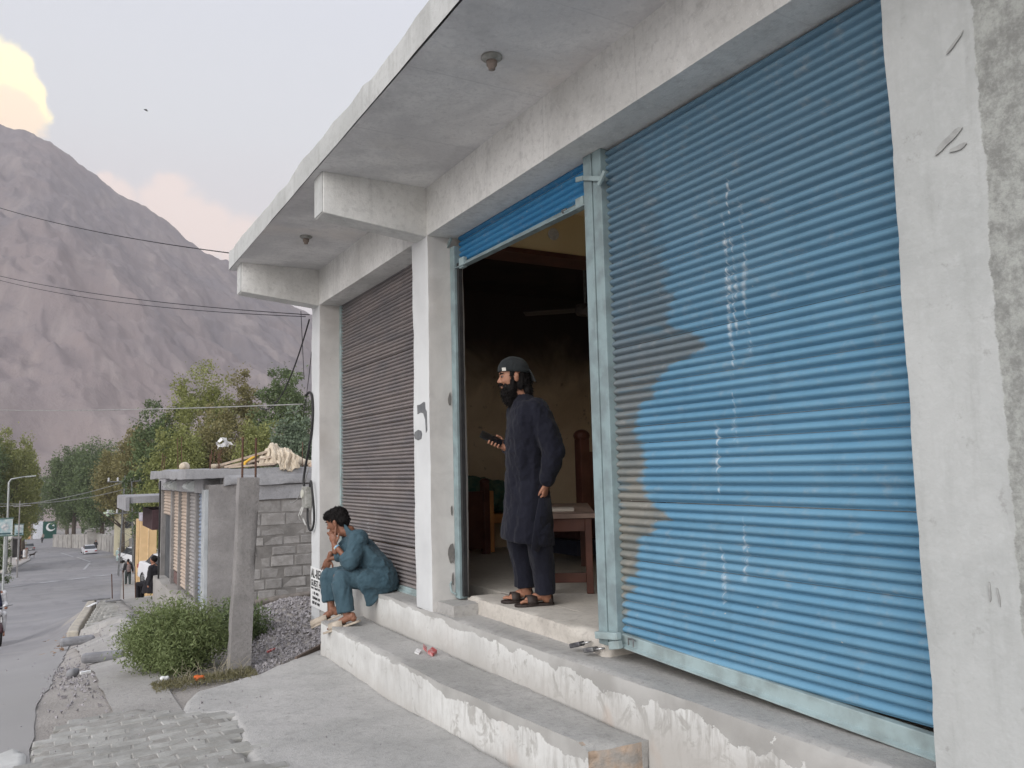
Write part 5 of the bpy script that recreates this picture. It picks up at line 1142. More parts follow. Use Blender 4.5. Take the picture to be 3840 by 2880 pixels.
# cars
glass = simple('dark_car_glass', (.03, .035, .04), .15, (.05, .055, .06), 3, 0, spec=.6); rubber = simple('tyre_rubber', (.02, .02, .02), .8)
def car(x, y, ang, body, lab, L=4.2, W=1.7, H=1.4, pitch=-.08, z=None):
    z = float(gz(x, y)) if z is None else z; T = empty('car', (0, 0, 0), lab, 'car', 'cars on the street')
    st = [(-L/2, .35, .62, .86), (-L/2+.08, .30, .95, .93), (-L*.30, .28, 1.0, 1.0), (-L*.10, .26, 1.0, 1.0), (L*.2, .26, .98, 1.0), (L*.40, .28, .88, .95), (L/2, .36, .66, .84)]
    mb = MB(); mb.rings([[V(xx, -W/2*wf, zl), V(xx, W/2*wf, zl), V(xx, W/2*wf, (zl+zt)/2), V(xx, W/2*wf*.95, zt), V(xx, -W/2*wf*.95, zt), V(xx, -W/2*wf, (zl+zt)/2)] for xx, zl, zt, wf in st])
    body_ = mb.build('body', body, T, smooth=False, bevel=.05)
    mb = MB(); mb.rings([[V(xx, -W/2*wf, zb__), V(xx, W/2*wf, zb__), V(xx, W/2*wf*.86, zt), V(xx, -W/2*wf*.86, zt)] for xx, zb__, zt, wf in [(-L*.36, .98, .99, .90), (-L*.20, .99, H, .88), (L*.06, .98, H, .88), (L*.22, .96, .97, .90)]]); mb.build('windows', glass, T)
    mb = MB(); mb.box((-L*.195, -W*.37, H-.02), (L*.055, W*.37, H+.02)); mb.build('roof', body, T, bevel=.02)
    for xx in (-L*.31, L*.31):
        for s_ in (-1, 1):
            mb = MB(); mb.lathe([(0, -.1), (.28, -.1), (.31, -.06), (.31, .06), (.28, .1), (0, .1)], (xx, s_*(W/2-.1), .31), 'Y', 16); wl_ = mb.build('wheel', rubber, T)
            mb = MB(); mb.lathe([(0, -.11), (.17, -.11), (.17, .11), (0, .11)], (xx, s_*(W/2-.1), .31), 'Y', 12); mb.build('rim', M['steel'], wl_)
    for s_ in (-1, 1):
        mb = MB(); mb.box((-L/2-.015, s_*W*.36-.16, .66), (-L/2+.12, s_*W*.36+.16, .82)); mb.build('tail_light', simple('tail_red', (.35, .03, .03), .3), T)
        mb = MB(); mb.box((L/2-.12, s_*W*.36-.14, .52), (L/2+.01, s_*W*.36+.14, .66)); mb.build('headlight', simple('head_clear', (.7, .7, .7), .2), T)
    mb = MB(); mb.box((-L/2-.03, -.26, .44), (-L/2-.005, .26, .58)); mb.build('number_plate', simple('plate_white', (.75, .76, .75), .5), T)
    mb = MB(); mb.box((-L/2-.06, -W*.44, .30), (-L/2+.1, W*.44, .46)); mb.build('bumper', simple('bumper_dark', (.12, .12, .13), .6), T, bevel=.02)
    T.location = (x, y, z); T.rotation_euler = (0, -pitch if math.cos(ang) > 0 else pitch, ang); return T
cw = simple('white_car_paint', (.68, .68, .70), .3, (.60, .60, .62), .5, 0, spec=.5)
p = P3(192, 1194, 128); car(p.x, p.y, R(96), cw, 'white saloon car driving away down the middle of the road', W=1.85)
p = P3(294, 1215, 92); car(p.x, p.y+1, R(-62), cw, 'white car parked beyond the pylon next to the robed walkers', H=1.7, W=1.8)
p = P3(318, 1250, 31); p = P3(374, 1250, 34.5); car(p.x, p.y, R(-75), cw, 'white car half hidden behind the dark-clothed sitter', z=-3.12, W=1.6)
for (x_, y_, D, lab, m_) in [(44, 1176, 165, 'pale car parked farthest left at the kerb', cw), (62, 1176, 160, 'grey car right of the pale parked one', simple('grey_car_paint', (.25, .25, .25), .35))]:
    p = P3(x_, y_, D); car(p.x, p.y, R(100), m_, lab)
# road markings, worn
mk = simple('worn_white_marking', (.44, .435, .44), .9, (.34, .335, .35), 3, .1)
def strip(pts, wd, name='road_marking'):
    mb = MB()
    for (a, b) in pts:
        a = V(*a); b = V(*b); d = (b-a); s_ = V(-d.y, d.x, 0).normalized()*wd
        k_ = max(2, int(d.length/1.5)); rs = []
        for j in range(k_+1):
            q = a+d*j/k_; rs.append([V(q.x-s_.x, q.y-s_.y, float(gz(q.x-s_.x, q.y-s_.y))+.006), V(q.x+s_.x, q.y+s_.y, float(gz(q.x+s_.x, q.y+s_.y))+.006)])
        mb.rings(rs, closed=False, cap=False)
    o = mb.build(name, mk); o['kind'] = 'structure'; return o
strip([((-3.0, 73), (-1.5, 74.5)), ((-.6, 75.5), (.9, 77)), ((1.6, 77.6), (3.2, 79)), ((3.8, 79.5), (4.8, 80.3))], .55)
strip([((3.4, 95), (4.6, 112)), ((4.8, 115), (3.9, 135)), ((3.5, 138), (2.2, 160))], .12)
# wires
wm = simple('wire_black', (.03, .03, .032), .6); wg = simple('wire_pale', (.30, .30, .29), .6)
def wire(name, a, b, sag, r_, mat, lab, knot=None):
    a, b = Vector(a), Vector(b); pts = [a.lerp(b, t)-V(0, 0, sag*4*t*(1-t)) for t in [i/24 for i in range(25)]]
    mb = MB(); mb.tube(pts, r_, 5)
    if knot:
        r2 = random.Random(2)
        for i in range(60):
            q = a.lerp(b, r2.uniform(*knot)); q -= V(0, 0, sag*4*.25*.9); mb.tube([q, q+V(r2.uniform(-.05, .05), r2.uniform(-.3, .3), r2.uniform(-.03, .03))], r_*.5, 3)
    return tag(mb.build(name, mat, smooth=True), lab, 'wire')
wire('overhead_wire', P3(-120, 408, 17), P3(540, 552, 9.6), .16, .007, wm, 'single black wire crossing the mountain and meeting the canopy end')
wire('overhead_wire', P3(-120, 565, 17), P3(668, 680, 9.2), .16, .0055, wm, 'upper of the two close black wires running to the shop corner')
wire('overhead_wire', P3(-120, 569, 18), P3(660, 684, 9.25), .22, .005, wm, 'lower of the two close black wires running to the shop corner')
wire('overhead_wire', P3(-60, 884, 20), P3(655, 873, 9.3), .05, .008, wg, 'pale cable crossing the trees to the corner pillar')
wire('service_wire', P3(668, 690, 9.2), P3(560, 880, 12), .35, .009, wm, 'thick black wire sagging steeply from the shop corner past the trees')
wire('service_wire', P3(650, 672, 9.2), P3(657, 820, 9.1), .0, .004, wm, 'thin vertical wire hanging by the corner pillar')
wire('service_wire', P3(673, 760, 9.0), P3(655, 900, 9.3), .05, .004, wm, 'thin dark wire hanging just left of the thick pillar cable')
wire('service_wire', P3(667, 1010, 9.2), P3(627, 1085, 9.8), .12, .006, wg, 'thin white wire hanging across the block wall')
for (x0, y0, x1, y1, D, i) in [(-20, 1096, 300, 1030, 80, 0), (-20, 1088, 275, 1055, 82, 1)]:
    wire('street_wire', P3(x0, y0, 70), P3(x1, y1, D), .5, .03, wg, ['pale street wire from the left lamp to the pylon top, upper', 'pale street wire below the upper one near the pylon'][i])
# bird
p = P3(315, 238, 60); mb = MB(); mb.sph(p, (.16, .05, .04), Euler((0, .3, 0)).to_matrix()); mb.rings([[p+V(-.05, 0, .02), p+V(.08, 0, .02)], [p+V(-.02, .02, .10), p+V(.06, .02, .10)]], closed=False, cap=False)
tag(mb.build('bird', M['black'], smooth=True), 'tiny dark bird alone in the pale sky', 'bird')

# ---- mountain
def mountain():
    rp = [(-2.2, .50), (-1.2, .62), (-.6, .56), (-.3, .46), (-.15, .405), (-.085, .389), (-.057, .380), (-.045, .377)]
    sv = [(0, 268), (51, 281), (109, 307), (140, 330), (153, 340), (173, 357), (200, 376), (234, 401), (278, 431), (320, 452), (353, 472), (385, 500), (409, 520), (444, 545), (492, 566), (560, 612), (640, 665), (720, 705), (900, 760), (1200, 850)]
    for x, y in sv:
        d = P3(x, y, 1)-V(0, 0, 1.6); rp.append((d.x/d.y, d.z/d.y))
    rp.sort(); tx = np.array([a for a, b in rp]+[3.0]); tz = np.array([b for a, b in rp]+[.02])
    Yr = 1700.
    ix = np.concatenate([np.linspace(-2.2, -.12, 60), np.linspace(-.12, .42, 330), np.linspace(.42, 3, 60)])
    iy = np.concatenate([np.linspace(0, 1, 170), np.linspace(1.01, 1.7, 30)])
    U, T_ = np.meshgrid(ix, iy, indexing='ij')
    H_ = np.interp(U, tx, tz)*Yr+1.6
    Y0 = 330+60*np.sin(U*5)
    Y = Y0+(Yr-Y0)*T_; X = U*Yr*(.35+.65*T_)/1.0
    t = np.clip(T_, 0, 1)
    shape = t**1.35; shape = np.where(T_ > 1, 1-(T_-1)*1.1, shape)
    # gullies run down the slope
    gul = np.abs(fbm(X/170+T_*1.2, T_*2.3, None, 4, 11))*-60*t*(1-t*.999)*2.2
    ribs = fbm(X/60, Y/260, None, 5, 14)*34*t*(1-t)*3+(1-2*np.abs(fbm(X/95+T_*1.6, T_*1.3+4, None, 3, 23)))*42*t*(1-t)*1.6
    fine = fbm(X/22, Y/34, None, 4, 15)*9*np.clip(t*4, 0, 1)*np.clip((1-t)*5+.35, 0, 1)
    rg = fbm(X/16, Y/16+3, None, 4, 17)*5
    Z = -16+(H_+16)*shape+gul+ribs+fine+rg*np.clip(t*3, 0, 1)
    I = np.arange(U.size).reshape(U.shape); F = np.stack([I[:-1, :-1], I[1:, :-1], I[1:, 1:], I[:-1, 1:]], -1).reshape(-1, 4)
    m, g, b = mat0('mountain_rock'); p = g.pos(); s = g.sep(p)
    n = g.noise(g.vm('MULTIPLY', p, (1, .5, .6)), .006, 7, .62, .6); n2 = g.noise(p, .05, 6, .7, .3)
    st = g.noise(g.comb(g.mul(s[0], .035), g.mul(s[1], .006), g.mul(s[2], .008)), 1, 6, .65, .4)
    cl = g.mix(g.step(n, .35, .65), (.30, .245, .235), (.24, .21, .215))
    cl = g.mix(g.mul(g.step(st, .48, .66), .7), cl, (.37, .315, .295))
    st2 = g.noise(g.comb(g.add(g.mul(s[0], .012), g.mul(s[2], .012)), g.mul(s[1], .002), g.mul(g.sub(s[2], s[0]), .0025)), 1.6, 6, .7, .3); cl = g.mix(g.mul(g.step(st2, .52, .62), .45), cl, (.17, .145, .15))
    cl = g.mix(g.mul(g.step(n2, .56, .70), .4), cl, (.17, .15, .15))
    cl = g.mix(g.mul(g.step(s[2], 90, 0), .4), cl, (.33, .265, .235))
    fin(g, b, cl, 1, g.bump(g.add(n2, g.mul(st, .8)), .5, 5), 0, .1)
    o = mesh_obj('mountain', np_mesh('mountain', np.stack([X.ravel(), Y.ravel(), Z.ravel()], 1), F, True), m); o['kind'] = 'structure'
mountain()

# ================================================================== PEOPLE
def frame(h, upv=(0, 0, 1)):     # columns: forward, left, up
    h = Vector(h).normalized(); l = Vector(upv).cross(h).normalized(); u = h.cross(l).normalized()
    return Matrix((h, l, u)).transposed()
def head_parts(c, h, k=1.0, upv=(0, 0, 1), neck_to=None):
    """skull, face, nose, lips, ears and neck as overlapping closed forms for a union"""
    F = frame(h, upv); c = Vector(c)
    def p(x, y, z): return c+F @ V(x, y, z)*k
    mb = MB()
    def e(x, y, z, a, b, d): mb.sph(p(x, y, z), (a*k, b*k, d*k), F, 16, 12)
    e(-.012, 0, .030, .098, .076, .090); e(.030, 0, -.005, .062, .064, .078); e(.034, 0, -.062, .050, .050, .046); e(.060, 0, -.088, .026, .028, .022)
    e(.074, 0, .034, .020, .052, .014); e(.060, .030, -.022, .026, .022, .020); e(.060, -.030, -.022, .026, .022, .020)
    mb.chain([p(.081, 0, .022), p(.091, 0, .0), p(.103, 0, -.020)], [.008*k, .0095*k, .0115*k], 8)
    e(.091, .011, -.026, .010, .008, .007); e(.091, -.011, -.026, .010, .008, .007)
    e(.086, 0, -.050, .014, .026, .007); e(.084, 0, -.062, .013, .023, .007)
    for s_ in (-1, 1):
        e(-.006, s_*.078, -.008, .020, .009, .032); e(-.012, s_*.086, .006, .014, .006, .018)
    nt = Vector(neck_to) if neck_to is not None else p(-.03, 0, -.17)
    mb.chain([p(-.018, 0, -.03), p(-.025, 0, -.09), nt], [.058*k, .054*k, .058*k], 14)
    return mb, p, F
def eyes(parent, p, F, k=1.0):
    for s_ in (-1, 1):
        mb = MB(); mb.sph(p(.0755, s_*.031, .010), (.010*k, .014*k, .0075*k), F); e_ = mb.build('eye', simple('eye_white', (.16, .13, .12), .5), parent, smooth=True)
        mb = MB(); mb.sph(p(.086, s_*.032, .009), (.004*k, .0065*k, .0065*k), F); mb.build('iris', simple('dark_iris', (.02, .012, .01), .2), e_, smooth=True)
        mb = MB(); mb.chain([p(.088, s_*.014, .028), p(.088, s_*.034, .034), p(.074, s_*.053, .030)], [.005*k, .0055*k, .003*k], 6); mb.build('eyebrow', M['hair'], parent, smooth=True)
def strands(me, n, length, d, seed, w=.0022, spread=.5):
    r_ = np.random.default_rng(seed); k = len(me.polygons); ce = np.empty(k*3); me.polygons.foreach_get('center', ce); ce = ce.reshape(-1, 3); no = np.empty(k*3); me.polygons.foreach_get('normal', no); no = no.reshape(-1, 3)
    i = r_.integers(0, k, n); D = no[i]*.5+np.array(d)+r_.normal(0, spread, (n, 3)); D /= np.linalg.norm(D, axis=1)[:, None]
    s_ = np.cross(D, r_.normal(0, 1, (n, 3))); s_ /= np.linalg.norm(s_, axis=1)[:, None]; L = (length*r_.uniform(.4, 1.2, n))[:, None]; b = ce[i]-no[i]*.002
    v = np.stack([b-s_*w, b+s_*w, b+D*L], 1).reshape(-1, 3); return join_meshes([me, np_mesh('strands', v, np.arange(n*3).reshape(n, 3))], me.name)
def finger(mb, base, d, n, lens, r_, curls):
    p = Vector(base); d = Vector(d).normalized(); n = Vector(n).normalized(); ax = d.cross(n).normalized(); pts = [p.copy()]; rads = [r_]
    for i, (L, c) in enumerate(zip(lens, curls)):
        d = Matrix.Rotation(c, 3, ax) @ d; p = p+d*L; pts.append(p.copy()); rads.append(r_*(1-.13*(i+1)))
    mb.chain(pts, rads, 8)
def hand(mb, wrist, d, n, thumb, k=1.0, curl=(.3, .4, .3), spread=.05, thumb_dir=None, curls=None):
    """palm, four unequal fingers and a thumb; n = direction the palm faces, thumb = direction of the thumb side"""
    w_ = Vector(wrist); d = Vector(d).normalized(); n = Vector(n); n = (n-d*n.dot(d)).normalized(); t = d.cross(n); t = t if t.dot(Vector(thumb)) > 0 else -t
    Rm = Matrix((d, t, n)).transposed()
    mb.sph(w_+d*.045*k, (.050*k, .038*k, .014*k), Rm, 14, 10); mb.sph(w_+d*.065*k, (.030*k, .040*k, .013*k), Rm, 14, 10)
    mb.chain([w_-d*.05*k, w_+d*.015*k], [.026*k, .022*k], 10)
    for i in range(4):
        o_ = (1.5-i)*.0185*k; L = (.043, .047, .044, .034)[i]*k
        cc_ = curls[i] if curls else [c*(1+.12*i) for c in curl]
        dd_ = (d+t*spread*(1.5-i)).normalized()
        finger(mb, w_+d*.078*k+t*o_, dd_, n, (L, L*.62, L*.5), .0085*k, cc_)
    td = Vector(thumb_dir).normalized() if thumb_dir is not None else (d*.6+t*.6+n*.4).normalized()
    mb.sph(w_+d*.03*k+t*.022*k+n*.006*k, (.024*k, .014*k, .013*k), Rm, 10, 8)
    a = w_+d*.028*k+t*.030*k+n*.006*k; mb.chain([a, a+td*.034*k, a+(td*.9+d*.35+n*.15).normalized()*.060*k], [.0115*k, .0095*k, .0075*k], 8)
def foot(mb, heel, toe, k=1.0, side=1):
    heel, toe = Vector(heel), Vector(toe); d = (toe-heel).normalized(); s_ = V(-d.y, d.x, 0).normalized()*side; u_ = s_.cross(d)*side; u_ = u_ if u_.z > 0 else -u_
    L = (toe-heel).length
    mb.sph(heel+d*.035*k+u_*.026*k, (.031*k,)*3)
    mb.chain([heel+d*.04*k+u_*.05*k, heel+d*L*.45+u_*.036*k, heel+d*L*.70+u_*.020*k], [.034*k, .030*k, .020*k], 10)
    mb.chain([heel+d*L*.62+u_*.018*k-s_*.022*k, heel+d*L*.66+u_*.018*k+s_*.02*k], [.019*k, .019*k], 8)
    for i in range(5):
        a = heel+d*L*(.74-.022*i)+s_*(-.028+.0145*i)*k*1.0+u_*.014*k; l_ = (.040, .034, .030, .025, .020)[i]*k; r_ = (.0115, .008, .0075, .007, .0065)[i]*k
        mb.chain([a, a+d*l_*.6+u_*.003, a+d*l_-u_*.002], [r_, r_, r_*.9], 8)
def folds(amp, seed, stretch=(1, 1, .35), fr=9, amp2=None):
    def f(co, no):
        n1 = 1-np.abs(fbm(co[:, 0]*fr*stretch[0], co[:, 1]*fr*stretch[1], co[:, 2]*fr*stretch[2], 3, seed))*2
        n2 = fbm(co[:, 0]*fr*2.7, co[:, 1]*fr*2.7, co[:, 2]*fr*1.6, 3, seed+9)
        return (n1-.5)*amp+n2*(amp2 if amp2 is not None else amp*.45)
    return f
def ell(c, h, a, b, n=28, e=1.0, tilt=(0, 0)):
    c = Vector(c); F = frame(h); out = []
    for j in range(n):
        t = 2*math.pi*j/n; x = a*math.copysign(abs(math.cos(t))**e, math.cos(t)); y = b*math.copysign(abs(math.sin(t))**e, math.sin(t)); out.append(c+F @ V(x, y, tilt[0]*x+tilt[1]*y))
    return out

# ---------------------------------------------------------------- the standing man
MN = empty('person', (2.87, 4.9, .68), 'bearded man in a navy tunic and backwards cap standing in the doorway holding a phone', 'person')
hd = V(-.955, .296, 0)
HC = V(2.726, 4.790, 2.214)
mbh, hp, HF = head_parts(HC, V(-.93, .34, -.10), 1.0, neck_to=(2.80, 4.775, 2.06))
head = remesh(mbh, .0042, 3, 'head')
mb = MB()   # trunk and limbs
mb.sph((2.815, 4.79, 1.86), (.105, .15, .19), frame(hd)); mb.sph((2.83, 4.81, 1.52), (.105, .145, .16), frame(hd)); mb.chain([(2.80, 4.775, 2.08), (2.812, 4.785, 1.95), (2.825, 4.80, 1.7), (2.835, 4.815, 1.5)], [.055, .09, .10, .11])
mb.chain([(2.805, 4.62, 1.965), (2.868, 4.545, 1.70), (2.862, 4.615, 1.50)], [.052, .042, .028]); mb.chain([(2.845, 4.94, 1.98), (2.93, 5.03, 1.73), (2.765, 4.975, 1.755)], [.052, .042, .028])
LA, RA = V(2.925, 4.775, .765), V(2.885, 4.985, .775)
mb.chain([(2.825, 4.735, 1.46), (2.868, 4.745, 1.09), LA], [.082, .055, .037]); mb.chain([(2.85, 4.90, 1.46), (2.842, 4.985, 1.09), RA], [.082, .055, .037])
body = remesh(mb, .009, 3, 'body')
mb = MB(); hand(mb, (2.862, 4.618, 1.495), (-.10, .22, -1), (-.55, .83, .2), (-.85, -.3, 0), 1.0, (.75, .95, .6), .02, thumb_dir=(-.5, .3, -.8)); lh = remesh(mb, .003, 2, 'hand')
A_, B_ = V(2.589, 5.026, 1.843), V(2.722, 4.959, 1.772); pd = (B_-A_).normalized(); pw = V(-.36, -.64, -.68); pw = (pw-pd*pw.dot(pd)).normalized(); pn = pd.cross(pw); pn = pn if pn.z > 0 else -pn
mb = MB(); PM = Matrix((pd, pw, pn)).transposed()
mb.sph(B_-pn*.022-pd*.004-pw*.004, (.050, .036, .015), PM); mb.chain([(2.775, 4.976, 1.752), B_-pn*.026+pd*.03, B_-pn*.022], [.026, .023, .018], 10)
for i in range(4):
    s0 = B_-pd*(.018+.0235*i); L = (.9, 1.0, 1.05, .95)[i]
    mb.chain([B_-pd*(.010+.017*i)-pn*.018-pw*.010, s0-pn*.017+pw*.028*L, s0-pn*.008+pw*.046, s0+pn*.010+pw*.043], [.0095, .0088, .0082, .007], 8)
mb.chain([B_-pn*.018-pw*.03, B_-pd*.022-pw*.048+pn*.006, B_-pd*.055-pw*.034+pn*.017], [.0125, .010, .0085], 8)
rh = remesh(mb, .003, 2, 'hand')
mb = MB(); foot(mb, (2.985, 4.795, .70), (2.745, 4.850, .698), 1.0, -1); foot(mb, (2.945, 4.985, .70), (2.745, 5.04, .698), 1.0, 1)
mb.chain([LA, (2.945, 4.79, .73)], [.037, .036]); mb.chain([RA, (2.91, 4.985, .73)], [.037, .036]); ft = remesh(mb, .0035, 3, 'feet')
mesh_obj('body', join_meshes([body, head, lh, rh, ft], 'body'), M['skin'], MN)
eyes(MN, hp, HF)
mb = MB()
for (x, y, z, a, b, d) in [(.056, 0, -.104, .040, .050, .040), (.050, 0, -.136, .038, .044, .046), (.042, 0, -.162, .030, .036, .032), (.032, .042, -.082, .042, .026, .040), (.032, -.042, -.082, .042, .026, .040), (.014, .056, -.050, .024, .021, .046), (.014, -.056, -.050, .024, .021, .046), (.008, .070, .000, .012, .010, .040), (.008, -.070, .000, .012, .010, .040), (.088, 0, -.043, .012, .034, .008), (.070, 0, -.092, .024, .038, .020), (.064, .036, -.066, .018, .012, .026), (.064, -.036, -.066, .018, .012, .026), (.02, 0, -.12, .05, .05, .04)]:
    mb.sph(hp(x, y, z), (a, b, d), HF, 14, 10)
me = remesh(mb, .004, 2, 'beard'); displace(me, lambda co, no: fbm(co[:, 0]*70, co[:, 1]*70, co[:, 2]*30, 3, 4)*.007+.002); me = strands(me, 2600, .020, (-.2, .1, -.9), 3); mesh_obj('beard', me, M['hair'], MN)
mb = MB()
for (x, y, z, a, b, d) in [(-.052, 0, .005, .062, .078, .060), (-.066, 0, -.045, .052, .072, .065), (-.076, 0, -.095, .044, .066, .055), (-.080, 0, -.125, .036, .056, .035), (-.03, .066, -.035, .028, .016, .060), (-.03, -.066, -.035, .028, .016, .060)]: mb.sph(hp(x, y, z), (a, b, d), HF, 14, 10)
for s_ in (-1, 1): mb.sph(hp(.018, s_*.070, .022), (.016, .010, .026), HF)
me = remesh(mb, .004, 2, 'hair'); displace(me, lambda co, no: fbm(co[:, 0]*60, co[:, 1]*60, co[:, 2]*25, 3, 6)*.006); me = strands(me, 1800, .022, (.3, -.1, -.9), 5); mesh_obj('hair', me, M['hair'], MN)
# backwards cap: dome, band opening over the forehead with its strap, peak hanging behind
mb = MB(); rs = []
for i in range(9):
    t = i/8*math.pi/2; rr_ = math.cos(t)**.82; rs.append([hp(-.012+.108*rr_*math.cos(a)-.0*t, .087*rr_*math.sin(a), .028+.018*math.cos(a)*(1-i/8)+.108*math.sin(t)) for a in [2*math.pi*j/32 for j in range(32)]])
rs[-1] = [hp(-.012+.002*math.cos(a), .002*math.sin(a), .137) for a in [2*math.pi*j/32 for j in range(32)]]
mb.rings(rs, cap=False); cp = mb.build('cap', M['cap'], MN, 'charcoal cap worn backwards', smooth=True); displace(cp.data, lambda co, no: fbm(co[:, 0]*22, co[:, 1]*22, co[:, 2]*22, 3, 2)*.006); sm = cp.modifiers.new('s', 'SOLIDIFY'); sm.thickness = .004; sm.offset = 1
mb = MB(); mb.rings([[hp(-.100+dx-.01*abs(math.cos(a)), .066*math.cos(a), .030-dz+.014*math.sin(a)) for a in [math.pi*j/12 for j in range(13)]] for dx, dz in ((0, 0), (-.018, .035), (-.030, .080), (-.032, .088))], closed=False, cap=False)
pk_ = mb.build('cap_peak', M['cap'], cp, smooth=True); sm = pk_.modifiers.new('s', 'SOLIDIFY'); sm.thickness = .005
mb = MB(); mb.rings([[hp(-.012+.1085*math.cos(a)*1.012, .0865*math.sin(a)*1.012, zz+.014*math.cos(a)) for a in [-.5+1.0*j/10 for j in range(11)]] for zz in (.033, .052)], closed=False, cap=False); o = mb.build('cap_strap', M['black'], cp, smooth=True)
mb = MB(); mb.rings([[hp(-.012+.1095*math.cos(a)*1.02, .0875*math.sin(a)*1.02, zz+.014*math.cos(a)) for a in [.62+.30*j/4 for j in range(5)]] for zz in (.034, .056)], closed=False, cap=False); mb.build('cap_label', simple('white_label', (.62, .60, .55), .6), cp)
# tunic with sleeves
mb = MB()
rings = [((2.797, 4.772, 2.092), .058, .066), ((2.80, 4.775, 2.068), .070, .088), ((2.804, 4.778, 2.035), .085, .150), ((2.808, 4.782, 1.985), .105, .205), ((2.81, 4.785, 1.92), .118, .215), ((2.808, 4.79, 1.79), .125, .195), ((2.813, 4.81, 1.60), .122, .180), ((2.826, 4.82, 1.447), .138, .188), ((2.836, 4.832, 1.29), .152, .200), ((2.842, 4.845, 1.17), .165, .208), ((2.846, 4.852, 1.115), .170, .212)]
mb.rings([ell(c, hd, a, b, 30, .9, (.12 if z_ > 8 else 0, -.10 if z_ > 8 else 0)) for z_, (c, a, b) in enumerate(rings)])
mb.chain([(2.812, 4.64, 1.975), (2.842, 4.585, 1.84), (2.872, 4.545, 1.70), (2.872, 4.575, 1.61), (2.864, 4.612, 1.525)], [.088, .080, .070, .060, .050], 14)
mb.chain([(2.845, 4.93, 1.975), (2.89, 4.99, 1.84), (2.93, 5.02, 1.74), (2.86, 5.00, 1.735), (2.785, 4.98, 1.752)], [.085, .075, .066, .056, .046], 14)
me = remesh(mb, .0075, 5, 'tunic'); displace(me, folds(.017, 3, (1, 1, .2), 7)); displace(me, folds(.010, 13, (1, 1, .8), 15, .003)); tn = mesh_obj('tunic', me, M['navy'], MN, 'dark navy knee-length tunic')
mb = MB(); F_ = frame(hd)   # slit panel at the side
mb.rings([[V(2.80, 4.62, 1.40), V(2.90, 4.64, 1.40)], [V(2.765, 4.63, 1.24), V(2.93, 4.66, 1.24)], [V(2.745, 4.645, 1.075), V(2.80, 4.650, 1.05)]], closed=False, cap=False)
pn_ = mb.build('tunic_panel', M['navy'], tn, smooth=True); sm = pn_.modifiers.new('s', 'SOLIDIFY'); sm.thickness = .006
mb = MB(); mb.chain([(2.83, 4.82, 1.42), (2.83, 4.82, 1.36)], [.13, .13])
mb.chain([(2.83, 4.745, 1.40), (2.862, 4.742, 1.10), (2.905, 4.765, .93)], [.105, .088, .078], 16); mb.chain([(2.85, 4.90, 1.40), (2.845, 4.97, 1.10), (2.875, 4.98, .95)], [.105, .088, .078], 16)
mb.tube([(2.905, 4.765, .95), (2.922, 4.775, .80), (2.925, 4.778, .762)], [.078, .073, .072], 18); mb.tube([(2.875, 4.98, .96), (2.884, 4.984, .85), (2.886, 4.985, .785)], [.078, .072, .071], 18)
me = remesh(mb, .007, 4, 'trousers'); displace(me, folds(.012, 5, (1, 1, .3), 9)); mesh_obj('trousers', me, M['navy'], MN)
def sandal(parent, heel, toe, k, mat, straps, side, w_=.046):
    heel, toe = Vector(heel), Vector(toe); d = (toe-heel).normalized(); L = (toe-heel).length; s_ = V(-d.y, d.x, 0).normalized(); u_ = d.cross(s_); u_ = u_ if u_.z > 0 else -u_
    pr = [(0, .55), (.06, .85), (.2, .92), (.42, .82), (.62, 1.02), (.78, 1.08), (.9, .9), (.97, .6), (1.02, .2)]
    out = [heel+d*L*t+s_*w_*q*k for t, q in pr]+[heel+d*L*t-s_*w_*q*k for t, q in reversed(pr)]
    mb = MB(); mb.rings([[p-u_*.020 for p in out], [p-u_*.004 for p in out]]); so_ = mb.build('sandal', mat, parent, bevel=.003)
    for (t0, t1, h_) in straps:
        mb = MB(); rs = []
        for t in (t0, (t0+t1)/2, t1):
            rs.append([heel+d*L*t+s_*w_*1.0*k*math.cos(a)+u_*(h_*math.sin(a)**.7 if math.sin(a) > 0 else 0)*k-u_*.006 for a in [math.pi*j/14 for j in range(15)]])
        mb.rings(rs, closed=False, cap=False); st_ = mb.build('strap', mat, so_, smooth=True); q = st_.modifiers.new('s', 'SOLIDIFY'); q.thickness = .004
    return so_
sandal(MN, (2.995, 4.79, .702), (2.735, 4.852, .702), 1.0, M['dsandal'], [(.46, .72, .058), (.05, .16, .07)], -1)
sandal(MN, (2.955, 4.983, .702), (2.735, 5.042, .702), 1.0, M['dsandal'], [(.46, .72, .058), (.05, .16, .07)], 1)
mb = MB(); mb.obox((A_+B_)/2, pd*.080, pw*.038, pn*.0042); ph = mb.build('phone', M['phone'], None, bevel=.004); tag(ph, 'black smartphone held out in the standing man\'s right hand', 'phone')
mb = MB(); mb.obox((A_+B_)/2+pn*.0046, pd*.075, pw*.034, pn*.0004); mb.build('screen', simple('dark_screen', (.01, .01, .012), .08, spec=.6), ph)
mb = MB(); mb.obox(A_+pd*.018-pn*.0046+pw*.018, pd*.010, pw*.010, pn*.0008); mb.build('camera_bump', simple('lens_grey', (.08, .08, .085), .3), ph)

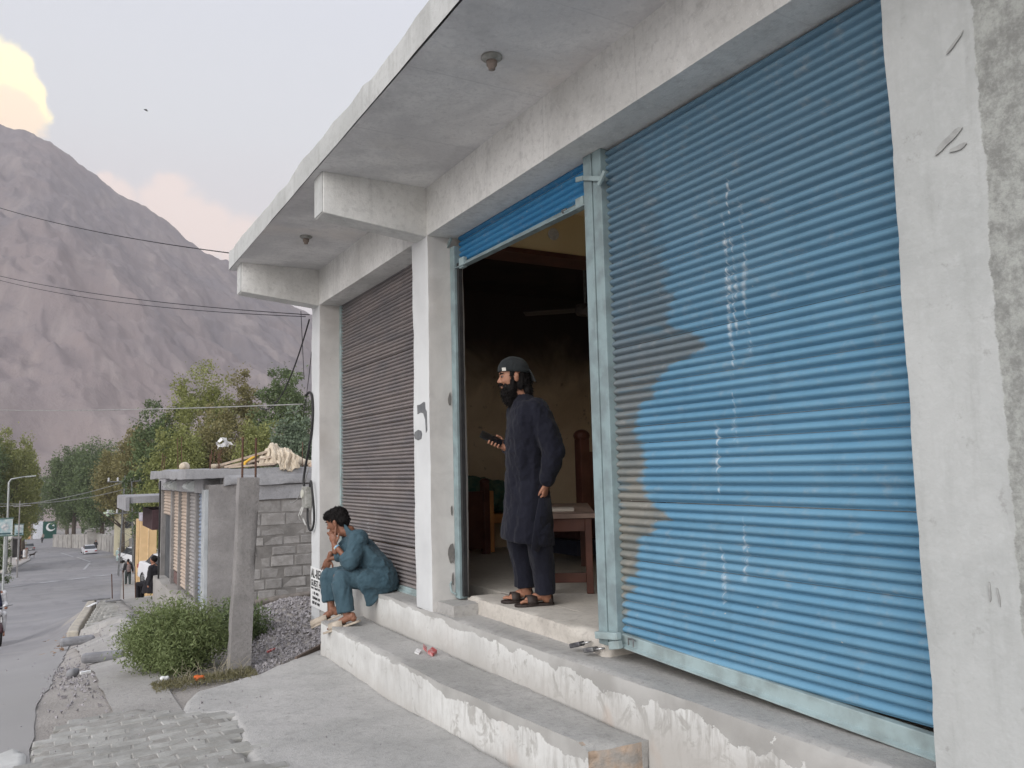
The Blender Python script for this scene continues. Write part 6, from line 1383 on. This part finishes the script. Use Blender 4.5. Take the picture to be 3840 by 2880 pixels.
# ---------------------------------------------------------------- the seated boy
BY = empty('person', (2.48, 6.95, .58), 'boy in teal-blue clothes sitting hunched on the ledge, hand at his face', 'person')
bh = V(-.93, .32, -.16); BHC = V(2.190, 6.990, 1.172)
mbh, bp, BF = head_parts(BHC, V(-.72, .62, -.34), .96, neck_to=(2.275, 6.935, 1.09))
head = remesh(mbh, .0042, 3, 'head')
mb = MB(); mb.chain([(2.50, 6.87, .70), (2.46, 6.88, .86), (2.37, 6.90, .97), (2.29, 6.93, 1.06)], [.10, .085, .06, .045])
mb.chain([(2.31, 6.80, 1.02), (2.235, 6.765, .835), (2.135, 6.903, .992)], [.046, .036, .025]); mb.chain([(2.32, 7.05, 1.02), (2.33, 7.17, .85), (2.195, 7.235, .845)], [.046, .036, .024])
mb.chain([(2.48, 6.79, .66), (2.150, 6.805, .725), (2.195, 6.735, .40)], [.08, .055, .033]); mb.chain([(2.48, 6.98, .66), (2.168, 7.19, .705), (2.178, 7.115, .40)], [.08, .055, .033])
body = remesh(mb, .008, 3, 'body')
# left hand: loosely closed against the cheek, forefinger along the temple, thumb under the jaw
mb = MB(); kf = .92; W_ = V(2.135, 6.903, .992); dF = V(-.10, .14, .98).normalized(); pal = V(.55, .72, 0)
sd_ = V(.80, -.58, .05)      # towards the thumb side (to the boy's ear)
mb.sph(W_+dF*.050, (.047, .036, .020), Matrix((dF, sd_.normalized(), dF.cross(sd_).normalized())).transposed()); mb.chain([W_-dF*.06, W_+dF*.01, W_+dF*.05], [.026, .023, .022], 10)
K = W_+dF*.078
for i, (o_, cr) in enumerate([(.024, 0), (.006, 1), (-.012, 1), (-.028, 1)]):
    b0 = K+sd_*o_*.9
    if cr == 0: mb.chain([b0, b0+V(.005, .012, .036), b0+V(.012, .020, .062), b0+V(.020, .026, .083)], [.0090, .0082, .0076, .0066], 8)
    else: mb.chain([b0, b0+V(-.016, .008, .022)*1.05, b0+V(-.010, .034, .016), b0+V(.006, .040, -.004)], [.0092, .0088, .0082, .0075], 8)
mb.chain([W_+dF*.02+sd_*.022, W_+dF*.052+sd_*.045, W_+dF*.088+sd_*.056], [.0115, .0100, .0080], 8)
lh = remesh(mb, .003, 2, 'hand')
mb = MB(); hand(mb, (2.190, 7.238, .842), (-.26, .28, -.92), (.3, .5, .2), (.5, -.86, 0), .92, (.18, .25, .2), .06, thumb_dir=(.35, -.45, -.8)); rh = remesh(mb, .003, 2, 'hand')
HL, TL, HR_, TR_ = V(2.262, 6.672, .385), V(2.030, 6.862, .285), V(2.240, 7.072, .385), V(2.040, 7.252, .270)
mb = MB(); foot(mb, HL, TL-(TL-HL).normalized()*.015, .92, -1); foot(mb, HR_, TR_-(TR_-HR_).normalized()*.015, .92, 1); mb.chain([(2.195, 6.735, .42), HL.lerp(TL, .2)+V(0, 0, .045)], [.033, .034]); mb.chain([(2.178, 7.115, .42), HR_.lerp(TR_, .2)+V(0, 0, .045)], [.033, .034])
ft = remesh(mb, .0035, 3, 'feet')
mesh_obj('body', join_meshes([body, head, lh, rh, ft], 'body'), M['skin_boy'], BY); eyes(BY, bp, BF, .93)
mb = MB()
for (x, y, z, a, b, d) in [(-.020, 0, .045, .106, .084, .094), (-.055, 0, .0, .068, .078, .070), (.040, 0, .078, .064, .074, .052), (.070, 0, .072, .034, .060, .030), (-.06, 0, -.045, .038, .055, .035), (.006, .074, .030, .020, .010, .034), (.006, -.074, .030, .020, .010, .034)]:
    mb.sph(bp(x, y, z), (a*.93, b*.93, d*.93), BF, 16, 12)
me = remesh(mb, .004, 2, 'hair'); displace(me, lambda co, no: fbm(co[:, 0]*60, co[:, 1]*60, co[:, 2]*30, 4, 8)*.009); me = strands(me, 4200, .014, (-.5, .3, -.35), 7, spread=.4); mesh_obj('hair', me, M['hair'], BY, 'thick black tousled hair')
mb = MB(); hb = V(-.95, .25, 0)
mb.rings([ell(c, h_, a, b, 28) for c, h_, a, b in [((2.53, 6.86, .59), (-1, .2, 0), .150, .185), ((2.53, 6.862, .66), (-1, .2, 0), .152, .190), ((2.520, 6.868, .75), (-1, .2, .1), .148, .184), ((2.475, 6.875, .85), (-.97, .2, .2), .150, .180), ((2.41, 6.89, .94), (-.93, .2, .35), .142, .182), ((2.345, 6.905, 1.02), (-.85, .2, .5), .115, .178), ((2.300, 6.918, 1.078), (-.75, .2, .65), .090, .130), ((2.272, 6.928, 1.115), (-.7, .2, .7), .068, .076), ((2.262, 6.932, 1.128), (-.7, .2, .7), .063, .067)]])
mb.chain([(2.50, 6.865, .67), (2.46, 6.88, .80), (2.38, 6.90, .92), (2.32, 6.92, .99)], [.135, .130, .115, .095], 16); mb.chain([(2.30, 6.92, .86), (2.27, 6.95, .95)], [.10, .085])
mb.chain([(2.310, 6.790, 1.035), (2.275, 6.765, .93), (2.235, 6.765, .845), (2.215, 6.785, .862)], [.080, .072, .064, .058], 14); mb.tube([(2.235, 6.765, .845), (2.185, 6.812, .90)], [.060, .052], 14)
mb.chain([(2.325, 7.05, 1.035), (2.345, 7.13, .93), (2.33, 7.165, .86), (2.27, 7.20, .855)], [.075, .066, .058, .048], 14)
# the tail of the tunic over the lap and hanging from the ledge
mb.chain([(2.50, 6.76, .66), (2.36, 6.75, .69)], [.115, .095], 14); mb.chain([(2.50, 6.99, .66), (2.36, 7.06, .69)], [.11, .095], 14)
mb.rings([[V(2.58, 6.70, .60), V(2.30, 6.70, .62), V(2.30, 6.73, .62), V(2.58, 6.73, .60)], [V(2.47, 6.705, .56), V(2.33, 6.705, .56), V(2.33, 6.73, .56), V(2.47, 6.73, .56)], [V(2.40, 6.71, .485), V(2.355, 6.71, .475), V(2.355, 6.73, .475), V(2.40, 6.73, .485)]])
me = remesh(mb, .0065, 10, 'tunic'); displace(me, folds(.016, 21, (1, 1, .35), 6, .004)); displace(me, folds(.011, 23, (.6, 1.6, 1), 13, .003)); mesh_obj('tunic', me, M['tealcloth'], BY, 'teal-blue tunic with rolled sleeves')
mb = MB()
mb.chain([(2.50, 6.80, .66), (2.33, 6.80, .70), (2.165, 6.805, .715), (2.160, 6.80, .66)], [.10, .088, .076, .072], 16); mb.tube([(2.155, 6.80, .70), (2.175, 6.775, .58), (2.190, 6.750, .445)], [.078, .074, .070], 18)
mb.chain([(2.50, 6.97, .66), (2.34, 7.08, .69), (2.180, 7.185, .70), (2.17, 7.185, .65)], [.10, .088, .074, .070], 16); mb.tube([(2.172, 7.187, .69), (2.172, 7.165, .58), (2.175, 7.140, .485)], [.075, .072, .068], 18)
me = remesh(mb, .0065, 4, 'trousers'); displace(me, folds(.012, 31, (1, 1, .5), 11)); mesh_obj('trousers', me, M['tealcloth'], BY)
sandal(BY, HL-(TL-HL)*.05, TL, .92, M['sandal'], [(.42, .80, .062)], -1); sandal(BY, HR_-(TR_-HR_)*.05, TR_, .92, M['sandal'], [(.42, .95, .060)], 1)
mb = MB(); a_ = W_+(V(2.235, 6.765, .835)-W_)*.16; dd_ = (W_-V(2.235, 6.765, .835)).normalized()
ax_ = dd_.orthogonal().normalized(); ay_ = dd_.cross(ax_); mb.rings([[a_+dd_*z_+(ax_*math.cos(t)+ay_*math.sin(t))*.0285 for t in [2*math.pi*j/20 for j in range(20)]] for z_ in (-.009, .009)], cap=False); o = mb.build('wristband', simple('blue_band', (.10, .32, .55), .5, (.60, .55, .42), 60, 0), BY, smooth=True); q = o.modifiers.new('s', 'SOLIDIFY'); q.thickness = .003

# ---------------------------------------------------------------- people down the street
def far_person(x, y, hdg, h, top, bottom, lab, style='walk', z=None, head_m=None, skinm='skin', group='people walking down the street'):
    z = float(gz(x, y)) if z is None else z; T = empty('person', (x, y, z), lab, 'person', group)
    F = frame(V(math.cos(hdg), math.sin(hdg), 0)); k = h/1.72
    def p(a, b, c): return V(x, y, z)+F @ V(a, b, c)*k
    mb = MB(); sit = style in ('sit', 'ride')
    hz = 1.60 if not sit else 1.22+(.0 if style == 'sit' else .28); sh = hz-.20; hip = sh-.52
    mb.sph(p(.02, 0, hz), (.095*k, .078*k, .115*k), F); mb.chain([p(0, 0, hz-.1), p(0, 0, sh), p(0, 0, hip)], [.05*k, .11*k, .12*k]); mb.chain([p(0, -.17, sh-.02), p(0, .17, sh-.02)], [.07*k, .07*k])
    sw = .14 if style in ('walk', 'pack') else .03
    for s_ in (-1, 1):
        ha = p(.28, s_*.2, sh-.36) if style == 'ride' else p(s_*sw, s_*.27, sh-.55)
        mb.chain([p(0, s_*.19, sh-.03), p(-.03+s_*sw*.3, s_*.25, sh-.30), ha], [.055*k, .045*k, .035*k]); mb.sph(ha, .045*k)
        if sit: mb.chain([p(0, s_*.1, hip), p(.42, s_*.13, hip+.02), p(.40, s_*.13, hip-.42)], [.09*k, .07*k, .05*k]); mb.chain([p(.38, s_*.13, hip-.46), p(.52, s_*.13, hip-.48)], [.045*k, .035*k])
        else: mb.chain([p(0, s_*.09, hip), p(s_*sw*.7+.02, s_*.09, .48), p(s_*sw-.02, s_*.09, .08)], [.09*k, .065*k, .045*k]); mb.chain([p(s_*sw, s_*.09, .04), p(s_*sw+.14, s_*.09, .03)], [.045*k, .035*k])
    mesh_obj('body', remesh(mb, .022*k, 2, 'body'), M[skinm], T)
    mb = MB(); mb.chain([p(0, 0, sh+.04), p(0, 0, sh-.1), p(0, 0, hip)], [.08*k, .15*k, .16*k]); mb.chain([p(0, -.18, sh-.02), p(0, .18, sh-.02)], [.085*k, .085*k])
    for s_ in (-1, 1):
        ha = p(.24, s_*.2, sh-.33) if style == 'ride' else p(s_*sw*.8, s_*.265, sh-.48); mb.chain([p(0, s_*.19, sh-.03), p(-.03+s_*sw*.3, s_*.25, sh-.28), ha], [.075*k, .065*k, .055*k])
    if style in ('walk', 'robe', 'burqa'):
        lo = .50 if style == 'walk' else .42 if style == 'robe' else .10; mb.rings([ell(p(0, 0, hip+.05), F @ V(1, 0, 0), .14*k, .18*k, 16), ell(p(.02, 0, lo+.2), F @ V(1, 0, 0), .18*k, .22*k, 16), ell(p(.02, 0, lo), F @ V(1, 0, 0), .20*k, .24*k, 16)])
    if style == 'burqa': mb.sph(p(0, 0, hz+.01), (.125*k, .115*k, .15*k), F); mb.chain([p(0, 0, hz), p(-.02, 0, sh)], [.11*k, .18*k])
    me = remesh(mb, .022*k, 3, 'tunic'); displace(me, folds(.03*k, int(abs(x*10))+1, (1, 1, .3), 5)); mesh_obj('garment', me, top, T)
    if style != 'burqa':
        mb = MB()
        for s_ in (-1, 1):
            if sit: mb.chain([p(0, s_*.1, hip), p(.42, s_*.13, hip+.02), p(.40, s_*.13, hip-.36)], [.11*k, .085*k, .07*k])
            else: mb.chain([p(0, s_*.09, hip), p(s_*sw*.7+.02, s_*.09, .48), p(s_*sw-.02, s_*.09, .14)], [.11*k, .085*k, .07*k])
        mesh_obj('trousers', remesh(mb, .022*k, 2, 'trousers'), bottom, T)
        mb = MB(); mb.sph(p(-.01, 0, hz+.035), (.108*k, .092*k, .105*k), F); mesh_obj('cap' if head_m else 'hair', remesh(mb, .02*k, 1, 'hair'), head_m or M['hair'], T)
    return T, p, F
dkg = m_cloth('dark_grey_cloth', (.045, .045, .048), (.03, .03, .033)); blk_ = m_cloth('black_cloth', (.022, .020, .024), (.015, .014, .017)); dgreen = m_cloth('dark_green_grey_cloth', (.05, .065, .06), (.04, .05, .05)); mint = m_cloth('pale_mint_cloth', (.50, .62, .60), (.42, .53, .52)); whc = m_cloth('white_cloth', (.66, .66, .66), (.56, .56, .57)); tanc = m_cloth('tan_cloth', (.36, .30, .26), (.28, .24, .21))
q = P3(276, 1258, 54); T, p_, F_ = far_person(q.x, q.y, R(98), 1.72, dkg, dgreen, 'person in dark clothes walking away with a backpack on the right edge of the road', 'pack')
mb = MB(); mb.chain([p_(-.20, 0, 1.28), p_(-.21, 0, 1.02)], [.13, .14]); me = remesh(mb, .02, 2, 'backpack'); o = mesh_obj('backpack', me, simple('brown_grey_backpack', (.12, .10, .10), .8, (.26, .17, .15), 5, .1)); tag(o, 'brown-grey backpack on the back of the walker in dark clothes', 'backpack')
q = P3(255, 1221, 97); far_person(q.x, q.y, R(100), 1.66, mint, mint, 'person in pale mint tunic and white cap walking down the road', 'robe', head_m=whc)
q = P3(264, 1219, 97); far_person(q.x, q.y, R(95), 1.70, blk_, blk_, 'person veiled in long black dress beside the mint-clad walker', 'burqa')
q = P3(297, 1198, 100); far_person(q.x, q.y, R(-80), 1.75, blk_, blk_, 'person in long dark dress standing by the narrow yellow column', 'burqa')
q = P3(281, 1190, 112); far_person(q.x, q.y, R(-90), 1.7, blk_, blk_, 'person in black seen above the parked white car', 'robe')
q = P3(207, 1175, 142); far_person(q.x, q.y, R(-90), 1.8, dkg, dkg, 'person in dark clothes by the gate pier of the boundary wall', 'walk')
q = P3(191, 1165, 160); far_person(q.x, q.y, R(-90), 1.7, dkg, dkg, 'person in grey walking left of the gate pier', 'walk')
q = P3(91, 1168, 205); far_person(q.x, q.y, R(-90), 1.7, dkg, dgreen, 'person in dark clothes crossing below the crescent wall', 'walk')
q = P3(93, 1157, 222); far_person(q.x, q.y, R(-90), 1.7, tanc, dkg, 'small person standing between the white gate and the green wall', 'walk')
for i, (x_, y_, D, m1, lab) in enumerate([(56, 1198, 118, tanc, 'person in tan standing rightmost in the group by the left kerb'), (52, 1200, 116, whc, 'person in white in the middle of the group by the left kerb'), (44, 1196, 112, blk_, 'person in black left in the group by the left kerb'), (38, 1192, 110, whc, 'person in pale clothes leftmost by the stall')]):
    q = P3(x_, y_, D); far_person(q.x, q.y, R(-60+70*i), 1.7, m1, tanc, lab, 'robe', group='people standing by the left kerb')
# seated on the platform end
q = P3(332, 1240, 24.6); T, p_, F_ = far_person(q.x, q.y, R(150), 1.7, blk_, blk_, 'person in black sitting with back turned at the end of the block building', 'sit', z=-2.10, group=None)
mb = MB(); mb.rings([ell(p_(-.03, 0, 1.06), F_ @ V(1, 0, 0), .10, .15, 20), ell(p_(-.04, 0, .96), F_ @ V(1, 0, 0), .17, .25, 20), ell(p_(-.04, 0, .75), F_ @ V(1, 0, 0), .20, .28, 20), ell(p_(.02, 0, .45), F_ @ V(1, 0, 0), .26, .31, 20), ell(p_(.05, 0, .28), F_ @ V(1, 0, 0), .28, .32, 20)]); me = remesh(mb, .02, 4, 'shawl'); displace(me, folds(.04, 4, (1, 1, .3), 6)); mesh_obj('shawl', me, blk_, T)
# motorcycle and rider coming in from the left
q = P3(2, 1345, 21); mx, my = q.x-.15, q.y; mz = float(gz(mx, my)); ha = R(-78)
T, p_, F_ = far_person(mx, my, ha, 1.72, whc, whc, 'person in white with a dark waistcoat riding a motorcycle at the left edge', 'ride', z=mz+.0, group=None)
mb = MB(); mb.chain([p_(0, 0, 1.30), p_(.01, 0, 1.0), p_(.01, 0, .86)], [.13, .175, .175]); me = remesh(mb, .02, 3, 'waistcoat'); mesh_obj('waistcoat', me, m_cloth('navy_waistcoat', (.03, .035, .07), (.02, .025, .05)), T)
MC = empty('motorcycle', (mx, my, mz), 'dark red motorcycle with its rider at the left edge of the road', 'motorcycle'); F_ = frame(V(math.cos(ha), math.sin(ha), 0))
def mp(a, b, c): return V(mx, my, mz)+F_ @ V(a, b, c)
redp = simple('dark_red_paint', (.07, .03, .035), .35)
for a in (-.62, .62):
    mb = MB(); rs = [];  N_ = 24
    for j in range(N_+1):
        t = 2*math.pi*j/N_; c_ = mp(a+.27*math.cos(t), 0, .30+.27*math.sin(t)); e1 = (c_-mp(a, 0, .30)).normalized(); e2 = F_ @ V(0, 1, 0); rs.append([c_+(e1*math.cos(s)+e2*math.sin(s))*.04 for s in [2*math.pi*i/8 for i in range(8)]])
    mb.rings(rs, cap=False); wh_ = mb.build('wheel', rubber, MC, smooth=True)
    mb = MB(); [mb.tube([mp(a, 0, .30), mp(a+.25*math.cos(t), 0, .30+.25*math.sin(t))], .004, 3) for t in [2*math.pi*j/14 for j in range(14)]]; mb.sph(mp(a, 0, .3), .05); mb.build('spokes', M['steel'], wh_)
mb = MB(); mb.chain([mp(.22, 0, .78), mp(-.05, 0, .74)], [.13, .10]); mesh_obj('fuel_tank', remesh(mb, .015, 2, 'tank'), redp, MC)
mb = MB(); mb.obox(mp(-.38, 0, .76), F_ @ V(.34, 0, 0), F_ @ V(0, .12, 0), V(0, 0, .045)); mb.build('seat', M['black'], MC, bevel=.03)
mb = MB(); mb.box((-.18, -.12, .32), (.14, .12, .60)); 
for i in range(len(mb.v)): mb.v[i] = mp(*mb.v[i])
mb.build('engine', M['steel'], MC, bevel=.02)
mb = MB(); [mb.tube([mp(.62, s_*.08, .30), mp(.42, s_*.08, .92)], .02, 6) for s_ in (-1, 1)]; mb.tube([mp(.30, -.34, 1.0), mp(.40, -.1, .98), mp(.40, .1, .98), mp(.30, .34, 1.0)], .014, 6); mb.build('fork', M['steel'], MC)
mb = MB(); mb.sph(mp(.50, 0, .86), (.08, .09, .09), F_); mb.build('headlight', simple('head_clear', (.7, .7, .7), .2), MC, smooth=True)
mb = MB(); rs = [[mp(.62+.33*math.cos(t), s_, .30+.33*math.sin(t)) for s_ in (-.06, .06)] for t in [.4+i*.2 for i in range(11)]]; mb.rings(rs, closed=False, cap=False); o = mb.build('mudguard', redp, MC, smooth=True); q = o.modifiers.new('s', 'SOLIDIFY'); q.thickness = .01
mb = MB(); mb.tube([mp(.1, -.16, .35), mp(-.8, -.18, .36)], [.03, .04], 8); mb.build('exhaust', M['steel'], MC, smooth=True)
# stray dog at the far kerb
q = P3(69, 1205, 120); dz_ = float(gz(q.x, q.y))+.1; mb = MB()
def dp(a, b, c): return V(q.x+a, q.y+b, dz_+c)
mb.chain([dp(-.28, 0, .48), dp(0, 0, .50), dp(.26, 0, .56)], [.11, .12, .14]); mb.chain([dp(.3, 0, .60), dp(.42, 0, .80), dp(.55, 0, .84)], [.09, .08, .05]); mb.chain([dp(.55, 0, .84), dp(.68, 0, .80)], [.05, .03]); mb.chain([dp(-.3, 0, .5), dp(-.48, 0, .30)], [.03, .02])
for b_ in (-.08, .08): mb.chain([dp(.25, b_, .5), dp(.27, b_, .28), dp(.26, b_, .03)], [.06, .035, .03]); mb.chain([dp(-.26, b_, .48), dp(-.18, b_, .34), dp(-.34, b_, .20), dp(-.32, b_, .03)], [.08, .045, .03, .028]); mb.sph(dp(.42, b_*.8, .92), (.02, .02, .05))
tag(mesh_obj('dog', remesh(mb, .02, 2, 'dog'), simple('dark_brown_fur', (.06, .045, .04), .9)), 'thin dark dog standing at the tip of the left kerb', 'dog')

# ================================================================== FURNITURE IN THE ROOM
Bd = empty('wooden_bed', (4.3, 7.6, .68), 'dark wooden bed with an orange-edged end board and green spread, left in the room', 'bed')
mb = MB(); mb.box((3.55, 7.98, .74), (4.13, 8.04, 1.36)); mb.build('end_board', M['dwood'], Bd, bevel=.01)
mb = MB(); mb.box((4.13, 7.96, .68), (4.20, 8.06, 1.44)); mb.sph((4.165, 8.01, 1.46), (.055, .06, .04)); mb.build('bed_post', M['dwood'], Bd, bevel=.008)
mb = MB(); mb.box((4.201, 7.955, .70), (4.245, 8.05, 1.36)); mb.build('post_edge', M['lwood'], Bd, bevel=.004)
mb = MB(); mb.box((3.55, 8.06, 1.0), (4.9, 8.55, 1.10)); mb.build('side_rail', M['lwood'], Bd, bevel=.01)
mb = MB(); mb.chain([(3.6, 8.25, 1.30), (4.0, 8.25, 1.34), (4.5, 8.30, 1.28), (4.8, 8.3, 1.18)], [.22, .20, .17, .12]); me = remesh(mb, .02, 4, 'bedspread'); displace(me, folds(.05, 3, (1, 1, 1), 5)); mesh_obj('bedspread', me, M['greencloth'], Bd)
Bd2 = empty('wooden_bed', (5.3, 7.4, .68), 'tall dark carved headboard bed on the right in the room', 'bed')
mb = MB(); mb.box((4.93, 7.25, .68), (5.05, 7.37, 1.90)); mb.sph((4.99, 7.31, 1.93), (.09, .09, .07)); mb.build('bed_post', M['dwood'], Bd2, bevel=.01)
mb = MB(); mb.box((5.95, 7.25, .68), (6.07, 7.37, 1.90)); mb.build('bed_post', M['dwood'], Bd2, bevel=.01)
mb = MB(); mb.box((5.05, 7.28, .95), (5.95, 7.34, 1.76)); mb.build('headboard', M['dwood'], Bd2, bevel=.01)
for x in (5.12, 5.42, 5.70): mb = MB(); mb.box((x, 7.255, 1.05), (x+.18, 7.279, 1.66)); mb.build('carved_panel', simple('reddish_panel', (.12, .045, .03), .4), Bd2, bevel=.01)
mb = MB(); mb.box((4.4, 6.6, .90), (6.2, 7.24, 1.12)); mb.build('mattress', simple('dark_maroon_mattress', (.07, .03, .03), .9), Bd2, bevel=.04)
mb = MB(); mb.box((4.42, 6.62, .75), (6.1, 7.2, .89)); mb.build('bed_frame', simple('navy_valance', (.03, .035, .06), .9), Bd2)
Tb = empty('wooden_table', (3.6, 5.6, .68), 'dark red-brown wooden bench table behind the standing man', 'table')
tu, tv, t0 = V(.54, .84, 0), V(-.84, .54, 0), V(3.47, 4.99, 0)
def tbox(name, u0, u1, v0, v1, z0, z1, m_, bv=.004):
    mb = MB(); c = t0+tu*(u0+u1)/2+tv*(v0+v1)/2+V(0, 0, (z0+z1)/2); mb.obox(c, tu*(u1-u0)/2, tv*(v1-v0)/2, V(0, 0, (z1-z0)/2)); return mb.build(name, m_, Tb, bevel=bv)
tbox('table_top', -.03, 1.73, -.03, .53, 1.225, 1.26, simple('pale_worn_top', (.30, .21, .17), .6))
tbox('apron_rail', .05, 1.65, .0, .025, 1.13, 1.224, M['dwood']); tbox('apron_rail', 0, .025, .05, .45, 1.13, 1.224, M['dwood']); tbox('apron_rail', .05, 1.65, .475, .50, 1.13, 1.224, M['dwood'])
for a, b in ((0, 0), (0, .45), (1.65, 0), (1.65, .45)): tbox('leg', a, a+.05, b, b+.05, .681, 1.224, M['dwood'])
tbox('stretcher', .01, .04, .051, .449, .76, .83, M['dwood']); tbox('book', .25, .50, .12, .32, 1.261, 1.285, simple('pale_booklet', (.42, .38, .33), .7))
Fn = empty('ceiling_fan', (4.6, 6.6, 3.72), 'ceiling fan hanging in the dark room', 'fan')
mb = MB(); mb.tube([(4.6, 6.6, 3.73), (4.6, 6.6, 3.20)], .012, 8); mb.build('rod', M['greyp'], Fn)
mb = MB(); mb.lathe([(0, .06), (.09, .05), (.11, 0), (.09, -.05), (0, -.06)], (4.6, 6.6, 3.15)); mb.build('motor', simple('fan_brown', (.12, .10, .09), .4), Fn, smooth=True)
for k in range(3):
    a = k*2.094+.3; d = V(math.cos(a), math.sin(a), 0); s_ = V(-d.y, d.x, .12); mb = MB(); mb.obox(V(4.6, 6.6, 3.15)+d*.36, d*.26, s_*.065, V(0, 0, .004)); mb.build('blade', simple('fan_brown', (.12, .10, .09), .4), Fn)
mb = MB(); mb.lathe([(0, 0), (.05, 0), (.05, .012), (0, .012)], (3.60, 5.585, 3.53), 'Y'); o = mb.build('beam_disc', M['litterw'], None); tag(o, 'small round white disc on the cream ceiling beam above the doorway', 'fitting')  # plain round white disc set on the beam face

# ---- valley air
bb = (-2600, -25, -18.2, 2700, 3100, 1000)
mb = MB(); mb.box((-4200, -60, -19), (5400, 3300, 1150)); hz_m = bpy.data.materials.new('valley_haze'); hz_m.use_nodes = True; nt = hz_m.node_tree; nt.nodes.clear()
vo = nt.nodes.new('ShaderNodeVolumePrincipled'); vo.inputs['Color'].default_value = (.90, .88, .91, 1); vo.inputs['Density'].default_value = .00036; vo.inputs['Anisotropy'].default_value = .2
ou = nt.nodes.new('ShaderNodeOutputMaterial'); nt.links.new(vo.outputs[0], ou.inputs['Volume'])
hzo = mb.build('haze', hz_m); hzo['kind'] = 'stuff'
